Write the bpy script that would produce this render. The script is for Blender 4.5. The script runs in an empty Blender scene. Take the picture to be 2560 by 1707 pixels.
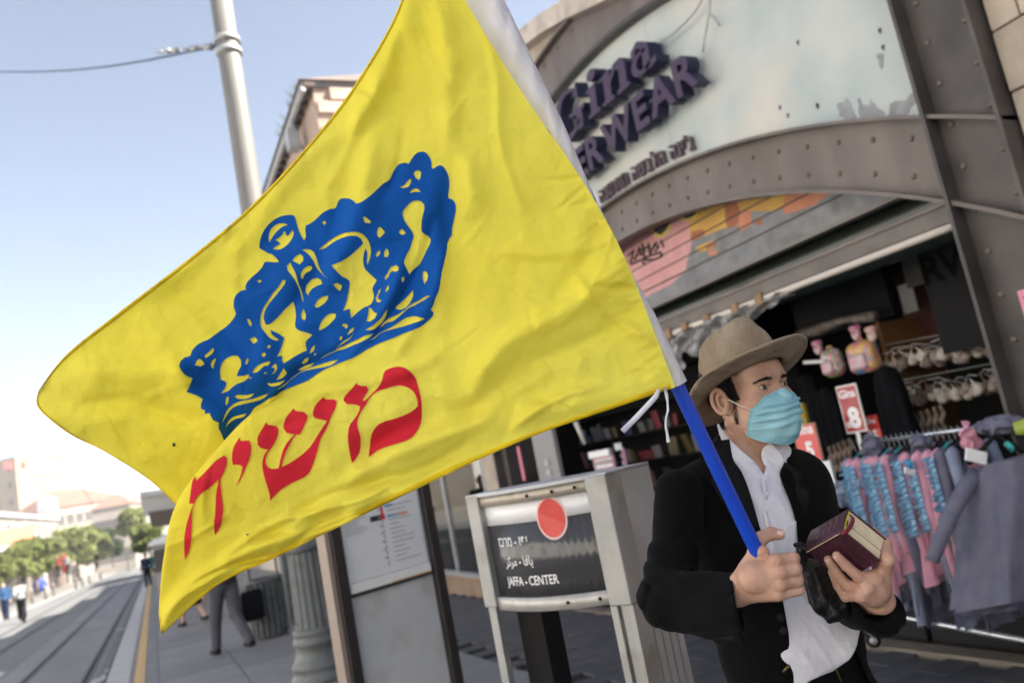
import bpy, bmesh, math, random
import numpy as np
from mathutils import Vector, Matrix
from mathutils.bvhtree import BVHTree
from mathutils.geometry import delaunay_2d_cdt
random.seed(7); RNG = np.random.default_rng(7)
SC = bpy.context.scene
COL = SC.collection
# ------------------------------------------------------------------ camera (28 mm, tilted up 8.5 deg, rolled 11 deg)
FPX, CX, CY, EYE = 1991.0, 1280.0, 853.5, 1.5
def _n(a): return a / np.linalg.norm(a)
_up = _n(np.array([-2580., 13110., -FPX]))
_fw = np.array([375 - CX, -(1335 - CY), -FPX]); _fw = _n(_fw - _up * _fw.dot(_up))
_rt = np.cross(_fw, _up)
RW = np.array([_rt, _fw, _up])                 # world = RW @ camera
CAM = np.array([0., 0., EYE])
def ray(u, v): return RW @ np.array([(u - CX) / FPX, -(v - CY) / FPX, -1.0])
def P(u, v, d): return CAM + ray(u, v) * d      # a point seen at photo pixel (u, v), d metres deep
def XP(u, v, X):
    r = ray(u, v); return CAM + r * (X / r[0])
def G(u, v):
    r = ray(u, v); return CAM + r * (EYE / (-.025 * r[1] - r[2]))
def gz(y): return -.025 * y
def proj(p):                                    # array (...,3) -> u, v, depth
    c = (p - CAM) @ RW
    return CX - FPX * c[..., 0] / c[..., 2], CY + FPX * c[..., 1] / c[..., 2], -c[..., 2]
cam = bpy.data.objects.new('camera', bpy.data.cameras.new('camera')); COL.objects.link(cam)
M4 = Matrix([list(RW[0]) + [0], list(RW[1]) + [0], list(RW[2]) + [EYE], [0, 0, 0, 1]])
cam.matrix_world = M4
cam.data.sensor_width = 36; cam.data.lens = 36 * FPX / 2560
cam.data.clip_start = .05; cam.data.clip_end = 3000
cam.data.dof.use_dof = True; cam.data.dof.focus_distance = 1.55; cam.data.dof.aperture_fstop = 3.3
cam.data.dof.aperture_blades = 0
SC.camera = cam
# ------------------------------------------------------------------ sky, sun, exposure
SUN_EL, SUN_DIR = math.radians(44), (0.87, -0.49)          # the sun stands to the right, behind the shop row
W = bpy.data.worlds.new('World'); SC.world = W; W.use_nodes = True
nt = W.node_tree; nt.nodes.clear()
sky = nt.nodes.new('ShaderNodeTexSky'); sky.sky_type = 'NISHITA'; sky.sun_disc = False
sky.sun_elevation = SUN_EL; sky.sun_rotation = math.atan2(SUN_DIR[0], SUN_DIR[1])
sky.air_density = 1.0; sky.dust_density = 1.2; sky.ozone_density = 1.3; sky.altitude = 700
bg = nt.nodes.new('ShaderNodeBackground'); bg.inputs[1].default_value = .062
wo = nt.nodes.new('ShaderNodeOutputWorld')
hs = nt.nodes.new('ShaderNodeHueSaturation'); hs.inputs['Saturation'].default_value = .66
nt.links.new(sky.outputs[0], hs.inputs['Color']); nt.links.new(hs.outputs[0], bg.inputs[0]); nt.links.new(bg.outputs[0], wo.inputs[0])
sun = bpy.data.objects.new('sun', bpy.data.lights.new('sun', 'SUN')); COL.objects.link(sun)
sun.data.energy = 5.0; sun.data.angle = math.radians(.6); sun.data.color = (1, .93, .82)
_d = Vector((SUN_DIR[0] * math.cos(SUN_EL), SUN_DIR[1] * math.cos(SUN_EL), math.sin(SUN_EL)))
sun.rotation_euler = _d.to_track_quat('Z', 'Y').to_euler(); sun.location = (20, -10, 30)
SC.view_settings.view_transform = 'Standard'; SC.view_settings.look = 'None'
SC.view_settings.exposure = 2.06; SC.view_settings.gamma = 1; SC.view_settings.use_curve_mapping = False
SC.cycles.use_denoising = True
SC.cycles.max_bounces = 8; SC.cycles.transparent_max_bounces = 12
# ------------------------------------------------------------------ object helpers
def tag(o, label=None, cat=None, group=None, kind=None):
    if label: o['label'] = label
    if cat: o['category'] = cat
    if group: o['group'] = group
    if kind: o['kind'] = kind
    return o
def thing(name, label, cat, loc=(0, 0, 0), rz=0, group=None):
    o = bpy.data.objects.new(name, None); COL.objects.link(o)
    o.location = loc; o.rotation_euler = (0, 0, rz); o.empty_display_size = .1
    return tag(o, label, cat, group)
def kids(o): return [c for c in COL.objects if c.parent == o]
def dup(o, loc=None, rz=None, label=None, parent=None, group=None):
    c = o.copy(); COL.objects.link(c)
    if parent: c.parent = parent
    if loc is not None: c.location = loc
    if rz is not None: c.rotation_euler = (0, 0, rz)
    if label: c['label'] = label
    if group: c['group'] = group
    for k in list(o.children): dup(k, parent=c)
    return c
class MB:
    """collects shapes into one mesh"""
    def __init__(s): s.v = []; s.f = []; s.m = []; s.sm = []
    def add(s, vs, fs, mi=0, smooth=False):
        o = len(s.v); s.v += [tuple(map(float, p)) for p in vs]
        for f in fs: s.f.append(tuple(i + o for i in f)); s.m.append(mi); s.sm.append(smooth)
        return s
    def box(s, c, size, rz=0, mi=0, M=None):
        hx, hy, hz = size[0] / 2, size[1] / 2, size[2] / 2
        pts = [(x, y, z) for x in (-hx, hx) for y in (-hy, hy) for z in (-hz, hz)]
        if M is not None: pts = [tuple(M @ Vector(p)) for p in pts]
        ca, sa = math.cos(rz), math.sin(rz)
        pts = [(c[0] + x * ca - y * sa, c[1] + x * sa + y * ca, c[2] + z) for x, y, z in pts]
        return s.add(pts, [(0, 1, 3, 2), (4, 6, 7, 5), (0, 4, 5, 1), (2, 3, 7, 6), (0, 2, 6, 4), (1, 5, 7, 3)], mi)
    def bx(s, x0, x1, y0, y1, z0, z1, mi=0):
        return s.box(((x0 + x1) / 2, (y0 + y1) / 2, (z0 + z1) / 2), (abs(x1 - x0), abs(y1 - y0), abs(z1 - z0)), mi=mi)
    def hexa(s, p8, mi=0):    # bottom ring 4, top ring 4
        return s.add(p8, [(3, 2, 1, 0), (4, 5, 6, 7), (0, 1, 5, 4), (1, 2, 6, 5), (2, 3, 7, 6), (3, 0, 4, 7)], mi)
    def tube(s, path, r, seg=10, mi=0, caps=True):
        path = [np.array(p, float) for p in path]; n = len(path)
        rs = r if hasattr(r, '__len__') else [r] * n
        o = len(s.v); vs = []; prev = None
        for i, p in enumerate(path):
            t = _n(path[min(i + 1, n - 1)] - path[max(i - 1, 0)] + 1e-12)
            if prev is None:
                a = np.cross(t, [0, 0, 1]); a = a if np.linalg.norm(a) > .1 else np.cross(t, [1, 0, 0])
            else: a = prev - t * prev.dot(t)
            a = _n(a); prev = a; b = np.cross(t, a)
            for k in range(seg):
                w = 2 * math.pi * k / seg; vs.append(p + rs[i] * (a * math.cos(w) + b * math.sin(w)))
        fs = [(i * seg + k, i * seg + (k + 1) % seg, (i + 1) * seg + (k + 1) % seg, (i + 1) * seg + k) for i in range(n - 1) for k in range(seg)]
        if caps: fs += [tuple(range(seg))[::-1], tuple((n - 1) * seg + k for k in range(seg))]
        return s.add(vs, fs, mi, True)
    def lathe(s, prof, c=(0, 0, 0), seg=24, mi=0, flute=0, nfl=0):
        vs = []; n = len(prof)
        for r, z in prof:
            for k in range(seg):
                w = 2 * math.pi * k / seg
                rr = r * (1 - flute * max(0, math.cos(nfl * w)) ** 1) if nfl and abs(flute) > 0 else r
                vs.append((c[0] + rr * math.cos(w), c[1] + rr * math.sin(w), c[2] + z))
        fs = [(i * seg + k, i * seg + (k + 1) % seg, (i + 1) * seg + (k + 1) % seg, (i + 1) * seg + k) for i in range(n - 1) for k in range(seg)]
        fs += [tuple(range(seg))[::-1], tuple((n - 1) * seg + k for k in range(seg))]
        return s.add(vs, fs, mi, True)
    def prism(s, poly, fr, d0, d1, mi=0):     # poly in (a,b); fr(a,b,d) -> point
        n = len(poly); vs = [fr(a, b, d0) for a, b in poly] + [fr(a, b, d1) for a, b in poly]
        fs = [tuple(range(n)), tuple(range(2 * n - 1, n - 1, -1))] + [(i, i + n, (i + 1) % n + n, (i + 1) % n) for i in range(n)]
        return s.add(vs, fs, mi)
    def build(s, name, mats, parent=None, bevel=0, flip=True):
        me = bpy.data.meshes.new(name); me.from_pydata(s.v, [], s.f)
        for m in (mats if isinstance(mats, (list, tuple)) else [mats]): me.materials.append(m)
        me.polygons.foreach_set('material_index', s.m); me.polygons.foreach_set('use_smooth', s.sm)
        bm = bmesh.new(); bm.from_mesh(me)
        if flip: bmesh.ops.recalc_face_normals(bm, faces=bm.faces)
        if bevel: bmesh.ops.bevel(bm, geom=bm.edges[:], offset=bevel, segments=1, affect='EDGES', clamp_overlap=True)
        bm.to_mesh(me); bm.free(); me.update()
        o = bpy.data.objects.new(name, me); COL.objects.link(o)
        if parent is not None: o.parent = parent
        return o
def npmesh(name, v, f, m, parent=None, smooth=True):
    me = bpy.data.meshes.new(name); v = np.asarray(v, np.float32); f = np.asarray(f, np.int32)
    k = f.shape[1]
    me.vertices.add(len(v)); me.vertices.foreach_set('co', v.ravel())
    me.loops.add(f.size); me.loops.foreach_set('vertex_index', f.ravel())
    me.polygons.add(len(f)); me.polygons.foreach_set('loop_start', np.arange(0, f.size, k, dtype=np.int32))
    me.polygons.foreach_set('loop_total', np.full(len(f), k, np.int32))
    me.polygons.foreach_set('use_smooth', np.full(len(f), smooth))
    me.update(calc_edges=True); me.validate()
    for q in (m if isinstance(m, (list, tuple)) else [m]): me.materials.append(q)
    o = bpy.data.objects.new(name, me); COL.objects.link(o)
    if parent is not None: o.parent = parent
    return o
def text_mesh(s, size=1, ext=.01, bold=0, shear=0, spacing=1, bev=0):
    c = bpy.data.curves.new('t', 'FONT'); c.body = s; c.size = size; c.extrude = ext; c.offset = bold
    c.shear = shear; c.space_character = spacing; c.resolution_u = 3; c.bevel_depth = bev
    o = bpy.data.objects.new('t', c); COL.objects.link(o)
    dg = bpy.context.evaluated_depsgraph_get(); dg.update()
    m = bpy.data.meshes.new_from_object(o.evaluated_get(dg))
    vs = [tuple(v.co) for v in m.vertices]; fs = [tuple(p.vertices) for p in m.polygons]
    bpy.data.objects.remove(o); bpy.data.meshes.remove(m); bpy.data.curves.remove(c)
    return vs, fs
def text_obj(name, s, fr, size, m, parent, ext=.002, **k):
    """fr(x, y, z) places text coordinates"""
    vs, fs = text_mesh(s, size, ext, **k)
    return MB().add([fr(*v) for v in vs], fs).build(name, m, parent)
def text_w(s, size, **k):
    vs, _ = text_mesh(s, size, 0, **k); xs = [v[0] for v in vs]; return max(xs)
# ------------------------------------------------------------------ materials
def mat(name, col, rough=.6, col2=None, scale=8, detail=4, bump=0, bscale=60, metal=0, spec=.5, contrast=(.35, .65), dirt=None, dscale=2, coat=0, stretch=None, sub=0):
    m = bpy.data.materials.new(name); m.use_nodes = True; t = m.node_tree; N = t.nodes; L = t.links
    b = N['Principled BSDF']; b.inputs['Roughness'].default_value = rough; b.inputs['Metallic'].default_value = metal
    b.inputs['Specular IOR Level'].default_value = spec; b.inputs['Coat Weight'].default_value = coat
    b.inputs['Base Color'].default_value = (*col, 1)
    tc = N.new('ShaderNodeTexCoord'); src = tc.outputs['Object']
    if stretch:
        mp = N.new('ShaderNodeMapping'); mp.inputs['Scale'].default_value = stretch; L.new(src, mp.inputs[0]); src = mp.outputs[0]
    def noise(sc, det):
        n = N.new('ShaderNodeTexNoise'); n.inputs['Scale'].default_value = sc; n.inputs['Detail'].default_value = det; L.new(src, n.inputs['Vector']); return n
    out = None
    if col2:
        n = noise(scale, detail); r = N.new('ShaderNodeValToRGB'); r.color_ramp.elements[0].position = contrast[0]; r.color_ramp.elements[1].position = contrast[1]
        r.color_ramp.elements[0].color = (*col, 1); r.color_ramp.elements[1].color = (*col2, 1); L.new(n.outputs[0], r.inputs[0]); out = r.outputs[0]
    if dirt:
        n = noise(dscale, 6); r = N.new('ShaderNodeValToRGB'); r.color_ramp.elements[0].position = .5; r.color_ramp.elements[1].position = .72
        mx = N.new('ShaderNodeMix'); mx.data_type = 'RGBA'; L.new(n.outputs[0], r.inputs[0]); L.new(r.outputs[0], mx.inputs[0])
        if out: L.new(out, mx.inputs[6])
        else: mx.inputs[6].default_value = (*col, 1)
        mx.inputs[7].default_value = (*dirt, 1); out = mx.outputs[2]
    if out: L.new(out, b.inputs['Base Color'])
    if bump:
        n = noise(bscale, 4); bp = N.new('ShaderNodeBump'); bp.inputs['Strength'].default_value = bump; bp.inputs['Distance'].default_value = .01
        L.new(n.outputs[0], bp.inputs['Height']); L.new(bp.outputs[0], b.inputs['Normal'])
    if sub: b.inputs['Subsurface Weight'].default_value = sub; b.inputs['Subsurface Radius'].default_value = (.012, .005, .003); b.inputs['Subsurface Scale'].default_value = 1
    return m
def emit(name, col, s):
    m = bpy.data.materials.new(name); m.use_nodes = True; b = m.node_tree.nodes['Principled BSDF']
    b.inputs['Base Color'].default_value = (*col, 1); b.inputs['Emission Color'].default_value = (*col, 1); b.inputs['Emission Strength'].default_value = s
    return m
def glass(name, tint=(.9, .95, .95), refl=.1, alpha=.15, rough=.02):
    m = bpy.data.materials.new(name); m.use_nodes = True; t = m.node_tree; N = t.nodes; L = t.links
    for n in list(N):
        if n.type == 'BSDF_PRINCIPLED': N.remove(n)
    out = [n for n in N if n.type == 'OUTPUT_MATERIAL'][0]
    tr = N.new('ShaderNodeBsdfTransparent'); tr.inputs[0].default_value = (*tint, 1)
    gl = N.new('ShaderNodeBsdfGlossy'); gl.inputs['Roughness'].default_value = rough
    fr = N.new('ShaderNodeFresnel'); fr.inputs[0].default_value = 1.5
    ad = N.new('ShaderNodeMath'); ad.operation = 'ADD'; ad.inputs[1].default_value = refl; L.new(fr.outputs[0], ad.inputs[0])
    mx = N.new('ShaderNodeMixShader'); L.new(ad.outputs[0], mx.inputs[0]); L.new(tr.outputs[0], mx.inputs[1]); L.new(gl.outputs[0], mx.inputs[2]); L.new(mx.outputs[0], out.inputs[0])
    return m
def cloth(name, col, col2=None, trans=.35, bump=.3, bscale=30, wscale=3, contrast=(.35, .65)):
    """thin cloth: light passes through it"""
    m = mat(name, col, .85, col2, wscale, 5, bump, bscale, spec=.2, contrast=contrast); t = m.node_tree; N = t.nodes; L = t.links
    b = N['Principled BSDF']; out = [n for n in N if n.type == 'OUTPUT_MATERIAL'][0]
    tl = N.new('ShaderNodeBsdfTranslucent'); mx = N.new('ShaderNodeMixShader'); mx.inputs[0].default_value = trans
    tl.inputs[0].default_value = (*col, 1)
    if b.inputs['Base Color'].links: L.new(b.inputs['Base Color'].links[0].from_socket, tl.inputs[0])
    L.new(b.outputs[0], mx.inputs[1]); L.new(tl.outputs[0], mx.inputs[2]); L.new(mx.outputs[0], out.inputs[0])
    return m
# ------------------------------------------------------------------ implicit surfaces -> one smooth mesh (surface nets)
def smin(a, b, k): h = np.clip(.5 + .5 * (b - a) / k, 0, 1); return b * (1 - h) + a * h - k * h * (1 - h)
def smax(a, b, k): return -smin(-a, -b, k)
def capsule(p, a, b, r1, r2):
    a = np.asarray(a, np.float32); b = np.asarray(b, np.float32); ab = b - a
    h = np.clip(((p - a) @ ab) / (ab @ ab + 1e-12), 0, 1)
    return np.linalg.norm(p - a - h[..., None] * ab, axis=-1) - (r1 + (r2 - r1) * h)
def ellip(p, c, r, B=None):
    q = p - np.asarray(c, np.float32)
    if B is not None: q = q @ np.asarray(B, np.float32).T
    r = np.asarray(r, np.float32); k0 = np.linalg.norm(q / r, axis=-1); k1 = np.linalg.norm(q / (r * r), axis=-1) + 1e-9
    return k0 * (k0 - 1) / k1
def boxs(p, c, h, rad, B=None):
    q = p - np.asarray(c, np.float32)
    if B is not None: q = q @ np.asarray(B, np.float32).T
    q = np.abs(q) - (np.asarray(h, np.float32) - rad)
    return np.linalg.norm(np.maximum(q, 0), axis=-1) + np.minimum(q.max(-1), 0) - rad
def poly_sd(u, v, poly):
    poly = np.asarray(poly, float); n = len(poly); d = np.full(u.shape, 1e9); inside = np.zeros(u.shape, bool)
    for i in range(n):
        x0, y0 = poly[i]; x1, y1 = poly[(i + 1) % n]; ex, ey = x1 - x0, y1 - y0
        wx, wy = u - x0, v - y0; t = np.clip((wx * ex + wy * ey) / (ex * ex + ey * ey + 1e-9), 0, 1)
        d = np.minimum(d, (wx - ex * t) ** 2 + (wy - ey * t) ** 2)
        c = (y0 > v) != (y1 > v)
        with np.errstate(divide='ignore', invalid='ignore'): inside ^= c & (u < (x1 - x0) * (v - y0) / (y1 - y0) + x0)
    d = np.sqrt(d); return np.where(inside, -d, d)
def nets(f, lo, hi, h):
    lo = np.array(lo, float); hi = np.array(hi, float); n = np.ceil((hi - lo) / h).astype(int) + 1
    ax = [lo[i] + h * np.arange(n[i]) for i in range(3)]
    g = np.stack(np.meshgrid(*ax, indexing='ij'), -1).astype(np.float32)
    D = np.asarray(f(g), np.float32); D[0] = D[-1] = 1; D[:, 0] = D[:, -1] = 1; D[:, :, 0] = D[:, :, -1] = 1
    S = D < 0; acc = np.zeros(tuple(n - 1) + (3,)); cnt = np.zeros(tuple(n - 1))
    corners = [(i, j, k) for i in (0, 1) for j in (0, 1) for k in (0, 1)]
    sl = lambda c: tuple(slice(c[i], n[i] - 1 + c[i]) for i in range(3))
    for a in corners:
        for d in range(3):
            if a[d]: continue
            b = list(a); b[d] = 1; Da, Db = D[sl(a)], D[sl(b)]; x = S[sl(a)] != S[sl(b)]
            t = np.where(x, Da / (Da - Db + 1e-12), 0)
            for i in range(3): acc[..., i] += np.where(x, a[i] + (t if i == d else 0), 0)
            cnt += x
    idx = np.full(cnt.shape, -1, np.int64); on = cnt > 0; idx[on] = np.arange(on.sum())
    base = np.argwhere(on); v = lo + h * (base + acc[on] / cnt[on][:, None])
    quads = []
    for d in range(3):
        a0 = [slice(0, n[i] - 1) if i == d else slice(1, n[i] - 1) for i in range(3)]
        a1 = [slice(1, n[i]) if i == d else slice(1, n[i] - 1) for i in range(3)]
        x = S[tuple(a0)] != S[tuple(a1)]; pos = np.argwhere(x)
        if len(pos) == 0: continue
        ins = S[tuple(a0)][x]
        off = np.array([0 if i == d else 1 for i in range(3)]); cell = pos + off
        e = [i for i in range(3) if i != d]; e1 = np.zeros(3, int); e1[e[0]] = 1; e2 = np.zeros(3, int); e2[e[1]] = 1
        q = np.stack([idx[tuple((cell - s).T)] for s in (0 * e1, e1, e1 + e2, e2)], 1)
        fl = ins if d != 1 else ~ins
        q[~fl] = q[~fl][:, ::-1]; quads.append(q)
    return v, np.concatenate(quads)
def join_nets(parts):
    vs = []; fs = []; o = 0
    for v, f in parts: vs.append(v); fs.append(f + o); o += len(v)
    return np.concatenate(vs), np.concatenate(fs)
# ================================================================== materials shared
m_asph = mat('asphalt', (.125, .13, .135), .85, (.155, .155, .157), 1.5, 6, .25, 120, dirt=(.15, .155, .165), dscale=.5)
m_trackbed = mat('track_concrete', (.16, .165, .175), .8, (.205, .207, .215), 1.2, 6, .2, 90, stretch=(1, .25, 1))
m_groove = mat('rail_groove', (.025, .025, .028), .8, spec=.1)
m_railst = mat('rail_steel', (.11, .11, .115), .5)
m_slab = mat('pavement_slab', (.185, .19, .20), .75, (.24, .24, .245), 2.2, 6, .15, 80, dirt=(.18, .18, .19), dscale=1.2)
m_slab2 = mat('pavement_slab_dark', (.155, .16, .17), .75, (.20, .20, .21), 2.2, 6, .15, 80, dirt=(.16, .16, .17), dscale=1.2)
m_paver = mat('dark_paver', (.045, .048, .056), .7, (.075, .077, .085), 3, 6, .3, 60)
m_paver2 = mat('dark_paver_worn', (.058, .06, .068), .7, (.09, .09, .095), 3, 6, .3, 60)
m_joint = mat('pavement_joint', (.035, .035, .038), .9)
m_kerb = mat('kerb_stone', (.36, .36, .37), .7, (.44, .44, .44), 3, 5, .2, 60)
m_yel = mat('yellow_line_paint', (.62, .37, .10), .6, (.50, .32, .12), 6, 6, dirt=(.33, .28, .2), dscale=9)
m_white = mat('white_paint', (.8, .8, .79), .5)
m_steel = mat('brushed_steel', (.48, .48, .49), .42, (.40, .40, .41), 5, 5, .05, 40, metal=.35, dirt=(.36, .33, .29), dscale=3)
m_galv = mat('galvanised_grey', (.33, .33, .34), .5, (.40, .40, .405), 4, 5, metal=.3)
m_iron = mat('grey_cast_iron', (.115, .125, .125), .5, (.15, .16, .16), 9, 4, .2, 50, dirt=(.09, .09, .085), dscale=6)
m_black = mat('black_metal', (.006, .006, .007), .55, spec=.2)
m_stoneL = mat('pale_limestone', (.62, .52, .42), .85, (.72, .64, .54), 4, 6, .5, 20)
m_stoneW = mat('whitish_far_wall', (.27, .235, .20), .85, (.34, .30, .26), .3, 5)
m_stoneP = mat('pale_facing_stone', (.76, .74, .71), .85, (.82, .80, .77), .3, 5)  # kept pale so the added unseen row bounces light
m_cream = mat('cream_render', (.30, .225, .14), .85, (.34, .26, .17), .2, 4)
m_rooft = mat('red_roof_tile', (.22, .105, .075), .8, (.26, .14, .10), .8, 5)
m_winfar = mat('far_window_dark', (.09, .08, .075), .4)
m_concrete = mat('grey_concrete', (.36, .36, .35), .8, (.44, .43, .42), 1, 5, .2, 30)
m_skin_bg = mat('skin_distant', (.50, .32, .24), .6)
m_hair = mat('dark_hair', (.012, .009, .007), .55)
# ================================================================== ground, road, tracks
def strip(mb, x0, x1, y0, y1, dz, n=1, mi=0):
    ys = np.linspace(y0, y1, n + 1)
    for a, b in zip(ys[:-1], ys[1:]):
        mb.add([(x0, a, gz(a) + dz), (x1, a, gz(a) + dz), (x1, b, gz(b) + dz), (x0, b, gz(b) + dz)], [(0, 1, 2, 3)], mi)
RD = -.14        # road level below the platform
g = MB(); strip(g, -415, 415, -65, 895, RD - .12); hz = MB().bx(-420, 420, -70, 900, -24, 50).build('haze', None if False else m_asph); hz.data.materials.clear()
_hm = bpy.data.materials.new('haze_air'); _hm.use_nodes = True; _t = _hm.node_tree; _t.nodes.clear(); _o = _t.nodes.new('ShaderNodeOutputMaterial'); _v = _t.nodes.new('ShaderNodeVolumePrincipled'); _v.inputs['Density'].default_value = .0009; _v.inputs['Color'].default_value = (.90, .93, 1, 1); _v.inputs['Anisotropy'].default_value = .2; _t.links.new(_v.outputs[0], _o.inputs['Volume']); hz.data.materials.append(_hm); tag(hz, kind='stuff')
tag(g.build('ground', mat('dusty_ground', (.30, .27, .23), .9, (.38, .35, .30), .2, 6)), kind='structure')
g = MB(); strip(g, -7.1, -.76, -20, 420, RD, 6); tag(g.build('road', m_asph), kind='structure')
g = MB(); strip(g, -2.75, -.98, -20, 320, RD + .006, 3); tag(g.build('tram_track_bed', m_trackbed), kind='structure')
for x in (-1.14, -2.22, -3.9, -5.2):
    g = MB(); strip(g, x - .075, x + .075, -20, 300, RD + .010, 3); o = g.build('tram_rail', m_groove); tag(o, kind='structure')
    g = MB()
    for s in (-.062, .038): strip(g, x + s, x + s + .024, -20, 300, RD + .015, 3)
    g.build('rail_head', m_railst, o)
# pale kerb band, with each kerb stone its own piece
kerb = thing('kerb', None, None); tag(kerb, kind='structure')
def sloped_box(x0, x1, y0, y1, top, depth, m, name, parent, bev=.006, me=None):
    return None
def slab_mesh(w, l, t, m, name, bev=.006):
    mb = MB(); k = -.025
    p = [(-w / 2, -l / 2, -t + k * -l / 2), (w / 2, -l / 2, -t + k * -l / 2), (w / 2, l / 2, -t + k * l / 2), (-w / 2, l / 2, -t + k * l / 2)]
    q = [(a, b, c + t) for a, b, c in p]
    mb.hexa(p + q); o = mb.build(name, m, bevel=bev); return o
def lay(proto, first, x, y, z, parent):
    o = proto if first else proto.copy()
    if not first: COL.objects.link(o)
    o.parent = parent; o.location = (x, y, z); return o
pr = slab_mesh(.30, .985, .2, m_kerb, 'kerb_stone', .008)
for i in range(70): lay(pr, i == 0, -.60, 4 + i * 1.0, gz(4 + i) + .004 * random.random(), kerb)
g = MB(); strip(g, -.75, -.45, 74, 300, 0, 2); g.build('kerb_far_run', m_kerb, kerb)
g = MB(); strip(g, -.80, 4.3, -12, 320, -.035, 6); tag(g.build('pavement_bed', m_joint), kind='structure')
platform = thing('pavement', None, None); tag(platform, kind='structure')
pr = [slab_mesh(.888, 1.188, .03, m, 'paving_slab', .004) for m in (m_slab, m_slab2)]
used = [0, 0]; xs0 = [.35, 1.25, 2.15]
for j in range(34):
    for i, x in enumerate(xs0):
        k = 0 if random.random() < .6 else 1
        y = 2.2 + j * 1.2 + (.6 if i % 2 else 0)
        lay(pr[k], used[k] == 0, x, y, gz(y) + random.uniform(-.002, .002), platform); used[k] += 1
g = MB(); strip(g, -.1, 2.6, 43.4, 300, -.002, 3); strip(g, -.1, 2.6, -12, 1.6, -.002); strip(g, 2.6, 4.25, 13.6, 300, -.002, 3); g.build('slab_far_run', m_slab, platform)
# yellow safety strip of short tiles along the platform edge
ys = thing('yellow_line', None, None); tag(ys, kind='structure')
pr2 = slab_mesh(.13, .385, .03, m_yel, 'tile', .003)
for i in range(150): lay(pr2, i == 0, -.33, 4 + i * .4, gz(4 + i * .4) + .003, ys)
g = MB(); strip(g, -.395, -.265, 64, 250, .002, 2); g.build('painted_far_run', m_yel, ys)
g = MB()
for x0, x1 in ((-.45, -.40), (-.26, -.10)): strip(g, x0, x1, -12, 300, .000, 3)
tag(g.build('platform_edge_strip', m_slab2), kind='structure')
# dark pavers in front of the shops, laid askew
fore = thing('shop_pavement', None, None); tag(fore, kind='structure')
pr = [slab_mesh(.395, .195, .03, m, 'paver', .004) for m in (m_paver, m_paver2)]
used = [0, 0]
an = math.radians(0)
cnt = 0
for j in range(64):
    for i in range(4):
        x = 2.82 + i * .4 + (.2 if j % 2 else 0); y = 1.0 + j * .2
        if x > 4.2: continue
        k = 0 if random.random() < .6 else 1
        lay(pr[k], used[k] == 0, x, y, gz(y) + random.uniform(-.003, .003), fore); used[k] += 1
# left pavement and its kerb
g = MB(); strip(g, -17.5, -7.1, -20, 420, RD + .10, 3); g.add([(-7.1, -20, gz(-20) + RD - .02), (-7.1, 420, gz(420) + RD - .02), (-7.1, 420, gz(420) + RD + .1), (-7.1, -20, gz(-20) + RD + .1)], [(0, 1, 2, 3)])
tag(g.build('left_pavement', mat('far_pavement', (.17, .163, .15), .8, (.215, .205, .19), .5, 5)), kind='structure')
g = MB(); strip(g, -7.35, -7.1, -20, 420, RD + .104, 3); tag(g.build('left_kerb', m_kerb), kind='structure')
# worn white paint flecks on the road by the platform
g = MB()
for (u, v) in ((262, 1668), (238, 1680), (296, 1560), (282, 1650)):
    c = G(u, v); n = 9; r = [random.uniform(.05, .12) for _ in range(n)]
    g.add([(c[0] + r[i] * 1.3 * math.cos(i * 6.283 / n), c[1] + r[i] * 2.5 * math.sin(i * 6.283 / n), gz(c[1]) + RD + .011) for i in range(n)], [tuple(range(n))])
tag(g.build('road_marking', mat('worn_road_paint', (.5, .5, .5), .8, (.28, .29, .3), 30, 5)), kind='structure')
# ================================================================== far row on the left
def windows(mb, parent, org, ux, w, z0, z1, nx, nz, ww, wh, m=m_winfar, name='window'):
    """each far window: a recessed dark pane in a slight surround, its own part"""
    ux = np.array(ux); nrm = np.array([ux[1], -ux[0], 0.]); pr = None
    for i in range(nx):
        for k in range(nz):
            c = np.array(org) + ux * (w * (i + .5) / nx) + nrm * .04 + np.array([0, 0, z0 + (z1 - z0) * (k + .5) / nz])
            rz = math.atan2(ux[1], ux[0])
            if pr is None:
                q = MB().box((0, 0, 0), (ww, .12, wh)); q.box((0, -.1, -wh / 2 - .08), (ww + .3, .25, .14), mi=1); q.box((0, -.04, wh / 2 + .08), (ww + .3, .12, .16), mi=1)
                pr = q.build(name, [m, m_stoneW], parent); o = pr
            else: o = pr.copy(); COL.objects.link(o)
            o.parent = parent; o.location = c; o.rotation_euler = (0, 0, rz)
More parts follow.
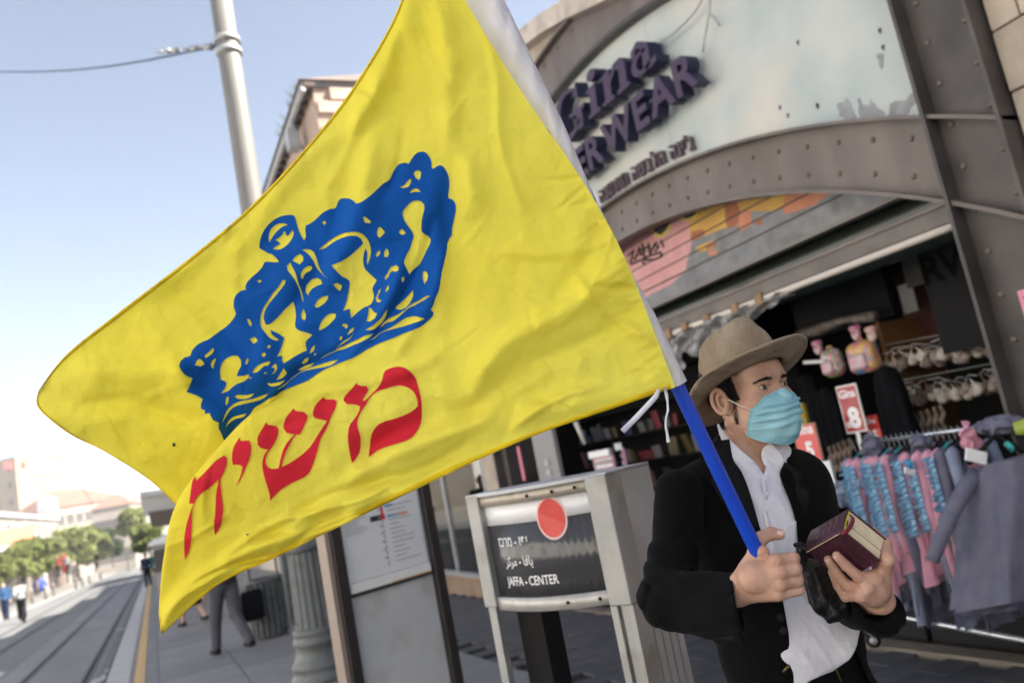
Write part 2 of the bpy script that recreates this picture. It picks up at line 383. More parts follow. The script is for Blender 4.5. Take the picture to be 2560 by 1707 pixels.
def block(name, label, p0, p1, depth, z0, z1, mw, nx, nz, ww=1.2, wh=1.6, roof=None, over=.4):
    p0 = np.array([*p0[:2], 0.]); p1 = np.array([*p1[:2], 0.]); ux = _n(p1 - p0); w = np.linalg.norm(p1 - p0); bk = np.array([-ux[1], ux[0], 0])
    t = thing(name, label, 'building')
    q = [p0, p1, p1 + bk * depth, p0 + bk * depth]
    MB().hexa([(*c[:2], z0 - 5) for c in q] + [(*c[:2], z1) for c in q]).build('wall', mw, t)
    windows(None, t, p0 + np.array([0, 0, 0.]), ux, w, z0 + 3.5, z1 - .4, nx, nz, ww, wh)
    g = MB(); c = [p0 - ux * over - bk * over, p1 + ux * over - bk * over, p1 + ux * over + bk * (depth + over), p0 - ux * over + bk * (depth + over)]
    if roof == 'hip':
        r = depth * .20; a = (c[0] + c[3]) / 2 + ux * r * 1.3; b = (c[1] + c[2]) / 2 - ux * r * 1.3
        v = [(*x[:2], z1) for x in c] + [(*a[:2], z1 + r), (*b[:2], z1 + r)]
        g.add(v, [(0, 1, 5, 4), (1, 2, 5), (2, 3, 4, 5), (3, 0, 4), (3, 2, 1, 0)]); g.build('roof', m_rooft, t)
    else:
        g.hexa([(*x[:2], z1 - .25) for x in c] + [(*x[:2], z1 + .35) for x in c]); g.build('roof', m_concrete, t)
    return t
E_ = lambda u, v, d: P(u, v, d)
a = P(-160, 1320, 75); b = P(143, 1300, 150)
block('row_building', 'long pale stone building with flat grey roof edge behind the street trees at far left', a, b, 14, gz(100), XP(60, 1270, (a[0] + b[0]) / 2)[2] * 0 + P(60, 1272, 100)[2], m_stoneW, 13, 2, 1.3, 1.5)
a = P(120, 1330, 190); b = P(325, 1330, 205)
z = P(200, 1259, 195)[2]
block('tile_roofed_building', 'white building under a red tiled roof at the far end of the street', a, b, 24, -8, z, m_stoneW, 9, 3, 1.6, 2, 'hip')
a = P(235, 1330, 170); b = P(332, 1330, 172); z = P(290, 1262, 170)[2]
block('tile_roofed_building', 'lower white building with a red tiled roof at the right of the far row', a, b, 14, -8, z, m_stoneW, 5, 2, 1.5, 1.8, 'hip')
a = P(-120, 1300, 260); b = P(52, 1300, 250); zt = P(30, 1146, 255)[2]
tw = block('hotel_tower', 'tall cream tower block with small windows above the left row of roofs', a, b, 18, -8, zt, m_cream, 5, 7, 1.6, 1.9)
a2 = P(52, 1300, 250); b2 = P(103, 1300, 262)
q = [a2, b2, b2 + np.array([2, 18, 0]), a2 + np.array([-2, 18, 0])]; z2 = P(80, 1160, 256)[2]
MB().hexa([(*c[:2], -8) for c in q] + [(*c[:2], z2) for c in q]).build('stair_wing', m_cream, tw)
for u, w in ((20, 20), (58, 12)):
    c = P(u, 1163, 247); MB().box(c, (w * .11, .4, 2.2)).build('rooftop_sign', mat('red_sign', (.6, .10, .08), .5), tw)
a = P(322, 1330, 210); b = P(372, 1330, 215); z = P(350, 1238, 212)[2]
block('corner_building', 'narrow pale corner building closing the street behind the shelter roof', a, b, 20, -8, z, m_stoneW, 3, 4, 1.5, 1.8)
c = P(118, 1268, 180)
t = MB().lathe([(2.0, -2), (2.0, 1.6), (1.2, 2.2), (.2, 2.5)], tuple(c), 14).build('water_tank', m_white); tag(t, 'white rooftop water tank beside the cream tower', 'water tank')
# low shop canopy, red
c0 = P(-30, 1372, 62); c1 = P(28, 1366, 66)
t = thing('shop_awning', 'faded red awning over the shopfronts at far left', 'awning')
MB().hexa([tuple(c0 + np.array(o)) for o in ((0, -1, 0), (3, -1, 0), (3, 3, 1.2), (0, 3, 1.2))] + [tuple(c0 + np.array(o)) for o in ((0, -1, .12), (3, -1, .12), (3, 3, 1.32), (0, 3, 1.32))]).build('canvas', mat('red_canvas', (.60, .20, .12), .8), t)
MB().box(c0 + np.array([1.5, -1.02, -.15]), (3, .05, .3)).build('valance', m_white, t)
# shopfront row (ground floor) under the trees
for k, (u, col, lb) in enumerate(((20, (.30, .26, .22), 'brown shopfront behind the cyclist'), (75, (.62, .56, .50), 'cream shopfront behind the second tree'), (130, (.36, .27, .23), 'reddish shopfront behind the red parasol'), (185, (.64, .58, .52), 'white shopfront near the far crossing'))):
    d = 70 + k * 22; p = P(u, 1420, d); t = thing('small_shop_building', lb, 'shop building', (p[0] - 2, p[1], 0))
    zz = gz(p[1]); MB().box((0, 0, zz + 1.6), (7, 3, 3.6)).build('wall', mat('front', tuple(x * .6 for x in col), .8), t)
    MB().box((0, -1.55, zz + 1.3), (2.4, .1, 2.4)).build('window', m_winfar, t); MB().box((2.4, -1.55, zz + 1.1), (1.1, .1, 2.1)).build('door', m_winfar, t)
    MB().box((0, -1.9, zz + 3.0), (6.6, .8, .14)).build('canopy', m_concrete, t)
# unseen pale stone row, added left of frame to bounce light across the street
for k, (y0, y1, h) in enumerate(((-40, -14, 11), (-13.8, 12, 12.5), (12.2, 38, 10.5), (38.2, 66, 9))):
    t = thing('facing_building', ['pale stone building facing the street furthest behind the camera', 'pale stone building across the street beside the camera', 'pale stone building across the street from the tram stop', 'pale stone building across the street before the left trees'][k], 'building')
    MB().bx(-29, -17.6, y0, y1, -3, h).build('wall', m_stoneP, t); MB().bx(-29.3, -17.2, y0, y1, h, h + .3).build('roof', m_concrete, t)
    for i in range(5):
        for z in (1.2, 4.6, 7.8):
            if z + 2 < h: MB().bx(-17.62, -17.57, y0 + (y1 - y0) * (i + .5) / 5 - .6, y0 + (y1 - y0) * (i + .5) / 5 + .6, z, z + 1.7).build('window', m_winfar, t)
# ================================================================== trees
m_leafA = cloth('leaf_sunny', (.22, .25, .09), (.31, .33, .13), .5, 0, wscale=1.2)  # leaf colour differs from tree to tree
m_leafB = cloth('leaf_mid', (.17, .21, .07), (.25, .28, .10), .5, 0, wscale=1.2)
m_leafC = mat('leaf_deep', (.04, .06, .025), .7, (.07, .09, .03), 1.2, 4, spec=.2)
m_bark = mat('bark', (.16, .12, .09), .9, (.24, .19, .15), 6, 4)
def tree(loc, h, r, label, m, n=1500, leaf=.22, group=None, seed=0):
    rg = np.random.default_rng(seed); t = thing('street_tree', label, 'tree', loc, 0, group)
    mb = MB(); th = h * .30; mb.tube([(0, 0, -.3), (.03, 0, th * .5), (0, .05, th), (.05, 0, h * .7)], [.14, .12, .10, .04], 8)
    cl = []
    for k in range(9):
        a = k * 2.4 + rg.random(); q = np.array([math.cos(a) * r * .55, math.sin(a) * r * .55, th + (h - th) * (.08 + .68 * rg.random())])
        mb.tube([(0, 0, th * .85), q * .55 + np.array([0, 0, th * .45]), q], [.06, .04, .015], 5); cl.append((q, r * (.36 + .22 * rg.random())))
    cl += [(np.array([rg.normal(0, r * .25), rg.normal(0, r * .25), h - r * .35]), r * .5) for _ in range(3)]
    mb.build('trunk', m_bark, t)
    k = rg.integers(0, len(cl), n); cc = np.array([cl[i][0] for i in k]); rr = np.array([cl[i][1] for i in k])
    d = rg.normal(size=(n, 3)); d /= np.linalg.norm(d, axis=1)[:, None]; d[:, 2] *= .8
    c = cc + d * (rr * rg.random(n) ** .45)[:, None]
    a = rg.normal(size=(n, 3)); a /= np.linalg.norm(a, axis=1)[:, None]; b = np.cross(a, rg.normal(size=(n, 3))); b /= np.linalg.norm(b, axis=1)[:, None]
    s = leaf * (.6 + .8 * rg.random(n))[:, None]
    v = np.stack([c - a * s, c + b * s * .6, c + a * s, c - b * s * .6], 1).reshape(-1, 3); f = np.arange(4 * n).reshape(-1, 4)
    npmesh('crown', v, f, m, t, smooth=False); return t
TL = ['small olive street tree at far left edge', 'bright green street tree left of the lamp post, near the cyclist', 'round dark green street tree behind the cyclist', 'pale olive street tree in the middle of the row', 'broad yellow green street tree, largest of the row', 'yellow green street tree next to the last of the row', 'dark green tree at the far end of the row', 'light green tree beside the shelter roof at the street end', 'small olive tree just below the shelter roof']
for i, (u, vt, vb, d, rp, m) in enumerate(((8, 1385, 1490, 50, 24, m_leafB), (52, 1362, 1480, 58, 26, m_leafA), (92, 1345, 1470, 62, 34, m_leafB), (140, 1348, 1450, 76, 32, m_leafA), (195, 1318, 1435, 88, 40, m_leafA), (240, 1328, 1425, 100, 34, m_leafA), (283, 1322, 1412, 118, 20, m_leafC), (335, 1272, 1365, 100, 26, m_leafA), (378, 1310, 1400, 90, 30, m_leafB))):
    pb = P(u, vb, d); pt = P(u, vt, d); h = np.linalg.norm(pt - pb) * .98
    tree(tuple(pb), h * 1.0, rp * d / FPX * 1.3, TL[i], m, 2600, .36 * d / 90, 'trees along the left pavement', i)
# ================================================================== generic standing / walking people
def person(loc, rz, label, top, legs, hairm=m_hair, h=1.74, stride=.25, sleeve=True, skirt=False, hat=None, arm=.1, hx=.02, group=None, bag=None):
    s = h / 1.74; t = thing('person', label, 'person', loc, rz, group)
    hipL, hipR = np.array([-.09, 0, .92]), np.array([.09, 0, .92])
    kL, kR = np.array([-.095, stride * .55, .49]), np.array([.095, -stride * .15, .48])
    fL, fR = np.array([-.1, stride * .8, .08]), np.array([.1, -stride * 1.1, .14 if stride > .1 else .08])
    shL, shR = np.array([-.19, 0, 1.42]), np.array([.19, 0, 1.42])
    eL, eR = np.array([-.24, -arm, 1.15]), np.array([.24, arm, 1.15]); wL, wR = np.array([-.25, arm * .4, .90]), np.array([.25, arm * 2.2, .93])
    def legsd(p, g):
        d = smin(capsule(p, hipL, kL, .085 + g, .06 + g), capsule(p, kL, fL, .058 + g, .042 + g), .03)
        e = smin(capsule(p, hipR, kR, .085 + g, .06 + g), capsule(p, kR, fR, .058 + g, .042 + g), .03)
        return smin(d, e, .02)
    def torso(p, g):
        d = smin(ellip(p, (0, 0, 1.25), (.18 + g, .11 + g, .26)), ellip(p, (0, 0, .98), (.16 + g, .12 + g, .14)), .06)
        return smin(d, capsule(p, shL, shR, .06 + g, .06 + g), .05)
    def arms(p, g):
        d = smin(capsule(p, shL, eL, .05 + g, .04 + g), capsule(p, eL, wL, .038 + g, .028 + g), .02)
        e = smin(capsule(p, shR, eR, .05 + g, .04 + g), capsule(p, eR, wR, .038 + g, .028 + g), .02)
        return np.minimum(d, e)
    def body(p):
        d = smin(torso(p, 0), smin(arms(p, 0), legsd(p, 0), .02), .03)
        hd = smin(ellip(p, (0, .01, 1.62), (.078, .098, .115)), ellip(p, (0, .05, 1.57), (.05, .05, .07)), .03)
        hd = smin(hd, capsule(p, (0, -.01, 1.42), (0, 0, 1.56), .055, .05), .03)
        for w, q in ((wL, eL), (wR, eR)):
            dn = (w - q) / np.linalg.norm(w - q); hd = np.minimum(hd, smin(capsule(p, w, w + dn * .09, .03, .035), capsule(p, w + dn * .08, w + dn * .16, .03, .014), .02))
        for f in (fL, fR): hd = np.minimum(hd, capsule(p, f + np.array([0, -.02, -.04]), f + np.array([0, .12, -.055]), .038, .028))
        return smin(d, hd, .02)
    L = (-.42, -.5, -.03); H = (.42, .55, 1.8)
    hh = .02
    v, f = nets(body, L, H, hh); npmesh('body', v * s, f, m_skin_bg, t)
    v, f = nets(lambda p: smin(torso(p, .025), arms(p, .018) if sleeve else smin(capsule(p, shL, eL, .06, .055), capsule(p, shR, eR, .06, .055), .01), .03), (-.42, -.4, .8), (.42, .45, 1.56), hh)
    npmesh('jacket' if sleeve else 'shirt', v * s, f, top, t)
    if skirt: v, f = nets(lambda p: smax(capsule(p, (0, 0, 1.0), (0, .02, .44), .15, .23), np.abs(p[..., 2] - .72) - .31, .02), (-.3, -.3, .36), (.3, .3, 1.08), hh); npmesh('skirt', v * s, f, legs, t)
    else: v, f = nets(lambda p: smin(legsd(p, .022), ellip(p, (0, 0, .95), (.17, .135, .12)), .03), (-.4, -.45, .03), (.4, .45, 1.1), hh); npmesh('trousers', v * s, f, legs, t)
    for fo in (fL, fR):
        v, f = nets(lambda p: smax(capsule(p, fo + np.array([0, -.03, -.035]), fo + np.array([0, .14, -.05]), .052, .042), -(p[..., 2] - fo[2] + .085), .01), fo - np.array([.1, .12, .12]), fo + np.array([.1, .22, .1]), .015)
        npmesh('shoe', v * s, f, m_black, t)
    v, f = nets(lambda p: smax(ellip(p, (0, -.012, 1.65), (.09, .105, .105)), p[..., 1] - .045 - (p[..., 2] - 1.66) * .9, .02), (-.13, -.15, 1.5), (.13, .15, 1.8), .012); npmesh('hair', v * s, f, hairm, t)
    if hat is not None: MB().lathe([(.15, 0), (.15, .012), (.10, .02), (.095, .10), (.06, .115), (.01, .118)], (0, 0, 1.69 * s), 18).build('hat', hat, t)
    return t
def clo(n, c): return mat(n, c, .9, tuple(x * .8 for x in c), 5, 4, .3, 40, spec=.12)
c_navy, c_dk, c_grey, c_blue = clo('navy_cloth', (.02, .03, .07)), clo('black_cloth', (.006, .006, .008)), clo('grey_cloth', (.10, .105, .12)), clo('blue_cloth', (.04, .10, .22))
c_wht, c_red, c_teal, c_tan = clo('white_cloth', (.36, .36, .36)), clo('red_cloth', (.42, .05, .05)), clo('teal_cloth', (.03, .10, .11)), clo('tan_cloth', (.32, .22, .15))
def at_g(u, v): p = G(u, v); return (p[0], p[1], gz(p[1]))
man_w = person(at_g(582, 1630), math.radians(20), 'walking man in grey trousers with a black backpack in his hand', clo('dark_sweater', (.05, .045, .05)), c_grey, stride=.34, arm=.12)
person(at_g(485, 1560), math.radians(30), 'woman in a knee length black skirt walking past the flag tip', c_dk, c_dk, stride=.28, skirt=True, h=1.66)
person(at_g(372, 1466), math.radians(5), 'pedestrian in navy jacket and black trousers beside the tram line', c_navy, c_dk, stride=.12)
person(at_g(405, 1478), math.radians(-5), 'pedestrian in a dark teal shirt half hidden by the flag edge', c_teal, c_tan, stride=.1)
person(at_g(16, 1548), math.radians(170), 'pedestrian in blue clothes at the left edge beside the cyclist', c_blue, c_navy, stride=.1)
person((2.55, 14.6, gz(14.6)), math.radians(200), 'person in grey standing beyond the litter bin', c_grey, c_dk, stride=.05)
for k, (u, v, mt, ml, lb) in enumerate(((148, 1440, c_red, c_dk, 'distant pedestrian in red under the trees'), (170, 1436, c_wht, c_dk, 'distant pedestrian in white beside the one in red'), (104, 1444, clo('pink_cloth', (.5, .15, .18)), c_grey, 'distant pedestrian in pink by the tree trunks'), (245, 1420, c_dk, c_dk, 'distant pedestrian in black near the white post'), (308, 1372, c_grey, c_navy, 'distant pedestrian in grey at the street end'), (62, 1470, c_tan, c_dk, 'distant pedestrian in tan behind the cyclist'))):
    d = 66 + k * 6 if k < 4 else (120 if k == 4 else 60); p = P(u, v, d)
    person(tuple(p), random.uniform(0, 6), lb, mt, ml, stride=.1)
# backpack held in the walking man's hand
w = at_g(582, 1630); bp = P(632, 1512, 11.3)
t = thing('backpack', 'black backpack hanging from the walking man hand', 'backpack', tuple(bp), math.radians(10))
v, f = nets(lambda p: smin(boxs(p, (0, 0, 0), (.15, .08, .21), .06), boxs(p, (0, -.08, -.06), (.11, .05, .12), .04), .02), (-.22, -.2, -.28), (.22, .16, .28), .014); npmesh('bag_body', v, f, c_dk, t)
MB().tube([(-.03, .02, .20), (-.03, .02, .27), (.03, .02, .27), (.03, .02, .20)], .012, 6).build('handle', m_black, t)
for s in (-1, 1): MB().tube([(s * .09, .09, .16), (s * .11, .14, 0), (s * .10, .10, -.2), (s * .12, .06, -.3)], .014, 6).build('strap', m_black, t)
# cyclist
cp = at_g(58, 1546); t = thing('bicycle', 'bicycle under the cyclist in white on the far side of the road', 'bicycle', (cp[0], cp[1], cp[2] + RD), math.radians(12))
for y in (-.5, .52):
    tr = [(0, y + .33 * math.cos(a), .34 + .33 * math.sin(a)) for a in np.linspace(0, 6.283, 25)]
    wl = MB().tube(tr, .035, 6, caps=False).build('wheel', m_black, t)
    sp = MB()
    for k in range(8): sp.tube([(0, y, .34), (0, y + .32 * math.cos(k * .785), .34 + .32 * math.sin(k * .785))], .004, 4)
    sp.build('spoke', m_galv, wl)
fr = MB()
for pth in ([(0, -.5, .34), (0, -.05, .34), (0, -.16, .88)], [(0, -.05, .34), (0, .42, .84), (0, -.13, .76)], [(0, -.5, .34), (0, -.14, .74)], [(0, .52, .34), (0, .40, .95)]): fr.tube(pth, .024, 6)
fr.build('frame', m_black, t); MB().tube([(-.28, .34, 1.02), (0, .40, .97), (.28, .34, 1.02)], .015, 6).build('handlebar', m_black, t); MB().box((0, -.17, .93), (.13, .25, .06)).build('saddle', m_black, t)
t = person((cp[0], cp[1] - .15, cp[2] + RD + .14), math.radians(12), 'cyclist in a white shirt riding a bicycle at far left', c_wht, c_dk, stride=.2, arm=.25, h=1.66)
# blue round bin, red parasol, posts
c = P(100, 1464, 64); t = tag(MB().lathe([(.0, 0), (.4, 0.1), (.55, .5), (.42, .9), (.05, 1.05)], tuple(c - np.array([0, 0, .5])), 14).build('bin', clo('blue_plastic', (.05, .08, .45))), 'round blue bin on the far pavement near the tree trunks', 'bin')
c = P(160, 1395, 74); t = thing('parasol', 'closed red parasol among the distant pedestrians', 'parasol', tuple(c + np.array([0, 0, -2.2])))
MB().tube([(0, 0, 0), (0, 0, 2.6)], .04, 6).build('pole', m_galv, t); MB().lathe([(.28, .9), (.22, 1.6), (.10, 2.4), (.02, 2.65)], (0, 0, 0), 10).build('canopy', c_red, t)
pr = None
for k, (u, v, d) in enumerate(((78, 1480, 58), (112, 1470, 62), (132, 1462, 68), (188, 1450, 76), (205, 1446, 82), (222, 1440, 90), (250, 1432, 100))):
    c = P(u, v, d); c[2] = gz(c[1]) + RD + .1
    if pr is None: o = pr = MB().lathe([(.10, 0), (.10, .9), (.13, .93), (.13, 1.0), (.02, 1.05)], (0, 0, 0), 10).build('bollard', m_stoneW)
    else: o = pr.copy(); COL.objects.link(o)
    o.location = c; tag(o, 'pale round bollard in the row along the far kerb', 'bollard', 'pale bollards along the far kerb')
# left thin lamp post, white
for k, (u, vt, vb, d, lb) in enumerate(((60, 1300, 1480, 70, 'thin pale lamp post standing in front of the left trees'), (88, 1290, 1440, 95, 'thin dark lamp post behind the row of trees'), (315, 1300, 1372, 130, 'dark post at the end of the street'))):
    a, b = P(u, vb, d), P(u, vt, d); t = thing('lamp_post', lb, 'lamp post', (a[0], a[1], gz(a[1])))
    h = b[2] - gz(a[1]); MB().tube([(0, 0, 0), (0, 0, h)], [.09, .05], 8).build('pole', m_galv if k == 0 else m_iron, t); MB().box((.35, 0, h), (.8, .18, .1)).build('lamp_head', m_galv, t)
# ================================================================== tram-line pole on its fluted base, cable
PX, PY = 1.37, 8.43
t = thing('catenary_pole', 'tall round grey pole rising from a fluted cast base with a cable clamp', 'pole', (PX, PY, gz(PY)))
MB().lathe([(.125, 1.2), (.125, 3.0), (.12, 6.0), (.115, 9.5)], (0, 0, 0), 28).build('pole', mat('pole_grey', (.15, .145, .14), .6, (.19, .185, .175), 2, 5, .1, 40, stretch=(1, 1, .2)), t)
bs = MB(); seg = 96; prof = [(.20, .48), (.185, .56), (.168, 1.26)]
vs = []
for r, z in prof:
    for k in range(seg):
        w = 6.28318 * k / seg; fl = 1 - .07 * (abs(math.sin(w * 8)) < .80); vs.append((r * fl * math.cos(w), r * fl * math.sin(w), z))
bs.add(vs, [(i * seg + k, i * seg + (k + 1) % seg, (i + 1) * seg + (k + 1) % seg, (i + 1) * seg + k) for i in range(2) for k in range(seg)], 0, False); bs.build('fluted_shaft', m_iron, t)
MB().lathe([(.30, 0), (.30, .06), (.275, .08), (.265, .13), (.28, .15), (.28, .19), (.25, .21), (.225, .28), (.215, .35), (.235, .37), (.235, .41), (.215, .425), (.215, .45), (.225, .46), (.225, .50), (.20, .52)], (0, 0, 0), 40).build('moulded_foot', m_iron, t)
MB().lathe([(.17, 1.24), (.195, 1.26), (.20, 1.30), (.185, 1.34), (.15, 1.37), (.13, 1.40)], (0, 0, 0), 40).build('collar', m_iron, t)
zc = P(575, 112, 8.8)[2] - gz(PY)
for dz in (-.07, .07): MB().lathe([(.13, dz - .03), (.142, dz - .025), (.142, dz + .025), (.13, dz + .03)], (0, 0, zc), 28).build('clamp', m_galv, t)
cw = thing('span_cable', 'blue grey span cable running left from the pole clamp', 'cable')
A = np.array([PX - .14, PY, zc + gz(PY)]); Bp = P(-60, 178, 10.5)
pts = [A + (Bp - A) * k / 12 + np.array([0, 0, -.12 * math.sin(math.pi * k / 12)]) for k in range(13)]
MB().tube(pts, .014, 6).build('wire', mat('cable_blue_grey', (.09, .14, .22), .5), cw)
pp = MB()
for k, (s, r) in enumerate(((.01, .04), (.035, .02), (.06, .035), (.09, .016), (.13, .03), (.16, .03), (.19, .016))): pp.tube([A + (Bp - A) * s, A + (Bp - A) * (s + .022)], r, 8)
pp.build('insulator', m_galv, cw)
MB().tube([P(-30, 870, 30), P(230, 1255, 45)], .02, 4).build('wire', m_galv, cw) 
tag(MB().tube([P(40, 1182, 60), P(250, 1210, 60), P(420, 1140, 60)], .018, 4).build('overhead_wire', m_galv), 'faint overhead wire crossing the street above the far roofs', 'wire')
# ================================================================== tram stop shelter and a light bus behind the people
t = thing('tram_shelter', 'grey tram shelter roof seen edge on above the walkers', 'shelter')
a = P(350, 1240, 20); b = P(640, 1205, 20.5)
MB().hexa([tuple(p) for p in (a + [0, 0, -.02], b + [0, 0, -.02], b + [.6, 6, 0], a + [.4, 6, 0])] + [tuple(p) for p in (a + [0, 0, .1], b + [0, 0, .1], b + [.6, 6, .12], a + [.4, 6, .12])]).build('roof', m_galv, t)
a = P(352, 1262, 20); b = P(640, 1225, 20.5)
MB().hexa([tuple(p) for p in (a + [.05, .1, -.24], b + [0, .1, -.24], b + [0, 2, -.24], a + [.1, 2, -.24])] + [tuple(p) for p in (a + [0, .1, .2], b + [0, .1, .2], b + [0, 2, .2], a + [.1, 2, .2])]).build('fascia', m_concrete, t)
a = P(372, 1297, 20); b = P(640, 1262, 20.5)
MB().hexa([tuple(p) for p in (a + [.05, 0, -.22], b + [0, 0, -.22], b + [0, .3, -.22], a + [.1, .3, -.22])] + [tuple(p) for p in (a + [0, 0, .18], b + [0, 0, .18], b + [0, .3, .18], a + [.1, .3, .18])]).build('information_panel', mat('dark_brown_panel', (.05, .03, .02), .4), t)
for u in (470, 600):
    p = P(u, 1300, 21); MB().tube([(p[0], p[1], gz(p[1])), (p[0], p[1], p[2] + .3)], .06, 10).build('post', m_galv, t)
p = P(395, 1385, 34); t = thing('kiosk', 'pale kiosk with a curved roof behind the walkers', 'kiosk', (p[0] + .4, p[1], gz(p[1])), 0)
MB().box((0, 0, .95), (1.1, 2, 1.9)).build('body', m_concrete, t); MB().box((0, -1.02, 1.3), (1.2, .05, .9)).build('window', m_winfar, t)
MB().prism([(-.75, 1.95), (-.7, 2.08), (-.4, 2.2), (0, 2.25), (.4, 2.2), (.7, 2.08), (.75, 1.95)], lambda a, b, d: (a, d, b), -1.4, 1.4).build('roof', m_white, t)
# ================================================================== litter bin
p = at_g(680, 1590); t = thing('litter_bin', 'ribbed grey metal litter bin behind the fluted column', 'litter bin', p, 0)
q = MB(); q.lathe([(.20, 0), (.24, .03), (.25, .80), (.27, .82), (.27, .86), (.22, .86), (.22, .60)], (0, 0, 0), 28); q.build('drum', m_iron, t)
q = MB()
for k in range(20): w = k * .31416; q.box((.262 * math.cos(w), .262 * math.sin(w), .42), (.02, .03, .74), rz=w)
tag(q.build('ribs', m_iron, t), kind='stuff')
for s in (-1, 1): MB().box((s * .2, 0, 1.0), (.03, .06, .32)).build('hood_bracket', m_iron, t)
MB().lathe([(.27, 1.14), (.27, 1.17), (.15, 1.24), (.02, 1.26)], (0, 0, 0), 28).build('hood', m_iron, t)
t = tag(MB().box((p[0] + .55, p[1] + .9, gz(p[1]) + .8), (.35, .35, 1.75)).build('utility_cabinet', m_iron, bevel=.02), 'dark utility cabinet standing behind the litter bin', 'cabinet')
# ================================================================== tram map board
def frame_from(p0, p1):
    """vertical panel frame: origin p0, x towards p1 (horizontal), y up, z out to the camera"""
    o = np.array(p0, float); x = np.array(p1, float) - o; x[2] = 0; w = np.linalg.norm(x); x /= w; n = np.array([x[1], -x[0], 0])
    return (lambda a, b, d=0: tuple(o + x * a + np.array([0, 0, b]) + n * d)), w
m_brown = mat('dark_brown_steel', (.028, .022, .022), .45)
m_panel = mat('grey_white_panel', (.50, .52, .54), .45, (.58, .60, .61), 2.5, 6, dirt=(.40, .40, .38), dscale=5)
m_paper = mat('poster_paper', (.74, .76, .78), .5, (.68, .70, .72), 3, 5)
m_ink = mat('black_ink', (.03, .03, .035), .6); m_redp = mat('red_print', (.70, .03, .05), .5); m_bluep = mat('light_blue_print', (.12, .40, .65), .5); m_greyp = mat('grey_print', (.40, .41, .43), .6); m_orp = mat('orange_print', (.7, .3, .2), .6)
d0, d1 = 4.3, 4.75
A0 = P(828, 1420, d0); A1 = P(1090, 1420, d1)
fr, w = frame_from((A0[0], A0[1], gz(A0[1])), A1)
t = thing('tram_map_board', 'tram line map board in a dark brown frame, pale panel with a grey lower half', 'map board')
H = 1.9
def hb(mb, a0, a1, b0, b1, c0, c1, mi=0):
    return mb.hexa([fr(a0, b0, c1), fr(a1, b0, c1), fr(a1, b0, c0), fr(a0, b0, c0), fr(a0, b1, c1), fr(a1, b1, c1), fr(a1, b1, c0), fr(a0, b1, c0)], mi)
hb(MB(), -.01, .055, 0, H, -.05, .07).build('post', m_brown, t, bevel=.004); hb(MB(), w - .055, w + .01, 0, H, -.05, .07).build('post', m_brown, t, bevel=.004)
hb(MB(), -.04, -.012, 0, H, -.04, .05).build('side_trim', mat('tan_metal', (.30, .24, .20), .5), t)
hb(MB(), .057, w - .057, .1, H, -.04, .03).build('panel', m_panel, t)
pz = P(900, 1447, 4.45)[2] - A0[2] * 0 - gz(A0[1])
hb(MB(), .075, w - .075, pz, H - .1, .031, .036).build('poster', m_paper, t)
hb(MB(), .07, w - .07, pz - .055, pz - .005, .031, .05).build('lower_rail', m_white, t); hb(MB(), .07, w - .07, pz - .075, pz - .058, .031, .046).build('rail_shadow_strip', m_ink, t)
hb(MB(), w * .5, w - .07, pz - .057, pz - .05, .051, .053).build('yellow_strip', m_yel, t)
pm = MB(); iw = w - .15
def X_(u): return .075 + u * iw
hb(pm, X_(.50), X_(.53), pz + .30, pz + .80, .037, .038, 1)
for k in range(9): hb(pm, X_(.498), X_(.505), pz + .30 - .03 * k - .022, pz + .30 - .03 * k, .037, .038, 0)
hb(pm, X_(.36), X_(.50), pz + .295, pz + .325, .037, .038, 0); hb(pm, X_(.5), X_(.545), pz + .295, pz + .325, .0375, .0385, 1)
for k in range(4): hb(pm, X_(.56), X_(.56 + .1 + .05 * (k % 2)), pz + .36 + .045 * k, pz + .375 + .045 * k, .037, .038, 2)
hb(pm, X_(.57), X_(.70), pz + .30, pz + .315, .037, .038, 2); hb(pm, X_(.71), X_(.84), pz + .30, pz + .315, .037, .038, 4)
for k in range(26):
    u = .04 + .02 * (k % 2); hb(pm, X_(u), X_(u + .16 + .12 * random.random()), pz + .25 + .0135 * k, pz + .2545 + .0135 * k, .037, .038, 3)
for k in range(13):
    a = .58 + .02 * random.random(); hb(pm, X_(a), X_(a + .1 + .25 * random.random()), pz + .05 + .026 * k, pz + .056 + .026 * k, .037, .038, 3)
for k in range(7): hb(pm, X_(.46), X_(.49), pz + .08 + .045 * k, pz + .09 + .045 * k, .037, .038, 3)
pm.prism([(X_(.80), pz + .60), (X_(.92), pz + .64), (X_(.90), pz + .50)], fr, .037, .038, 3)
pm.build('printed_map', [m_ink, m_redp, m_bluep, m_greyp, m_orp], t)
# ================================================================== station name box (curved glass front on posts)
t = thing('station_sign', 'curved glass station name box in a brushed steel frame on fluted posts', 'station sign')
s0 = P(1186, 1232, 3.02); s1 = P(1533, 1194, 2.66)
zt = 1.5 + (P(1212, 1228, 3.02)[2] - 1.5)
o0 = np.array([s0[0], s0[1], 0.]); x = np.array([s1[0] - s0[0], s1[1] - s0[1], 0.]); SW = np.linalg.norm(x); x /= SW; nrm = np.array([x[1], -x[0], 0.])
zt = (s0[2] + s1[2]) / 2 + .01; zb = P(1360, 1478, 2.84)[2]
def F(a, b, d=0): return tuple(o0 + x * a + nrm * d + np.array([0, 0, b]))
BUL = .085
def bul(a): q = min(max((a - .05) / (SW - .10), 0), 1); return BUL * math.sin(math.pi * (q * .8 + .1)) - BUL * math.sin(math.pi * .1) + .02
def FC(a, b, d=0): return F(a, b, bul(a) + d)
m_sf = mat('sign_frame_steel', (.40, .395, .385), .5, (.33, .33, .33), 6, 5, .08, 30, metal=.25, dirt=(.27, .245, .215), dscale=7)
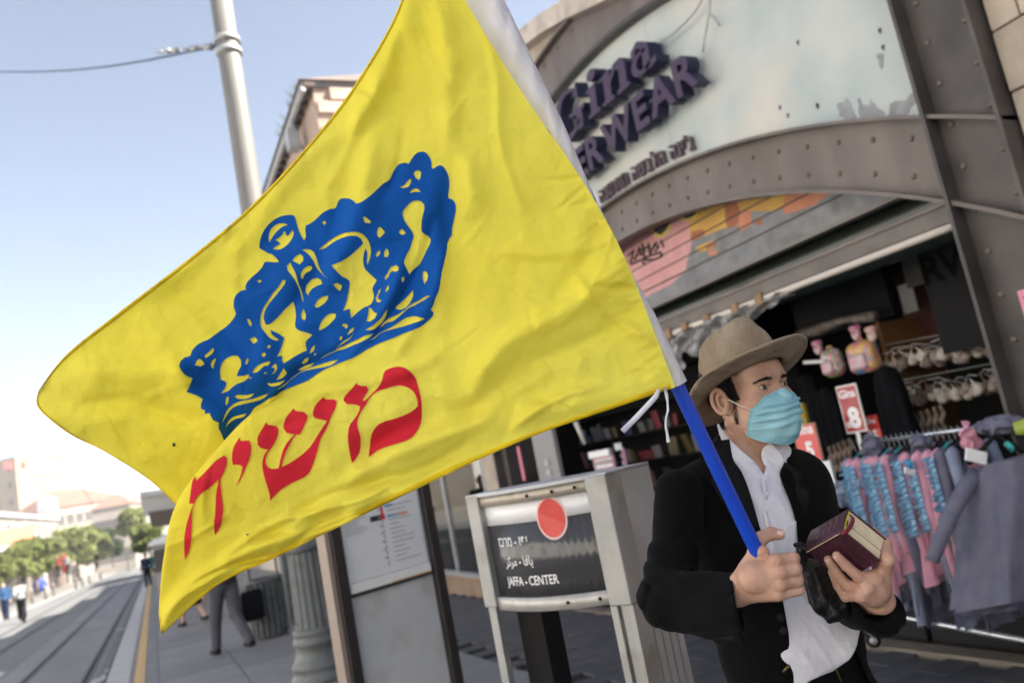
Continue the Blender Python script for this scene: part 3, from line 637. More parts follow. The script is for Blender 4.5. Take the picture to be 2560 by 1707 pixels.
m_top = mat('sign_top_blue_grey', (.46, .48, .52), .4, (.40, .42, .46), 3, 5, metal=.2)
DEPTH = .26
def SB(mb, a0, a1, b0, b1, c0, c1, mi=0): return mb.hexa([F(a0, b0, c1), F(a1, b0, c1), F(a1, b0, c0), F(a0, b0, c0), F(a0, b1, c1), F(a1, b1, c1), F(a1, b1, c0), F(a0, b1, c0)], mi)
SB(MB(), -.012, .045, zb - .03, zt - .004, -.01, .045).build('upright', m_sf, t, bevel=.003)
SB(MB(), SW - .085, SW, zb - .05, zt - .004, -.05, .05).build('upright', m_sf, t, bevel=.003)
rx = .30
SB(MB(), SW - .012, SW, zb - .05, zt - .004, -DEPTH, -.051).build('side_panel', m_steel, t)
def curved(mb, a0, a1, b0, b1, c0, c1, n=20, mi=0):
    As = np.linspace(a0, a1, n + 1)
    for i in range(n):
        p, q = As[i], As[i + 1]
        mb.add([FC(p, b0, c1), FC(q, b0, c1), FC(q, b1, c1), FC(p, b1, c1), FC(p, b0, c0), FC(q, b0, c0), FC(q, b1, c0), FC(p, b1, c0)], [(0, 1, 2, 3), (7, 6, 5, 4), (4, 5, 1, 0), (3, 2, 6, 7)], mi, True)
    return mb
n = 20; As = np.linspace(-.012, SW, n + 1); tp = MB()
top = [FC(a, zt, .022) for a in As] + [F(SW, zt, -DEPTH), F(-.012, zt, -DEPTH + .1)]; bot = [tuple(np.array(p) - [0, 0, .012]) for p in top]; N = len(top)
tp.add(top + bot, [tuple(range(N)), tuple(range(2 * N - 1, N - 1, -1))] + [(i, i + N, (i + 1) % N + N, (i + 1) % N) for i in range(N)]); tp.build('lid', m_top, t)
hh = zt - zb
curved(MB(), .045, SW - .085, zt - .05, zt - .014, 0, .012).build('top_rail', mat('warm_aluminium', (.50, .43, .35), .45, (.40, .36, .31), 30, 3, metal=.3), t)
curved(MB(), .045, SW - .085, zb - .045, zb, -.01, .012).build('bottom_rail', mat('pale_aluminium', (.52, .50, .48), .45, (.42, .41, .39), 20, 4, metal=.3), t)
for a, z in ((SW - .12, zt - .032), (SW - .20, zt - .032), (SW - .30, zt - .032), (SW - .11, zb - .022), (SW - .22, zb - .022)):
    c = np.array(FC(a, z, .014)); MB().tube([c, c + nrm * .004], .006, 8).build('screw', m_groove, t)
zw = zt - .05 - (zt - .05 - zb) * .22; HH = zt - .05 - zb
curved(MB(), .045, SW - .085, zw, zt - .05, -.012, -.006).build('white_header', mat('white_header_film', (.80, .80, .83), .3), t)
curved(MB(), .045, SW - .085, zb, zw, -.012, -.006).build('dark_pane', mat('charcoal_sign_glass', (.055, .055, .062), .16, (.07, .068, .07), 2, 3, spec=.5, coat=.12), t)
rc = SW * .62
def disc(r, c0, name, m):
    q = MB(); cz = zw + .002; pts = [(rc + r * .88 * math.cos(w), cz + r * 1.12 * math.sin(w)) for w in np.linspace(0, 2 * math.pi, 33)[:-1]]
    q.prism(pts, lambda a, b, d: FC(a, b, d), c0, c0 + .001); return q.build(name, m, t)
disc(.066, -.005, 'disc_rim', mat('disc_rim_pink', (.75, .55, .55), .4)); disc(.0585, -.0035, 'red_disc', mat('signal_red', (.62, .03, .02), .35, coat=.2))
m_wt = mat('white_lettering', (.78, .78, .80), .5)
def place_text(s, name, a0, z, size, sx=1, **k):
    vs, fs = text_mesh(s, 1, .0, **k); q = MB()
    q.add([FC(a0 + v[0] * size * sx, z + v[1] * size, -.0045) for v in vs], fs); return q.build(name, m_wt, t, flip=False)
place_text('וכרמ - ופי'.replace('וכרמ', 'זכרמ'), 'hebrew_lettering', .10, zb + HH * .545, HH * .155, .80, bold=.01)
place_text('\uFEB0\uFEDB\uFEAE\uFEE3 - \uFE8E\uFED3\uFE8E\uFEF3', 'arabic_lettering', .125, zb + HH * .335, HH * .14, .80, bold=.01)
place_text('JAFFA - CENTER', 'latin_lettering', .115, zb + HH * .125, HH * .135, .78, bold=.012)
for a, name in ((.012, 'post'), (SW - .05, 'post')):
    q = MB(); c = F(a, 0); g_ = gz(c[1]); pts = []
    for k in range(48):
        wv = 6.2832 * k / 48; r = .045 * (1 - .12 * (math.sin(wv * 6) > .3)); pts.append((math.cos(wv) * r, math.sin(wv) * r))
    if a > .1:
        q.box((0, 0, 0), (.001, .001, .001)); q = MB()
        for k, (a0, a1) in enumerate(((SW - .085, SW - .06), (SW - .052, SW - .03), (SW - .022, SW))): SB(q, a0, a1, g_, zb - .052, -.05, .045 - .012 * (k == 1))
        SB(q, SW - .06, SW - .022, g_, zb - .052, -.05, .02)
        q.build(name, m_sf, t)
    else: SB(MB(), -.008, .026, g_, zb - .031, .0, .03).build(name, m_sf, t)
q = MB()
for k in range(4): SB(q, SW - .010, SW + .001, -.1, zb - .052, -.06 - k * .05 - .035, -.06 - k * .05)
SB(q, SW - .03, SW - .011, -.1, zb - .052, -.26, -.06); q.build('ribbed_side', m_steel, t)
SB(MB(), .055, .165, -.15, zb - .04, -.16, -.05).build('rear_column', m_black, t)
SB(MB(), .05, SW - .09, zb - .02, zt - .02, -.20, -.18).build('back_panel', mat('sign_back', (.20, .20, .22), .5), t)
# ================================================================== arched shopfront (facade plane X = 4.2, runs along Y)
XF = 4.2
m_arch = mat('arch_steel_taupe', (.115, .094, .085), .5, (.165, .138, .125), 3.5, 8, .2, 30, dirt=(.11, .085, .07), dscale=2.6, stretch=(1, 1, .5))
m_archd = mat('arch_steel_dark', (.050, .043, .042), .5, (.078, .067, .062), 3.5, 8, .15, 30, dirt=(.035, .03, .028), dscale=3)
m_fasc = mat('fascia_pale_blue', (.37, .425, .42), .6, (.49, .515, .495), 1.6, 7, .03, 30, dirt=(.56, .53, .47), dscale=1.1)
m_stone2 = mat('beige_stone', (.42, .34, .27), .85, (.54, .46, .38), 3.5, 7, .5, 25, dirt=(.25, .20, .17), dscale=3)
m_stone3 = mat('beige_stone_dark', (.32, .26, .21), .85, (.44, .37, .30), 3.5, 7, .5, 25)
m_coping = mat('grey_stone_coping', (.44, .38, .33), .85, (.56, .49, .43), 3, 7, .5, 25, dirt=(.22, .19, .17), dscale=2.5)
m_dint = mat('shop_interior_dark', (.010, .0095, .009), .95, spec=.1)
def circ(c, r, y): return c[1] + math.sqrt(max(r * r - (y - c[0]) ** 2, 0))
YC = 6.0
LT, LB, UI, UO = ((YC, -3.86), 7.54), ((YC, -3.22), 6.50), ((YC, -.69), 5.74), ((YC, -.50), 6.02)
YL, YR = 9.24, 2.77
def arc(cr, y0, y1, n=40): return [(y, circ(cr[0], cr[1], y)) for y in np.linspace(y0, y1, n)]
def band(mb, lo, hi, x0, x1, mi=0):
    """solid between two polylines of equal length in the facade plane"""
    n = len(lo)
    for i in range(n - 1):
        a, b, c, d = lo[i], lo[i + 1], hi[i + 1], hi[i]
        mb.hexa([(x0, *a), (x0, *b), (x1, *b), (x1, *a), (x0, *d), (x0, *c), (x1, *c), (x1, *d)], mi)
    return mb
def off(cr, d): return (cr[0], cr[1] + d)
shop = thing('arched_shop_building', 'underwear shop building with riveted steel arches over a pale fascia and dark open front', 'shop building')
# pale fascia panel in three plates (joints show)
for k, (ya, yb) in enumerate(((2.79, 5.005), (5.01, 7.5), (7.505, 9.3))):
    band(MB(), arc(off(LT, -.03), ya, yb, 16), arc(off(UI, .05), ya, yb, 16), XF + .05, XF + .10).build('fascia_plate', m_fasc, shop)
# stains
m_peel = mat('peeled_grey', (.22, .23, .24), .8, (.30, .31, .32), 12, 5)
def trace(tile, pts): return [(tile[0] + x * tile[2], tile[1] + y * tile[2]) for x, y in pts]
def on_facade(uv, X): p = XP(uv[0], uv[1], X); return (p[1], p[2])
TR = (1900, 0, .4209)
for poly in ([(460, 650), (470, 610), (500, 600), (512, 575), (530, 600), (545, 640), (560, 670), (575, 690), (570, 720), (545, 725), (530, 700), (500, 705), (470, 690)],
             [(575, 590), (590, 580), (605, 620), (650, 625), (660, 585), (675, 610), (690, 640), (730, 660), (740, 690), (700, 715), (690, 690), (650, 690), (640, 720), (610, 710), (590, 690), (585, 650)],
             [(750, 700), (770, 640), (765, 615), (800, 600), (860, 600), (890, 560), (910, 545), (925, 530), (945, 570), (930, 600), (890, 640), (880, 680), (840, 690), (820, 740), (790, 735), (770, 705)],
             [(940, 690), (955, 640), (970, 625), (990, 650), (995, 690), (975, 725), (955, 700)], [(690, 340), (705, 320), (735, 330), (730, 370), (720, 415), (705, 390)], [(330, 625), (345, 615), (352, 640), (338, 652)]):
    q = [on_facade(p, XF + .048) for p in trace(TR, poly)]
    q2 = []
    for i, a in enumerate(q):
        b = q[(i + 1) % len(q)]; q2.append(a); q2.append(((a[0] + b[0]) / 2 + random.uniform(-.012, .012), (a[1] + b[1]) / 2 + random.uniform(-.012, .012)))
    MB().prism(q2, lambda a, b, d: (d, a, b), XF + .0475, XF + .0495).build('peeled_patch', m_peel, shop)
for k, (u, v) in enumerate(((1995, 108), (2200, 78), (2208, 120), (2044, 266), (1950, 270), (1970, 290), (2255, 95))):
    q = on_facade((u, v), XF + .048); MB().prism([(q[0] + .012 * math.cos(a) * (1 + .5 * math.sin(3 * a)), q[1] + .02 * math.sin(a)) for a in np.linspace(0, 5.5, 9)], lambda a, b, d: (d, a, b), XF + .0475, XF + .0490).build('rust_spot', m_archd, shop)
# steel arches: web plus two projecting flanges
la = thing('steel_arch', None, None); la.parent = shop
la = shop
web = band(MB(), arc(off(LB, .02), YR, YL), arc(off(LT, -.02), YR, YL), XF + .02, XF + .07); web.build('arch_web', m_arch, shop)
band(MB(), arc(off(LT, -.022), 2.36, 9.64), arc(off(LT, .0), 2.36, 9.64), XF - .07, XF + .07).build('arch_flange', m_arch, shop)
band(MB(), arc(off(LB, -.0), 2.36, 9.64), arc(off(LB, .024), 2.36, 9.64), XF - .07, XF + .07).build('arch_flange', m_arch, shop)
band(MB(), arc(off(UI, .0), YR, YL), arc(off(UI, .035), YR, YL), XF - .06, XF + .10).build('arch_flange', m_archd, shop)
band(MB(), arc(off(UI, .035), YR, YL), arc(off(UO, .0), YR, YL), XF - .0, XF + .10).build('arch_web', m_arch, shop)
band(MB(), arc(off(UO, .0), YR, YL), arc(off(UO, .03), YR, YL), XF - .07, XF + .10).build('arch_flange', m_arch, shop)
# columns
for (ya, yb) in ((2.36, 2.77), (9.24, 9.65)):
    MB().bx(XF + .02, XF + .08, ya + .022, yb - .022, -.3, 6.2).build('column_web', m_archd, shop)
    for y in (ya, yb - .022): MB().bx(XF - .09, XF + .30, y, y + .022, -.3, 6.2).build('column_flange', m_archd, shop)
# rivets
rv = MB().lathe([(.019, 0), (.018, .007), (.012, .013), (.003, .015)], (0, 0, 0), 8)
m_rivet = mat('rivet_rusty', (.14, .115, .10), .55)
pr = rv.build('rivet', m_rivet, shop); first = True
def rivet(x, y, z):
    global first
    o = pr if first else pr.copy()
    if not first: COL.objects.link(o)
    first = False; o.parent = shop; o.location = (x, y, z); o.rotation_euler = (0, -math.pi / 2, 0)
for y in np.arange(2.93, 8.3, .245): rivet(XF + .02, y, circ(*off(LT, -.13), y)); rivet(XF + .02, y + .05, circ(*off(LB, .12), y + .05))
for z in np.arange(.4, 4.6, .245):
    for y in (2.45, 2.68): rivet(XF + .02, y, z)
for y in np.arange(4.2, 7.4, .3): rivet(XF, y, circ(*off(UO, -.06), y))
# stone parapet above the upper arch, in blocks
ys_ = np.arange(4.2, 9.61, .6)
def toplip(y): return np.interp(y, [4.2, 5.3, 5.88, 6.38, 7.12, 8.2, 9.65], [5.15, 5.5, 5.71, 5.86, 6.02, 6.15, 6.2])
for i, y in enumerate(ys_):
    y1 = min(y + .594, 9.65)
    band(MB(), [(v, circ(*off(UO, .034), v)) for v in np.linspace(y, y1, 5)], [(v, toplip(v) - .20) for v in np.linspace(y, y1, 5)], XF + .02 + .004 * (i % 2), XF + .3).build('stone', m_stone3, shop)
    band(MB(), [(v, toplip(v) - .196) for v in np.linspace(y, y1, 5)], [(v, toplip(v)) for v in np.linspace(y, y1, 5)], XF - .10, XF + .3).build('coping_stone', m_coping, shop)
# stone wall to the right of the column: coursed blocks with recessed joints
wl = thing('stone_wall', 'beige coursed stone wall at the right edge beside the steel column', 'wall')
MB().bx(XF + .07, XF + .5, -6, 2.355, -.3, 9).build('mortar', mat('mortar_shadow', (.16, .13, .11), .9), wl)  # mortar toned darker than the stones
row = 0; z = -.2
while z < 6.2:
    h = .34; y = 2.35; k = 0
    while y > -.9:
        l = (.16 if row % 2 == 0 else .3) if k == 0 else random.choice((.55, .66, .8)); y0 = y - l
        x = XF + .03 + random.uniform(-.008, .01)
        if z > 1.5 or y > 1.2: MB().bx(x, XF + .08, y0 + .006, y - .004, z + .005, z + h - .005).build('stone', m_stone2 if (row + k) % 3 else m_stone3, wl, bevel=.006)
        y = y0; k += 1
    z += h; row += 1
# masses behind: upper storey, set back body, roof, neighbours
MB().bx(XF + .32, 9, 2.3, 9.6, 4.9, 5.3).build('roof_slab', m_concrete, shop)
MB().bx(6.8, 12, 2.3, 15.6, 0, 8.0).build('rear_block', m_stone3, shop)
nb = thing('stone_house', 'tall beige stone house standing right of the arched shop', 'building')
MB().bx(XF + .52, 12, -14, 2.30, -.5, 12).build('wall', m_stone2, nb)
# ------------------------------------------------------------------ left bay: show window, stone pier, upper wall
lb = thing('glazed_shopfront', 'glazed shop window with mannequins and a white plinth seen left of the station sign', 'shopfront')
MB().bx(XF - .02, XF + .3, 9.66, 10.25, -.4, 3.0).build('stone_pier', m_stone3, lb)
MB().bx(XF, XF + .35, 9.66, 15.75, 2.9, 7.3).build('upper_wall', m_stone3, lb)
MB().bx(XF - .06, XF + .3, 10.25, 15.7, -.42, -.02).build('plinth', mat('brown_stone_sill', (.26, .17, .11), .7, (.34, .24, .17), 4, 5), lb)
MB().bx(XF - .08, XF + .02, 10.25, 15.7, -.02, .03).build('sill', m_galv, lb)
for y in (10.27, 12.0, 13.8, 15.6): MB().bx(XF - .02, XF + .06, y, y + .07, .03, 2.9).build('mullion', m_galv, lb)
for y in (10.34, 12.07, 13.87): MB().bx(XF + .012, XF + .02, y, y + 1.66, .03, 2.9).build('pane', glass('window_glass', refl=.06), lb)
MB().bx(XF + 2.4, XF + 2.5, 10.25, 15.7, -.2, 3).build('back_wall', mat('warm_cream_wall', (.55, .50, .40), .8, (.36, .34, .30), 1.5, 4), lb)
MB().bx(XF, XF + 2.5, 10.25, 15.7, -.25, -.2).build('shop_floor', m_galv, lb)
MB().box((XF + .7, 11.35, .28), (.7, .75, .52)).build('display_plinth', m_white, lb)
MB().box((XF + .8, 12.6, .26), (.9, .9, .5)).build('display_plinth', m_paper, lb)
def mannequin(x, y, z, rz, label, cm):
    t = thing('mannequin', label, 'mannequin', (x, y, z), rz)
    v, f = nets(lambda p: smin(smin(ellip(p, (0, 0, 1.25), (.16, .10, .26)), ellip(p, (0, 0, .98), (.15, .11, .14)), .06), np.minimum(smin(capsule(p, (-.08, 0, .9), (-.09, .02, .48), .08, .055), capsule(p, (-.09, .02, .48), (-.09, 0, .08), .052, .035), .03), smin(capsule(p, (.08, 0, .9), (.09, .05, .48), .08, .055), capsule(p, (.09, .05, .48), (.1, 0, .08), .052, .035), .03)), .03), (-.3, -.25, 0), (.3, .25, 1.6), .02)
    npmesh('body', v, f, mat('mannequin_ivory', (.50, .52, .48), .4), t)
    v, f = nets(lambda p: smax(capsule(p, (0, 0, 1.35), (0, 0, .62), .15, .24), -(p[..., 2] - .6), .02), (-.35, -.35, .5), (.35, .35, 1.6), .025); npmesh('dress', v, f, cm, t)
    MB().lathe([(.05, 1.5), (.04, 1.56), (.075, 1.64), (.08, 1.72), (.02, 1.8)], (0, 0, 0), 14).build('head', m_white, t)
mannequin(XF + .75, 11.35, .54, 1.2, 'mannequin in a cream dress on the white plinth in the shop window', mat('cream_dress', (.62, .58, .46), .8))
mannequin(XF + 1.1, 12.7, .5, 1.5, 'mannequin in a grey dress behind the one in cream', clo('pale_grey_dress', (.42, .43, .44)))
mannequin(XF + 1.7, 10.8, -.2, 1.9, 'mannequin in a pale dress at the back of the shop window', clo('ivory_dress', (.5, .48, .42)))
t = thing('potted_plant', 'round leafy plant in a tan pot inside the shop window', 'plant', (XF + .35, 11.95, .03))
MB().lathe([(.14, 0), (.18, .25), (.17, .26), (.15, .24)], (0, 0, 0), 16).build('pot', mat('tan_pot', (.36, .24, .14), .8), t)
rg = np.random.default_rng(3); n = 700; d = rg.normal(size=(n, 3)); d /= np.linalg.norm(d, axis=1)[:, None]; c = d * (.24 * rg.random(n) ** .4)[:, None] + [0, 0, .45]
a = rg.normal(size=(n, 3)) * .02; b = rg.normal(size=(n, 3)) * .02
npmesh('foliage', np.stack([c - a, c + b, c + a, c - b], 1).reshape(-1, 3), np.arange(4 * n).reshape(-1, 4), m_leafC, t, False)
p = XP(1303, 1158, XF - .03); t = thing('notice_strip', 'narrow pink notice strip on the dark pillar behind the station sign', 'notice', tuple(p))
MB().box((0, 0, 0), (.01, .07, .42)).build('sheet', mat('pink_notice', (.62, .20, .26), .6), t)
# ------------------------------------------------------------------ tall stone houses further along the row (they shade the street)
def row_house(name, label, y0, y1, z1, m, nwin, x=XF):
    t = thing(name, label, 'building')
    MB().bx(x, x + 11, y0, y1, -3, z1).build('wall', m, t)
    MB().bx(x - .25, x + 11.3, y0 - .05, y1 + .1, z1, z1 + .14).build('eaves', mat('eaves_grey', (.13, .12, .12), .7, (.20, .19, .18), 3, 5), t)
    for i in range(nwin):
        for z in np.arange(3.9, z1 - 1.6, 3.0):
            y = y0 + (y1 - y0) * (i + .5) / nwin
            w = MB().bx(x - .02, x + .02, y - .5, y + .5, z, z + 1.5).build('window', m_winfar, t); MB().bx(x - .10, x + .0, y - .6, y + .6, z - .12, z - .003).build('sill', m_coping, w)
    return t
h1 = row_house('eaved_stone_house', 'stone house with overhanging tiled eaves seen above the flag beside the tall pole', 15.85, 27.5, 10.15, mat('brown_limestone', (.34, .24, .19), .9, (.44, .33, .27), 5, 6, .6, 14), 4)
rf = MB(); rf.hexa([(XF - .3, 15.72, 10.295), (XF + 11.3, 15.72, 10.295), (XF + 11.3, 27.6, 10.295), (XF - .3, 27.6, 10.295), (XF + 2.4, 17.6, 11.6), (XF + 9, 17.6, 11.6), (XF + 9, 25.6, 11.6), (XF + 2.4, 25.6, 11.6)]); rf.build('roof', mat('old_roof', (.13, .10, .09), .85, (.19, .15, .13), 4, 5), h1)
m_rough = [mat('pink_limestone', (.40, .29, .24), .9, (.50, .40, .33), 5, 6, .8, 14), mat('tan_limestone', (.34, .24, .19), .9, (.44, .34, .28), 5, 6, .8, 14)]
prs = [MB().box((0, 0, 0), (.585, .08, .285)).build('stone', m, h1, bevel=.02) for m in m_rough]; us = [0, 0]
for i in range(6):
    for j in range(16):
        k = random.random() < .4; k = int(k); o = prs[k] if not us[k] else prs[k].copy()
        if us[k]: COL.objects.link(o)
        us[k] = 1; o.parent = h1; o.location = (XF + .32 + i * .6 + (.3 if j % 2 else 0), 15.83 - random.uniform(0, .03), 5.5 + j * .3)
MB().tube([(XF - .24, 15.78, 10.08), (XF - .24, 27.4, 10.08)], .07, 8).build('gutter', m_galv, h1)
MB().tube([(XF - .24, 17.2, 10.05), (XF - .20, 17.2, 9.6), (XF - .08, 17.2, 9.3), (XF - .08, 17.2, 4)], .06, 8).build('downpipe', m_galv, h1)
MB().box((XF - .3, 17.2, 9.55), (.25, .35, .4)).build('rain_hopper', m_galv, h1)
q = MB()
for k in range(26): y = 15.6 + k * .45; q.box((XF - .13, y, 10.09), (.24, .10, .10))
tag(q.build('rafter_ends', mat('old_timber', (.10, .07, .06), .8), h1), kind='stuff')
for k in range(6):
    y = 16 + k * .5 + random.uniform(0, .3); q = MB()
    for s in range(7): a = random.uniform(0, 6.28); q.tube([(XF - .28, y, 10.32), (XF - .32 + .1 * math.cos(a), y + .12 * math.sin(a), 10.46 + random.uniform(0, .08))], [.006, .002], 4)
    q.build('weed_tuft', m_leafC, h1)
row_house('row_house', 'stone house standing behind the eaved house along the right side', 27.7, 38, 8.4, m_stoneL, 3)
row_house('row_house', 'taller stone house further along the right side of the street', 38.2, 50, 7.2, m_stone2, 4)
row_house('row_house', 'last shaded stone house on the right side of the street', 50.2, 74, 6.4, m_stone3, 6)
row_house('row_house', 'far stone house at the right end of the street', 78, 96, 8.2, m_stoneL, 5)
# ------------------------------------------------------------------ sign letters
m_lf = mat('letter_face_purple', (.050, .032, .066), .55, (.062, .040, .078), 6, 4, spec=.3); m_ls = mat('letter_side_indigo', (.020, .022, .055), .55, spec=.3)
def fy(Y, Z, X): return lambda a, b, c: (X - c, Y - a, Z + b)
def letters(s, y_left, z0, size, sx, X, ext, name, parent, bold, shear=0, gap=.05, rise=0, serif=False, mats=None):
    y = y_left
    for ch in s:
        if ch == ' ': y -= size * sx * .35; continue
        vs, fs = text_mesh(ch, 1, ext / 2 / 1, bold=bold, shear=shear)
        xs = [v[0] for v in vs]; x0, w = min(xs), max(xs) - min(xs)
        q = MB(); zz = z0 + rise * (y_left - y)
        q.add([(X - v[2], y - (v[0] - x0) * size * sx, zz + v[1] * size) for v in vs], fs)
        o = q.build(name, mats or [m_lf, m_ls], parent)
        for p in o.data.polygons:
            p.material_index = 0 if abs(p.normal.x) > .7 or mats else 1
        y -= (w * sx + gap) * size
    return y
sg = thing('shop_sign', 'purple raised lettering of the shop sign fixed on the pale fascia', 'sign')
# line two: UNDERWEAR
LW = letters
SXW = 1.0
y_end = letters('ERWEAR', 6.22, 4.015, .40, SXW * 1.09, XF - .08, .12, 'letter', sg, .03, gap=.065); letters('UND', 7.18, 4.015, .40, .98, XF - .08, .12, 'letter', sg, .03, gap=.065)
print('letters end', y_end)
# line one: Gina, serifed and slanted
def stroke(pl, name='letter'):
    o = None; q = MB()
    for poly in pl: q.prism([(6.57 - .89 * a, 4.525 + .66 * (b - 4.55) - .035 * a) for a, b in poly], lambda a, b, d: (d, a, b), XF - .14, XF + .0)
    o = q.build(name, [m_lf, m_ls], sg)
    for p in o.data.polygons: p.material_index = 0 if abs(p.normal.x) > .7 else 1
def arcp(cx, cz, rx, rz, a0, a1, w0, w1, n=16):
    out, inn = [], []
    for i in range(n + 1):
        a = math.radians(a0 + (a1 - a0) * i / n); k = i / n; w = w0 + (w1 - w0) * math.sin(math.pi * k)
        out.append((cx + rx * math.cos(a), cz + rz * math.sin(a))); inn.append((cx + (rx - w) * math.cos(a), cz + (rz - w * .8) * math.sin(a)))
    return out + inn[::-1]
GB = 4.55
def S(pl): return [(a + (b - GB) * .12, b) for a, b in pl]
stroke([S(arcp(.42, GB + .22, .30, .36, 50, 330, .05, .16)), S([(.56, GB + .40), (.66, GB + .56), (.68, GB + .34)]), S([(.46, GB + .20), (.78, GB + .20), (.78, GB + .15), (.72, GB + .13), (.72, GB - .10), (.60, GB - .10), (.60, GB + .13), (.46, GB + .15)])])
stroke([S([(.84, GB + .30), (1.02, GB + .33), (1.02, GB - .02), (1.08, GB - .04), (1.08, GB - .08), (.84, GB - .08), (.84, GB - .04), (.90, GB - .02), (.90, GB + .26), (.84, GB + .26)]), S([(.97 + .085 * math.cos(a), GB + .46 + .08 * math.sin(a)) for a in np.linspace(0, 6.0, 12)])])
stroke([S([(1.12, GB + .30), (1.30, GB + .33), (1.30, GB - .02), (1.35, GB - .04), (1.35, GB - .08), (1.12, GB - .08), (1.12, GB - .04), (1.18, GB - .02), (1.18, GB + .26), (1.12, GB + .26)]), S([(1.30, GB + .22), (1.38, GB + .34), (1.50, GB + .35), (1.58, GB + .25), (1.58, GB - .02), (1.63, GB - .04), (1.63, GB - .08), (1.40, GB - .08), (1.40, GB - .04), (1.46, GB - .02), (1.46, GB + .22), (1.40, GB + .25), (1.30, GB + .14)])])
stroke([S(arcp(1.84, GB + .06, .17, .15, 60, 330, .05, .09)), S([(1.88, GB + .30), (1.96, GB + .24), (1.97, GB - .0), (2.06, GB + .02), (2.06, GB - .06), (1.96, GB - .09), (1.86, GB - .03), (1.86, GB + .20), (1.80, GB + .27), (1.75, GB + .24), (1.77, GB + .18), (1.68, GB + .18), (1.69, GB + .28), (1.80, GB + .35)])])
# Hebrew line follows the arch
m_heb = mat('hebrew_letter_mauve', (.11, .075, .09), .6)
heb = "\u05d2'\u05d9\u05e0\u05d4 \u05d4\u05dc\u05d1\u05e9\u05d4 \u05ea\u05d7\u05ea\u05d5\u05e0\u05d4"[::-1]
# start so that the first Hebrew letter (gimel) ends near Y = 4.72
tot = 0; ws = []
for ch in heb:
    if ch == ' ': ws.append(.45); continue
    vs, _ = text_mesh(ch, 1, 0, bold=.02); xs = [v[0] for v in vs]; ws.append(max(xs) - min(xs) + .14)
sz, sxx = .20, .72
y = 4.70 + sum(ws) * sz * sxx
for ch, w in zip(heb, ws):
    if ch != ' ':
        vs, fs = text_mesh(ch, 1, .10, bold=.004); x0 = min(v[0] for v in vs); yc = y - w * sz * sxx / 2
        sl = -(yc - YC) / math.sqrt(LT[1] ** 2 - (yc - YC) ** 2); zz = circ(*off(LT, .065), yc)
        MB().add([(XF + .02 - v[2] * sz, y - (v[0] - x0) * sz * sxx, zz + v[1] * sz + sl * (yc - y + (v[0] - x0) * sz * sxx) * -1) for v in vs], fs).build('hebrew_letter', m_heb, sg)
    y -= w * sz * sxx
# cables on the fascia
t = thing('sign_cable', 'thin grey cables hanging over the shop fascia above the sign letters', 'cable')
C2 = (1300, 0, .3826)
for pts in ([(1190, 0), (1150, 70), (1080, 150), (1000, 225), (930, 270), (860, 305), (800, 330)], [(1240, 0), (1238, 60), (1220, 180), (1205, 260), (1195, 345)], [(1245, 95), (1275, 125), (1305, 170)]):
    MB().tube([XP(*p, XF - .03) for p in trace(C2, pts)], .008, 6).build('wire', m_galv, t)
# ------------------------------------------------------------------ roller shutter (half open) with its painted picture
sh = thing('roller_shutter', 'half raised metal roller shutter painted with pink and orange graffiti under the arch', 'roller shutter')
m_shut = mat('shutter_grey', (.15, .155, .165), .55, (.20, .205, .21), 6, 5, .05, 40, metal=.3, dirt=(.11, .105, .10), dscale=5)
XS = XF + .22; Z0 = 2.66; SHS = .115
zs = [Z0 + .16 + k * SHS for k in range(10)]
MB().bx(XS - .02, XS + .03, 2.8, 9.2, Z0, Z0 + .15).build('bottom_rail', m_shut, sh); MB().bx(XS - .05, XS + .04, 2.8, 9.2, Z0 - .03, Z0 - .001).build('bottom_lip', mat('shutter_edge', (.16, .145, .135), .5), sh)
q = MB().bx(0, .03, 2.8, 9.2, .012, SHS); q.bx(.012, .03, 2.8, 9.2, 0, .012, 1)
prs = q.build('slat', [m_shut, m_archd], sh)
for k, z in enumerate(zs):
    o = prs if k == 0 else prs.copy()
    if k: COL.objects.link(o)
    o.parent = sh; o.location = (XS, 0, z)
C3 = (1480, 440, .3571)
def clipz(poly, z, keep_above):
    out = []
    for i in range(len(poly)):
        a, b = poly[i], poly[(i + 1) % len(poly)]; ia = (a[1] >= z) == keep_above; ib = (b[1] >= z) == keep_above
        if ia: out.append(a)
        if ia != ib: k = (z - a[1]) / (b[1] - a[1]); out.append((a[0] + (b[0] - a[0]) * k, z))
    return out
gm = [mat('graffiti_pink', (.52, .24, .24), .7, (.58, .32, .31), 5, 4), mat('graffiti_yellow', (.56, .34, .07), .7, (.50, .28, .06), 6, 4), mat('graffiti_orange', (.48, .17, .09), .7, (.54, .22, .13), 6, 4), mat('graffiti_rust', (.32, .11, .05), .7), mat('graffiti_black', (.02, .02, .02), .6), mat('graffiti_yellow_line', (.62, .50, .05), .6), mat('graffiti_teal', (.03, .22, .25), .5)]
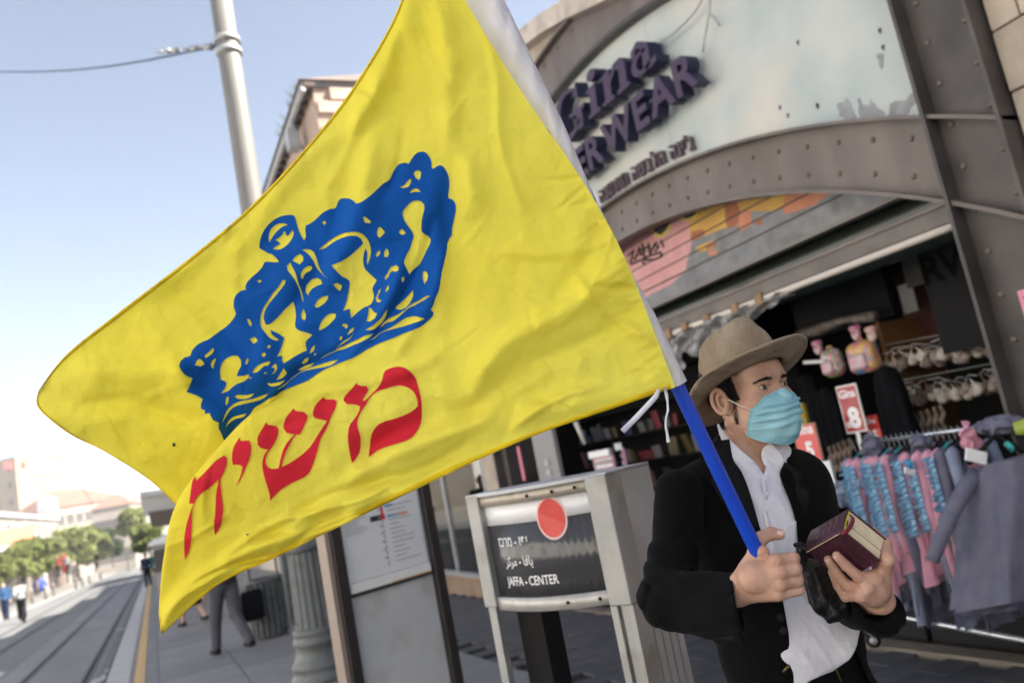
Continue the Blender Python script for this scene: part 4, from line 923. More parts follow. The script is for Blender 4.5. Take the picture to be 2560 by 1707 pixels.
paint = [(0, [(-400, 1200), (-400, 200), (550, 240), (680, 320), (700, 420), (690, 520), (665, 600), (655, 680), (560, 760), (420, 830), (200, 1000)]),
 (1, [(690, 240), (720, 90), (1300, 80), (1390, 110), (1370, 200), (1290, 245), (1180, 245), (1110, 250), (1090, 330), (940, 360), (790, 420), (690, 430), (680, 330)]),
 (2, [(1380, 110), (1700, 60), (1700, 100), (1560, 200), (1450, 240), (1350, 270), (1330, 220)]), (3, [(930, 190), (1010, 165), (1040, 260), (1030, 330), (960, 375), (935, 330)]),
 (2, [(1040, 240), (1110, 240), (1120, 340), (1040, 390), (1025, 330)]), (3, [(690, 430), (700, 390), (780, 370), (790, 410), (740, 445), (700, 455)]), (3, [(1140, 310), (1165, 290), (1195, 305), (1190, 335), (1150, 350)]),
 (1, [(730, 500), (790, 470), (870, 450), (850, 510), (790, 525), (740, 530)]), (3, [(795, 490), (860, 455), (870, 490), (800, 520)]), (2, [(810, 530), (880, 515), (880, 545), (820, 560)]),
 (5, [(405, 350), (430, 340), (560, 290), (560, 320), (540, 380), (490, 430), (460, 428), (430, 400)]), (4, [(420, 345), (550, 300), (545, 330), (520, 380), (490, 410), (465, 410), (440, 385)]), (6, [(425, 350), (450, 338), (465, 355), (445, 372)]),
 (5, [(610, 290), (625, 262), (745, 230), (745, 270), (715, 300), (660, 315)]), (4, [(625, 285), (640, 265), (738, 240), (735, 262), (700, 290), (660, 300)])]
gp = MB(); lay_ = 0
for mi, poly in paint:
    q = [on_facade(p, XS) for p in trace(C3, poly)]; lay_ += 1
    for z in [Z0] + zs:
        a, b = (z + .012, z + SHS) if z > Z0 else (Z0, Z0 + .15)
        c = clipz(clipz(q, a, True), b, False)
        xx = XS if z > Z0 else XS - .02
        if len(c) > 2: gp.prism(c, lambda a_, b_, d: (d, a_, b_), xx - .0006 - .0003 * lay_, xx - .0003, mi)
def scr(pts, r=.010):
    P3 = [XP(*p, XS - .012) for p in trace(C3, pts)]; gp.tube(P3, r, 4, 4)
for s in ([(250, 560), (290, 520), (270, 610)], [(300, 590), (330, 500), (345, 560)], [(350, 470), (365, 570)], [(340, 520), (400, 490)], [(395, 470), (405, 550), (440, 470)], [(450, 460), (430, 500), (470, 490), (440, 530)], [(480, 450), (500, 500)], [(270, 620), (400, 560), (480, 535), (490, 560), (440, 585), (370, 590), (380, 560)], [(350, 600), (365, 615)]): scr(s)
gp.build('graffiti', gm, sh)
# beam and tube across the opening, pegs and plastic sheet
bm_ = thing('front_beam', 'grey beam with a pale tube spanning the open shop front below the shutter', 'beam')
MB().bx(XF - .02, XF + .06, 2.79, 9.2, 2.335, 2.445).build('beam', mat('beam_taupe', (.125, .11, .10), .7, (.17, .15, .135), 5, 6, dirt=(.09, .075, .065), dscale=4), bm_)
MB().bx(XF - .035, XF - .021, 2.79, 9.2, 2.43, 2.446).build('lip', m_arch, bm_)
MB().tube([(XF - .0, 2.79, 2.31), (XF - .0, 9.2, 2.31)], .024, 10).build('tube', mat('pale_tube', (.62, .56, .50), .5), bm_)
MB().bx(XF + .40, XF + .42, 2.79, 9.2, 2.30, 2.98).build('dark_glass_strip', mat('dark_green_glass', (.018, .024, .020), .15), bm_)
for k, y in enumerate((6.1, 5.45, 4.98, 4.52, 4.10)):
    y = [XP(1668, 815, XF - .03)[1], XP(1711, 808, XF - .03)[1], XP(1766, 787, XF - .03)[1], XP(1836, 763, XF - .03)[1], XP(1897, 741, XF - .03)[1]][k]
    o = tag(MB().box((XF - .035, y, 2.31), (.03, .075, .085)).build('wooden_block', mat('block_wood', (.22, .13, .065), .7, (.28, .18, .10), 20, 4), bevel=.004), ['wooden block clip nearest the flag on the pale tube', 'second wooden block clip from the flag on the pale tube', 'middle wooden block clip on the pale tube', 'fourth wooden block clip from the flag on the pale tube', 'rightmost wooden block clip above the hat on the pale tube'][k], 'clip', 'wooden block clips on the tube')
n1, n2 = 40, 8; vs = []
for i in range(n1 + 1):
    y = np.interp(i, [0, n1], [5.9, 4.08]); dp = np.interp(i, [0, n1], [.36, .04]) * (.9 + .2 * math.sin(i * .9))
    for j in range(n2 + 1): vs.append((XF - .02 + .04 * math.sin(i * .8 + j * .9) + .02 * math.sin(i * 2.1), y, 2.30 - dp * j / n2 + .01 * math.sin(i * 1.7)))
pl = npmesh('plastic_sheet', vs, [(i * (n2 + 1) + j, i * (n2 + 1) + j + 1, (i + 1) * (n2 + 1) + j + 1, (i + 1) * (n2 + 1) + j) for i in range(n1) for j in range(n2)], mat('cloudy_plastic', (.26, .26, .26), .2, (.08, .08, .08), 9, 5, spec=.8))
tag(pl, 'crumpled grey plastic sheet hanging from the pale tube above the hat', 'plastic sheet')
# interior shell
it = thing('shop_interior', 'dark walls floor and ceiling inside the open underwear shop', 'shop interior')
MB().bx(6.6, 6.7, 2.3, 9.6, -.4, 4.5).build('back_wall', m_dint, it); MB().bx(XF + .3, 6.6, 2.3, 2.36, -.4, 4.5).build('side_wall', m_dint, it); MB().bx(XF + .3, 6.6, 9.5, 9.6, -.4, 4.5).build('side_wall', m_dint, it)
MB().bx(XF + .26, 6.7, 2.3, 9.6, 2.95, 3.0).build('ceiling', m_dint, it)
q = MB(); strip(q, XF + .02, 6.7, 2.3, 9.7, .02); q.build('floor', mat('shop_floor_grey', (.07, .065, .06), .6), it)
q = MB(); strip(q, XF - .12, XF + .1, 2.3, 9.7, .02, 4); q.add([(XF - .12, 2.3, gz(2.3) - .05), (XF - .12, 9.7, gz(9.7) - .05), (XF - .12, 9.7, gz(9.7) + .02), (XF - .12, 2.3, gz(2.3) + .02)], [(0, 1, 2, 3)]); q.build('threshold', mat('worn_threshold', (.14, .12, .10), .7, (.20, .17, .14), 5, 5), it)
q = MB().bx(XF + .9, XF + 1.5, 4.2, 4.24, -.2, 2.0); q.build('partition', mat('orange_brown_board', (.16, .07, .02), .7), it)
a = XP(2300, 620, 5.3); MB().box((5.3, a[1] - .1, a[2] - .05), (.03, .55, .42)).build('light_wall_panel', mat('dull_panel', (.07, .065, .055), .8), it)
a = XP(2330, 760, 5.5); MB().box((5.55, a[1], a[2]), (.03, .6, .6)).build('dark_red_panel', mat('dark_red', (.06, .012, .008), .7), it)
a = XP(2270, 745, 5.3); tag(MB().box(a, (.01, .12, .22)).build('paper_notice', mat('grey_paper', (.24, .24, .23), .7)), 'white paper notice pinned inside the shop above the hanging bras', 'notice')
t = thing('dark_banner', 'dark shop banner with grey lettering deep inside on the right', 'banner')
a = XP(2395, 660, 4.9); MB().box((4.95, a[1] - .2, a[2] - .1), (.02, 1.0, .9)).build('sheet', mat('banner_dark', (.010, .0095, .011), .8, spec=.2), t)
vs, fs = text_mesh('RWEAR', 1, .0, bold=.03); W9 = max(v[0] for v in vs)
q = MB(); q.add([(4.935, a[1] + .30 - v[0] * .26, a[2] - .06 + v[1] * .26) for v in vs], fs); q.build('lettering', mat('banner_letter', (.0015, .0015, .0015), .8, spec=.1), t, flip=False)
a, b = XP(2342, 518, 4.75), XP(2402, 500, 4.75)
t = thing('fluorescent_lamp', 'lit greenish fluorescent tube under the shop ceiling near the column', 'lamp')
MB().tube([a, b], .022, 10).build('tube', emit('fluorescent_glow', (.75, 1, .6), 2.2), t); MB().tube([a + [0, 0, .035], b + [0, 0, .035]], .02, 6).build('housing', m_galv, t)
# television / black screen
a, b, c, d = XP(1975, 750, 5.2), XP(2190, 672, 5.2), XP(2215, 800, 5.2), XP(2000, 852, 5.2)
yc, zc_ = (a[1] + b[1]) / 2, (a[2] + d[2]) / 2; t = thing('wall_screen', 'large black screen hanging inside the shop above the backpacks', 'screen', (5.25, yc, zc_))
MB().box((0, 0, 0), (.06, abs(a[1] - b[1]) + .05, abs(a[2] - d[2]) + .02)).build('panel', m_black, t, bevel=.005); MB().box((-.035, 0, -abs(a[2] - d[2]) / 2), (.02, 1.0, .02)).build('lower_bezel', m_groove, t)
t = tag(MB().tube([XP(1990, 838, 5.0), XP(2050, 822, 5.0), XP(2110, 800, 5.0), XP(2190, 790, 5.0)], [.03, .05, .03, .045], 8).build('wrapped_garment', mat('taupe_wrap', (.22, .19, .16), .5, (.08, .07, .06), 20, 5)), 'rolled shiny garment lying along the rail under the black screen', 'garment')
# backpacks
def rainbow(name, cols, sc=6):
    m = mat(name, cols[0], .4, coat=.3); t = m.node_tree; N = t.nodes; L = t.links; n = N.new('ShaderNodeTexNoise'); n.inputs['Scale'].default_value = sc; r = N.new('ShaderNodeValToRGB')
    while len(r.color_ramp.elements) < len(cols): r.color_ramp.elements.new(.5)
    for i, c in enumerate(cols): r.color_ramp.elements[i].position = .3 + .4 * i / (len(cols) - 1); r.color_ramp.elements[i].color = (*c, 1)
    tc = N.new('ShaderNodeTexCoord'); L.new(tc.outputs['Object'], n.inputs['Vector']); L.new(n.outputs[0], r.inputs[0]); L.new(r.outputs[0], N['Principled BSDF'].inputs['Base Color']); return m
m_rb = rainbow('rainbow_print', [(.50, .10, .22), (.55, .40, .08), (.50, .14, .25), (.08, .35, .25), (.15, .2, .5)], 9)
m_rb2 = rainbow('unicorn_pastel', [(.5, .3, .35), (.6, .6, .6), (.45, .12, .2), (.10, .40, .14), (.5, .3, .1)], 14)
for k, (u, v, w, h, m, lb) in enumerate(((2160, 893, .25, .24, m_rb, 'rounded rainbow backpack with a pale front panel, the larger right one'), (2083, 908, .17, .22, m_rb2, 'smaller pastel backpack hanging left of the rainbow one'))):
    c = XP(u, v, 5.0); t = thing('child_backpack', lb, 'backpack', tuple(c), 0)
    vv, ff = nets(lambda p: smin(boxs(p, (0, 0, 0), (.07, w / 2, h / 2), .06), ellip(p, (0, 0, h * .25), (.06, w * .42, h * .3)), .03), (-.12, -w, -h), (.1, w, h), .012); npmesh('shell', vv, ff, m, t)
    vv, ff = nets(lambda p: boxs(p, (-.065, 0, -h * .12), (.03, w * .32, h * .26), .025), (-.12, -w, -h), (.0, w, h), .01); npmesh('front_pocket', vv, ff, mat('pale_pocket', (.45, .40, .42), .3, (.5, .2, .28), 14, 4), t)
    MB().tube([(0, -.02, h * .5), (0, -.02, h * .62), (0, .02, h * .62), (0, .02, h * .5)], .008, 6).build('handle', m_rb, t)
for k, (u, v, col, lb) in enumerate(((2045, 872, (.42, .10, .20), 'small striped pink and white pouch hanging left of the backpacks'), (2140, 835, (.40, .08, .2), 'pink soft toy above the rainbow backpack'), (2180, 838, (.45, .25, .22), 'pale pink soft toy beside the pink one'))):
    c = XP(u, v, 5.0); vv, ff = nets(lambda p: smin(ellip(p, (0, 0, 0), (.03, .04, .05)), capsule(p, (0, -.03, .05), (0, .03, .05), .022, .022), .02), (-.06, -.08, -.08), (.06, .08, .1), .008)
    o = npmesh('hanging_toy', vv, ff, mat('toy', col, .6, (.6, .5, .5), 20, 2)); o.location = c; tag(o, lb, 'toy')
a, b = XP(2010, 906, 4.9), XP(2062, 903, 4.9); tag(MB().tube([a, b], .014, 8).build('rail_end', m_white), 'white rail end pointing at the hat brim inside the shop', 'rail')
# bras and straps on three wall rails, leggings below
def blobmesh(seed, w, h, kind):
    rg = np.random.default_rng(seed)
    if kind == 'bra':
        f = lambda p: np.minimum(smin(ellip(p, (0, -w * .25, 0), (.045, w * .26, h * .32)), ellip(p, (0, w * .25, -.01), (.045, w * .26, h * .32)), .015), np.minimum(capsule(p, (0, -w * .3, h * .2), (-.01, -w * .1, h * .55), .010, .007), capsule(p, (0, w * .3, h * .2), (-.01, w * .05, h * .55), .010, .007)))
    else:
        f = lambda p: capsule(p, (0, 0, h * .5), (.0, .02, -h * .5), w * .28, w * .42)
    v, ff = nets(f, (-.1, -w, -h), (.1, w, h), .011); v[:, 0] += .012 * np.sin(v[:, 2] * 60 + seed); return v, ff
m_br = [mat('taupe_lace', (.30, .245, .215), .6, (.16, .13, .115), 30, 5), mat('ivory_satin', (.48, .43, .38), .45, (.30, .26, .23), 20, 4), mat('brown_lace', (.13, .095, .08), .6, (.07, .05, .045), 30, 5)]
rows = [((2228, 905), (2492, 868), 12, 'top'), ((2245, 1000), (2500, 960), 10, 'middle')]
for ri, (pa, pb, n, nm) in enumerate(rows):
    A_, B_ = XP(*pa, 5.1), XP(*pb, 5.1)
    tag(MB().tube([A_ + [0, .1, .14], B_ + [0, -.1, .14]], .006, 6).build('wall_rail', m_iron), '%s wall rail holding the hanging bras inside the shop' % nm, 'rail')
    prb = [thing('hanging_bra', 'bra hanging in the %s row on the shop wall' % nm, 'bra', group='bras in the %s row' % nm) for _ in range(3)]
    for q, r in enumerate(prb):
        v, f = blobmesh(q, .17, .15, 'bra'); npmesh('cup', v, f, m_br[q], r); MB().tube([(0, -.07, .085), (0, 0, .105), (0, .07, .085)], .004, 5).build('hanger', m_galv, r)
    for i in range(n):
        p = A_ + (B_ - A_) * i / (n - 1) + np.array([random.uniform(-.04, .04), 0, random.uniform(-.03, .02)])
        kb = i if i < 3 else random.randrange(3); o = prb[kb] if i < 3 else dup(prb[kb]); o['label'] = '%s bra hanging in the %s row on the shop wall' % (['taupe lace', 'ivory satin', 'dark brown'][kb], nm); o['group'] = '%s bras in the %s row' % (['taupe', 'ivory', 'brown'][kb], nm)
        o.location = p; o.rotation_euler = (random.uniform(-.4, .4), random.uniform(-.2, .2), random.uniform(-.7, .7)); s = random.uniform(.9, 1.15); o.scale = (s, s, s)
pr = None
for (pa, pb, n, nm, x) in (((2262, 1080), (2360, 1050), 7, 'beige', 4.95), ((2080, 1150), (2130, 1130), 5, 'tan', 4.8)):
    A_, B_ = XP(*pa, x), XP(*pb, x); pr = None
    for i in range(n):
        if pr is None:
            v, f = blobmesh(5, .055, .20, 'leg'); pr = npmesh('folded_legging', v, f, mat('legging_' + nm, (.27, .20, .15), .6, (.15, .11, .09), 8, 3)); o = pr
        else: o = pr.copy(); COL.objects.link(o)
        o.location = A_ + (B_ - A_) * i / (n - 1); o.rotation_euler = (.15, 0, random.uniform(-.2, .2))
        tag(o, 'folded %s legging in the close row %s' % (nm, 'below the bras' if nm == 'beige' else 'behind the man shoulder'), 'legging', '%s leggings in a row' % nm)
# dark garments hanging in the middle
for k, (u, v, x, s) in enumerate(((2235, 1010, 4.75, 1.0), (2080, 1040, 5.2, .9), (1990, 960, 5.6, .8), (2030, 1000, 5.4, .9))):
    c = XP(u, v, x); vv, ff = nets(lambda p: smax(capsule(p, (0, 0, .25), (0, 0, -.35), .10, .20), np.abs(p[..., 0]) - .07, .03), (-.12, -.3, -.6), (.12, .3, .4), .02); vv[:, 0] += .02 * np.sin(vv[:, 1] * 50); vv *= s * .8
    o = npmesh('black_garment', vv, ff, c_dk); o.location = c; tag(o, ['black garment hanging beside the price sign 8', 'black garment hanging behind the price sign 5', 'black garment deepest behind the mask', 'black garment between mask and backpacks'][k], 'garment')
c = XP(2008, 1040, 5.0); vv, ff = nets(lambda p: boxs(p, (0, 0, 0), (.03, .05, .11), .02), (-.06, -.1, -.16), (.06, .1, .16), .012); o = npmesh('yellow_pouch', vv, ff, mat('mustard', (.30, .22, .02), .6)); o.location = c; tag(o, 'mustard yellow pouch hanging just right of the blue mask', 'pouch')
# price signs
m_rs = [mat('price_red', (.62, .045, .04), .35, coat=.3), mat('price_dark_red', (.33, .012, .018), .35, coat=.3)]
def price(u0, v0, w, h, X, num, lb, m, edge, post=True):
    a = XP(u0, v0, X); yc, zc = a[1], a[2]
    t = thing('price_sign', lb, 'price sign', (X, yc, zc), 0)
    MB().box((0, 0, 0), (.012, w, h)).build('frame', edge, t, bevel=.002); MB().box((-.007, 0, 0), (.004, w - .022, h - .022)).build('board', m, t)
    def tx(s, cy, cz, size, bold, sx=1, name='lettering', sh=0):
        vs, fs = text_mesh(s, 1, .0, bold=bold, shear=sh); xs = [v[0] for v in vs]; W0 = (max(xs) + min(xs)) / 2
        MB().add([(-.0098, cy - (v[0] - W0) * size * sx, cz + v[1] * size) for v in vs], fs).build(name, m_wt, t, flip=False)
    tx('Gina', 0, h * .24, w * .44, .03, .95, 'shop_name', .1); tx(num, -w * .06 if len(num) == 1 else 0, -h * .38, h * .56, .05, 1.0 if len(num) == 1 else .7, 'numeral'); tx('₪', w * .26, -h * .38, h * .20, .01, 1, 'currency_mark')
    if post: MB().box((.0, .0, -h / 2 - .12), (.008, .03, .24)).build('holder', m_white, t)
    return t
price(2019, 1106, .235, .275, 4.4, '5', 'bright red price sign reading 5 beside the man shoulder', m_rs[0], mat('sign_rim_brown', (.35, .2, .15), .5))
price(2129, 1021, .185, .345, 4.6, '8', 'dark red white rimmed price sign reading 8 inside the shop', m_rs[1], m_white)
price(2184, 1076, .12, .22, 4.7, '15', 'small red price sign reading 15 behind the clothes rack', m_rs[0], m_rs[0])
c = XP(2070, 1180, 4.3); tag(MB().box(c, (.02, .10, .16)).build('label_card', m_paper), 'small white card under the red price sign 5', 'card')
# left interior: shelves with packets, postcard stands
sf = thing('packet_shelf', 'dark shelving full of small packets behind the station sign', 'shelf')
yA, yB = 6.0, 8.9
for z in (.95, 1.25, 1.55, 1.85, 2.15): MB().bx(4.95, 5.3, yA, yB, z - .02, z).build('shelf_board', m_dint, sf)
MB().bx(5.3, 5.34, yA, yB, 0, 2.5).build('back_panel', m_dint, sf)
pc = [mat('pk%d' % i, c, .35) for i, c in enumerate([(.12, .012, .02), (.10, .10, .10), (.012, .025, .07), (.10, .045, .055), (.015, .015, .018), (.06, .045, .015), (.015, .035, .03), (.06, .06, .075)])]
prk = [MB().box((0, 0, .075), (.03, .12, .15)).build('packet', m, bevel=.006) for m in pc]
cn = 0; nmz = {.95: 'lowest', 1.25: 'second', 1.55: 'third', 1.85: 'fourth'}
pu = [0] * 8
for z in (.95, 1.25, 1.55):
    for i in range(19):
        y = yA + .08 + i * .15 + random.uniform(-.02, .02)
        if random.random() < .12: continue
        y = y; k = random.choice((0, 1, 1, 2, 3, 4, 4, 5, 6, 7, 0))
        o = prk[k] if not pu[k] else prk[k].copy()
        if pu[k]: COL.objects.link(o)
        pu[k] = 1; o.location = (4.98 + random.uniform(0, .04), y, z + .002); o.scale = (1, random.uniform(.6, 1.1), random.uniform(.6, 1.35)); o.rotation_euler = (random.uniform(-.08, .08), random.uniform(-.25, .1), random.uniform(-.35, .35)); cn_ = ('dark red', 'pale grey', 'navy', 'dusty pink', 'black', 'mustard', 'dark green', 'grey blue')[k]; tag(o, 'small %s packet standing on the %s shelf behind the station sign' % (cn_, nmz[z]), 'packet', '%s packets on the %s shelf' % (cn_, nmz[z]))
for k in range(8):
    if not pu[k]: bpy.data.objects.remove(prk[k])
m_pk = mat('pink_stand', (.50, .24, .36), .5)
for k, (u, v, w, lb) in enumerate(((1505, 1140, .30, 'pink and white card stand rising behind the station sign'), (1552, 1125, .22, 'second pink card stand turned away beside the white one'))):
    c = XP(u, v, 4.45); t = thing('card_stand', lb, 'card stand', (c[0], c[1], gz(c[1])), .3 if k == 0 else -.5)
    zt_ = c[2] + .20
    MB().box((.02, 0, zt_ / 2), (.02, w, zt_)).build('back_board', m_pk, t); MB().box((-.02, 0, zt_ + .02), (.06, w, .07)).build('header', m_white, t)
    prc = MB().box((0, 0, 0), (.012, .055, .05)).build('card', mat('card_print%d' % k, (.55, .5, .5), .4, (.15, .05, .12), 40, 3), t); ft = True
    for i in range(4 if k == 0 else 3):
        for j in range(8):
            o = prc if ft else prc.copy()
            if not ft: COL.objects.link(o)
            ft = False; o.parent = t; o.location = (0, -w / 2 + .045 + i * (w - .09) / (3 if k == 0 else 2), zt_ - .08 - j * .075)
    if k == 0: MB().box((.008, 0, zt_ - .35), (.002, w - .06, .62)).build('white_liner', m_white, t)
c = XP(1460, 1095, 4.3); tag(MB().tube([XP(1440, 1055, 4.3), XP(1462, 1110, 4.3)], [.035, .015], 6).build('rolled_paper', mat('cream_paper', (.55, .52, .46), .6)), 'cream rolled paper standing left of the pink card stands', 'paper roll')
pk = thing('side_panel', 'grey folding shop door panel with small plates left of the card stands', 'door')
a = XP(1365, 1150, XF + .02); MB().box((XF + .05, a[1], 1.2), (.05, .55, 3.2)).build('leaf', mat('door_grey', (.24, .235, .24), .5), pk)
q = MB()
for j in range(4): q.box((XF + .015, a[1] - .02, 1.42 - j * .11), (.02, .10, .07))
q.build('plate', mat('plate_grey', (.40, .40, .41), .5), pk)
# pink poster at the right edge on the column
a = XP(2552, 800, XF + .0); t = thing('pink_poster', 'pink poster stuck on the column at the right edge', 'poster', (a[0], a[1] - .055, a[2]))
MB().box((0, -.06, -.0), (.006, .18, .30)).build('sheet', mat('poster_pink', (.70, .24, .34), .6), t)
q = MB()
for k in range(4): q.box((-.0045, -.02, .11 - k * .03), (.002, .06, .006))
q.build('printed_line', m_ink, t)
# ================================================================== clothes rack with shirts
rk = thing('clothes_rack', 'chrome tube clothes rack on casters in front of the shop', 'clothes rack')
m_chr = mat('chrome_tube', (.62, .64, .68), .25, metal=.8)
RA, RB = P(2180, 1108, 4.75), P(2700, 1030, 3.75)
RA[2] = RB[2] = (RA[2] + RB[2]) / 2
MB().tube([RA, RB], .014, 10).build('top_tube', m_chr, rk)
lo0 = P(2240, 1500, 4.55); lo1 = P(2262, 1543, 4.52); lo2 = P(2305, 1551, 4.45); lo3 = P(2640, 1615, 3.75)
MB().tube([P(2236, 1420, 4.55), lo0, lo1, lo2, lo3], .016, 10).build('lower_tube', m_chr, rk)
MB().tube([lo2 + (lo3 - lo2) * .0, lo2 + (lo3 - lo2) * .06], .018, 10).build('tube_joint', m_white, rk)
p = P(2168, 1610, 4.85); w0 = P(2160, 1552, 4.85)
MB().tube([RA + [0, .02, -.02], w0], .012, 8).build('end_post', m_chr, rk)
cs = MB(); cc = P(2184, 1600, 4.83); ax = _n(np.array([.7, .5, 0]))
ring = MB(); ring.tube([cc - ax * .012, cc + ax * .012], .042, 20); ow = ring.build('wheel', m_black, rk); MB().tube([cc - ax * .015, cc + ax * .015], .022, 16).build('hub', m_galv, ow)
MB().tube([w0, (w0 + cc) / 2 + [0, 0, .01], cc + [0, 0, .03]], [.016, .024, .016], 8).build('fork', m_chr, rk)
q0 = P(2300, 1500, 4.7); q1 = P(2326, 1600, 4.75); MB().tube([q0, q1], .016, 8).build('black_leg', m_black, rk)
# garments
gcol = {'grey': ((.15, .15, .20), (.12, .12, .17)), 'pink': ((.60, .30, .38), (.52, .25, .33)), 'dark': ((.09, .09, .13), (.07, .07, .11)), 'light': ((.24, .28, .38), (.19, .22, .31))}
gm2 = {k: mat('jersey_' + k, v[0], .85, v[1], 12, 4, .2, 90, spec=.2) for k, v in gcol.items()}
m_ruf = mat('ruffle_sky_blue', (.26, .46, .64), .7, (.34, .56, .72), 15, 3); m_teal = mat('teal_plastic', (.02, .35, .38), .4)
dirR = _n(RB - RA); side = _n(np.cross(dirR, [0, 0, 1.]))        # across the rail
if np.dot(side, -CAM + RA) > 0: side = -side                      # towards the street
def garment(s, L, w, col, ruffle, label, ph, twist=0, tilt=0, pinkarm=False):
    """a shirt hung edge-on: shoulders across the rail, body hanging as a folded sheet"""
    c = RA + (RB - RA) * s; t = thing('hanging_shirt', label, 'shirt', tuple(c)); rg = np.random.default_rng(int(ph * 100))
    ca, sa = math.cos(twist), math.sin(twist); sd = side * ca + dirR * sa; nr = dirR * ca - side * sa
    n1, n2 = 14, 22; vs = []
    for layer in (-1, 1):
        for i in range(n1 + 1):
            a = i / n1 * 2 - 1
            for j in range(n2 + 1):
                b = j / n2; ww = w * (.62 + .55 * b) if b > .12 else w * (.20 + 3.5 * b); ww = min(ww, w * (.62 + .55 * b))
                z = -.045 - .10 * abs(a) ** 1.5 * (1 if b < 1 else 1) * (1 - b * .7) - b * L
                th = (.011 + .006 * math.sin(b * 3)) * (1 - a * a) ** .5 * layer + .020 * b * math.sin(a * 5 + ph) + .010 * (b + .15) * math.sin(a * 14 + ph * 3 + b * 2)
                p = sd * (a * ww) + nr * th + np.array([0, 0, z]); vs.append(p)
    f = []; N = (n1 + 1) * (n2 + 1)
    for l in (0, 1):
        for i in range(n1):
            for j in range(n2): k = l * N + i * (n2 + 1) + j; f.append((k, k + 1, k + n2 + 2, k + n2 + 1))
    npmesh('body', vs, f, gm2[col], t)
    for sg_ in (-1, 1):
        sh_ = sd * sg_ * w * .72 + np.array([0, 0, -.10]); el = sh_ + sd * sg_ * .03 + np.array([0, 0, -L * .42]) + nr * .02 * math.sin(ph); wr = el + np.array([0, 0, -L * .36]) + nr * .03
        MB().tube([sh_ - sd * sg_ * .02 + [0, 0, .02], sh_, (sh_ + el) / 2 + nr * .012, el, wr], [.018, .034, .030, .026, .022], 9).build('sleeve', gm2['pink' if pinkarm else col], t)
    MB().tube([(0, 0, .0), np.array([0, 0, .03]) + sd * .012, sd * .0 + np.array([0, 0, -.03]), sd * 0 + np.array([0, 0, -.05])], .0025, 5).build('hook', m_galv, t)
    MB().tube([sd * -w * .6 + np.array([0, 0, -.10]), np.array([0, 0, -.05]), sd * w * .6 + np.array([0, 0, -.10])], .006, 6).build('hanger', m_teal if ruffle else m_black, t)
    if ruffle:
        for sg_ in (1, -1):
            q = MB(); pv = None; core = []
            for k in range(int(L * .62 / .030)):
                z = -.12 - k * .030; base = sd * sg_ * (w * .74 + .050) + np.array([0, 0, z]); core.append(base)
                for m_ in range(3):
                    o_ = nr * (.014 * (m_ - 1)); tip = base + sd * sg_ * random.uniform(.035, .07) + np.array([0, 0, random.uniform(-.02, .01)]) + o_
                    q.add([base + o_ + [0, 0, .018], base + o_ - [0, 0, .018], tip, base + o_ * 1.8 + sd * sg_ * .01], [(0, 1, 2), (0, 2, 3), (1, 3, 2)])
            q.tube(core, .016, 5); q.build('ruffle', m_ruf, t)
    return t
spec = []; labs = []
_cols = ['light', 'pink', 'grey', 'pink', 'light', 'pink', 'grey', 'pink', 'light', 'pink', 'grey', 'dark', 'grey', 'pink', 'light', 'pink', 'grey', 'light', 'pink', 'grey', 'dark', 'light']
_ord = ['first', 'second', 'third', 'fourth', 'fifth', 'sixth', 'seventh', 'eighth', 'ninth', 'tenth']; _n_ = {}
for _i, _c in enumerate(_cols):
    _n_[_c] = _n_.get(_c, 0) + 1; _r = 1 if _c == 'pink' else 0
    spec.append((-.11 + _i * .0295, (.66 + .06 * (_i % 3)) if _r else .84 + .05 * (_i % 3), .165 + .02 * (_i % 2), _c, _r))
    _w = {'light': 'pale blue', 'pink': 'pink', 'grey': 'slate grey', 'dark': 'charcoal'}[_c]; labs.append('%s shirt%s, %s %s one from the book end of the rack' % (_w, ' with blue ruffle' if _r else '', _ord[_n_[_c] - 1], _w))
for i, ((s, L, w, c, r), lb) in enumerate(zip(spec, labs)): garment(s, L, w, c, r, lb, i * 1.3 + .2, random.uniform(-.25, .15), pinkarm=(i == 17))
# large grey shirt facing the street at the near end
c = P(2478, 1130, 2.42)
t = thing('display_shirt', 'large slate grey long sleeved shirt hung facing out at the near end of the rack', 'shirt')
def shirt_poly(p, X=0): return p
TD = (1960, 640, .38265)
body = [(1225, 1390), (1260, 1350), (1330, 1345), (1390, 1360), (1450, 1340), (1530, 1300), (1640, 1330)]
def sheet(name, Lc, Rc, d0, d1, m, amp=.026, n=60, k=30, ph=0):
    vs = []
    for i in range(n + 1):
        a = i / n
        for j in range(k + 1):
            b = j / k; xl = np.interp(b, [q[2] for q in Lc], [q[0] for q in Lc]); yl = np.interp(b, [q[2] for q in Lc], [q[1] for q in Lc]); xr = np.interp(b, [q[2] for q in Rc], [q[0] for q in Rc]); yr = np.interp(b, [q[2] for q in Rc], [q[1] for q in Rc])
            vs.append(P(xl + (xr - xl) * a, yl + (yr - yl) * a, d0 + (d1 - d0) * a - .08 * math.sin(math.pi * a) + amp * (.25 + b) * math.sin(a * 8 + ph + b * 1.2) + amp * .5 * (.3 + b) * math.sin(a * 19 + b * 2 + 1) - .012 * math.exp(-((a - .3 - b * .2) / .05) ** 2)))
    f = [(i * (k + 1) + j, i * (k + 1) + j + 1, (i + 1) * (k + 1) + j + 1, (i + 1) * (k + 1) + j) for i in range(n) for j in range(k)]
    N = len(vs); bk = [tuple(np.array(p) + np.array([.5, .85, 0]) * .07) for p in vs]; f += [tuple(x + N for x in q[::-1]) for q in f]
    return npmesh(name, list(map(tuple, vs)) + bk, f, m, t)
sheet('body', [(2440, 1172, 0), (2428, 1190, .06), (2405, 1330, .4), (2400, 1440, .7), (2388, 1532, 1)], [(2600, 1130, 0), (2640, 1200, .1), (2650, 1330, .5), (2680, 1480, 1)], 3.90, 3.70, gm2['grey'])
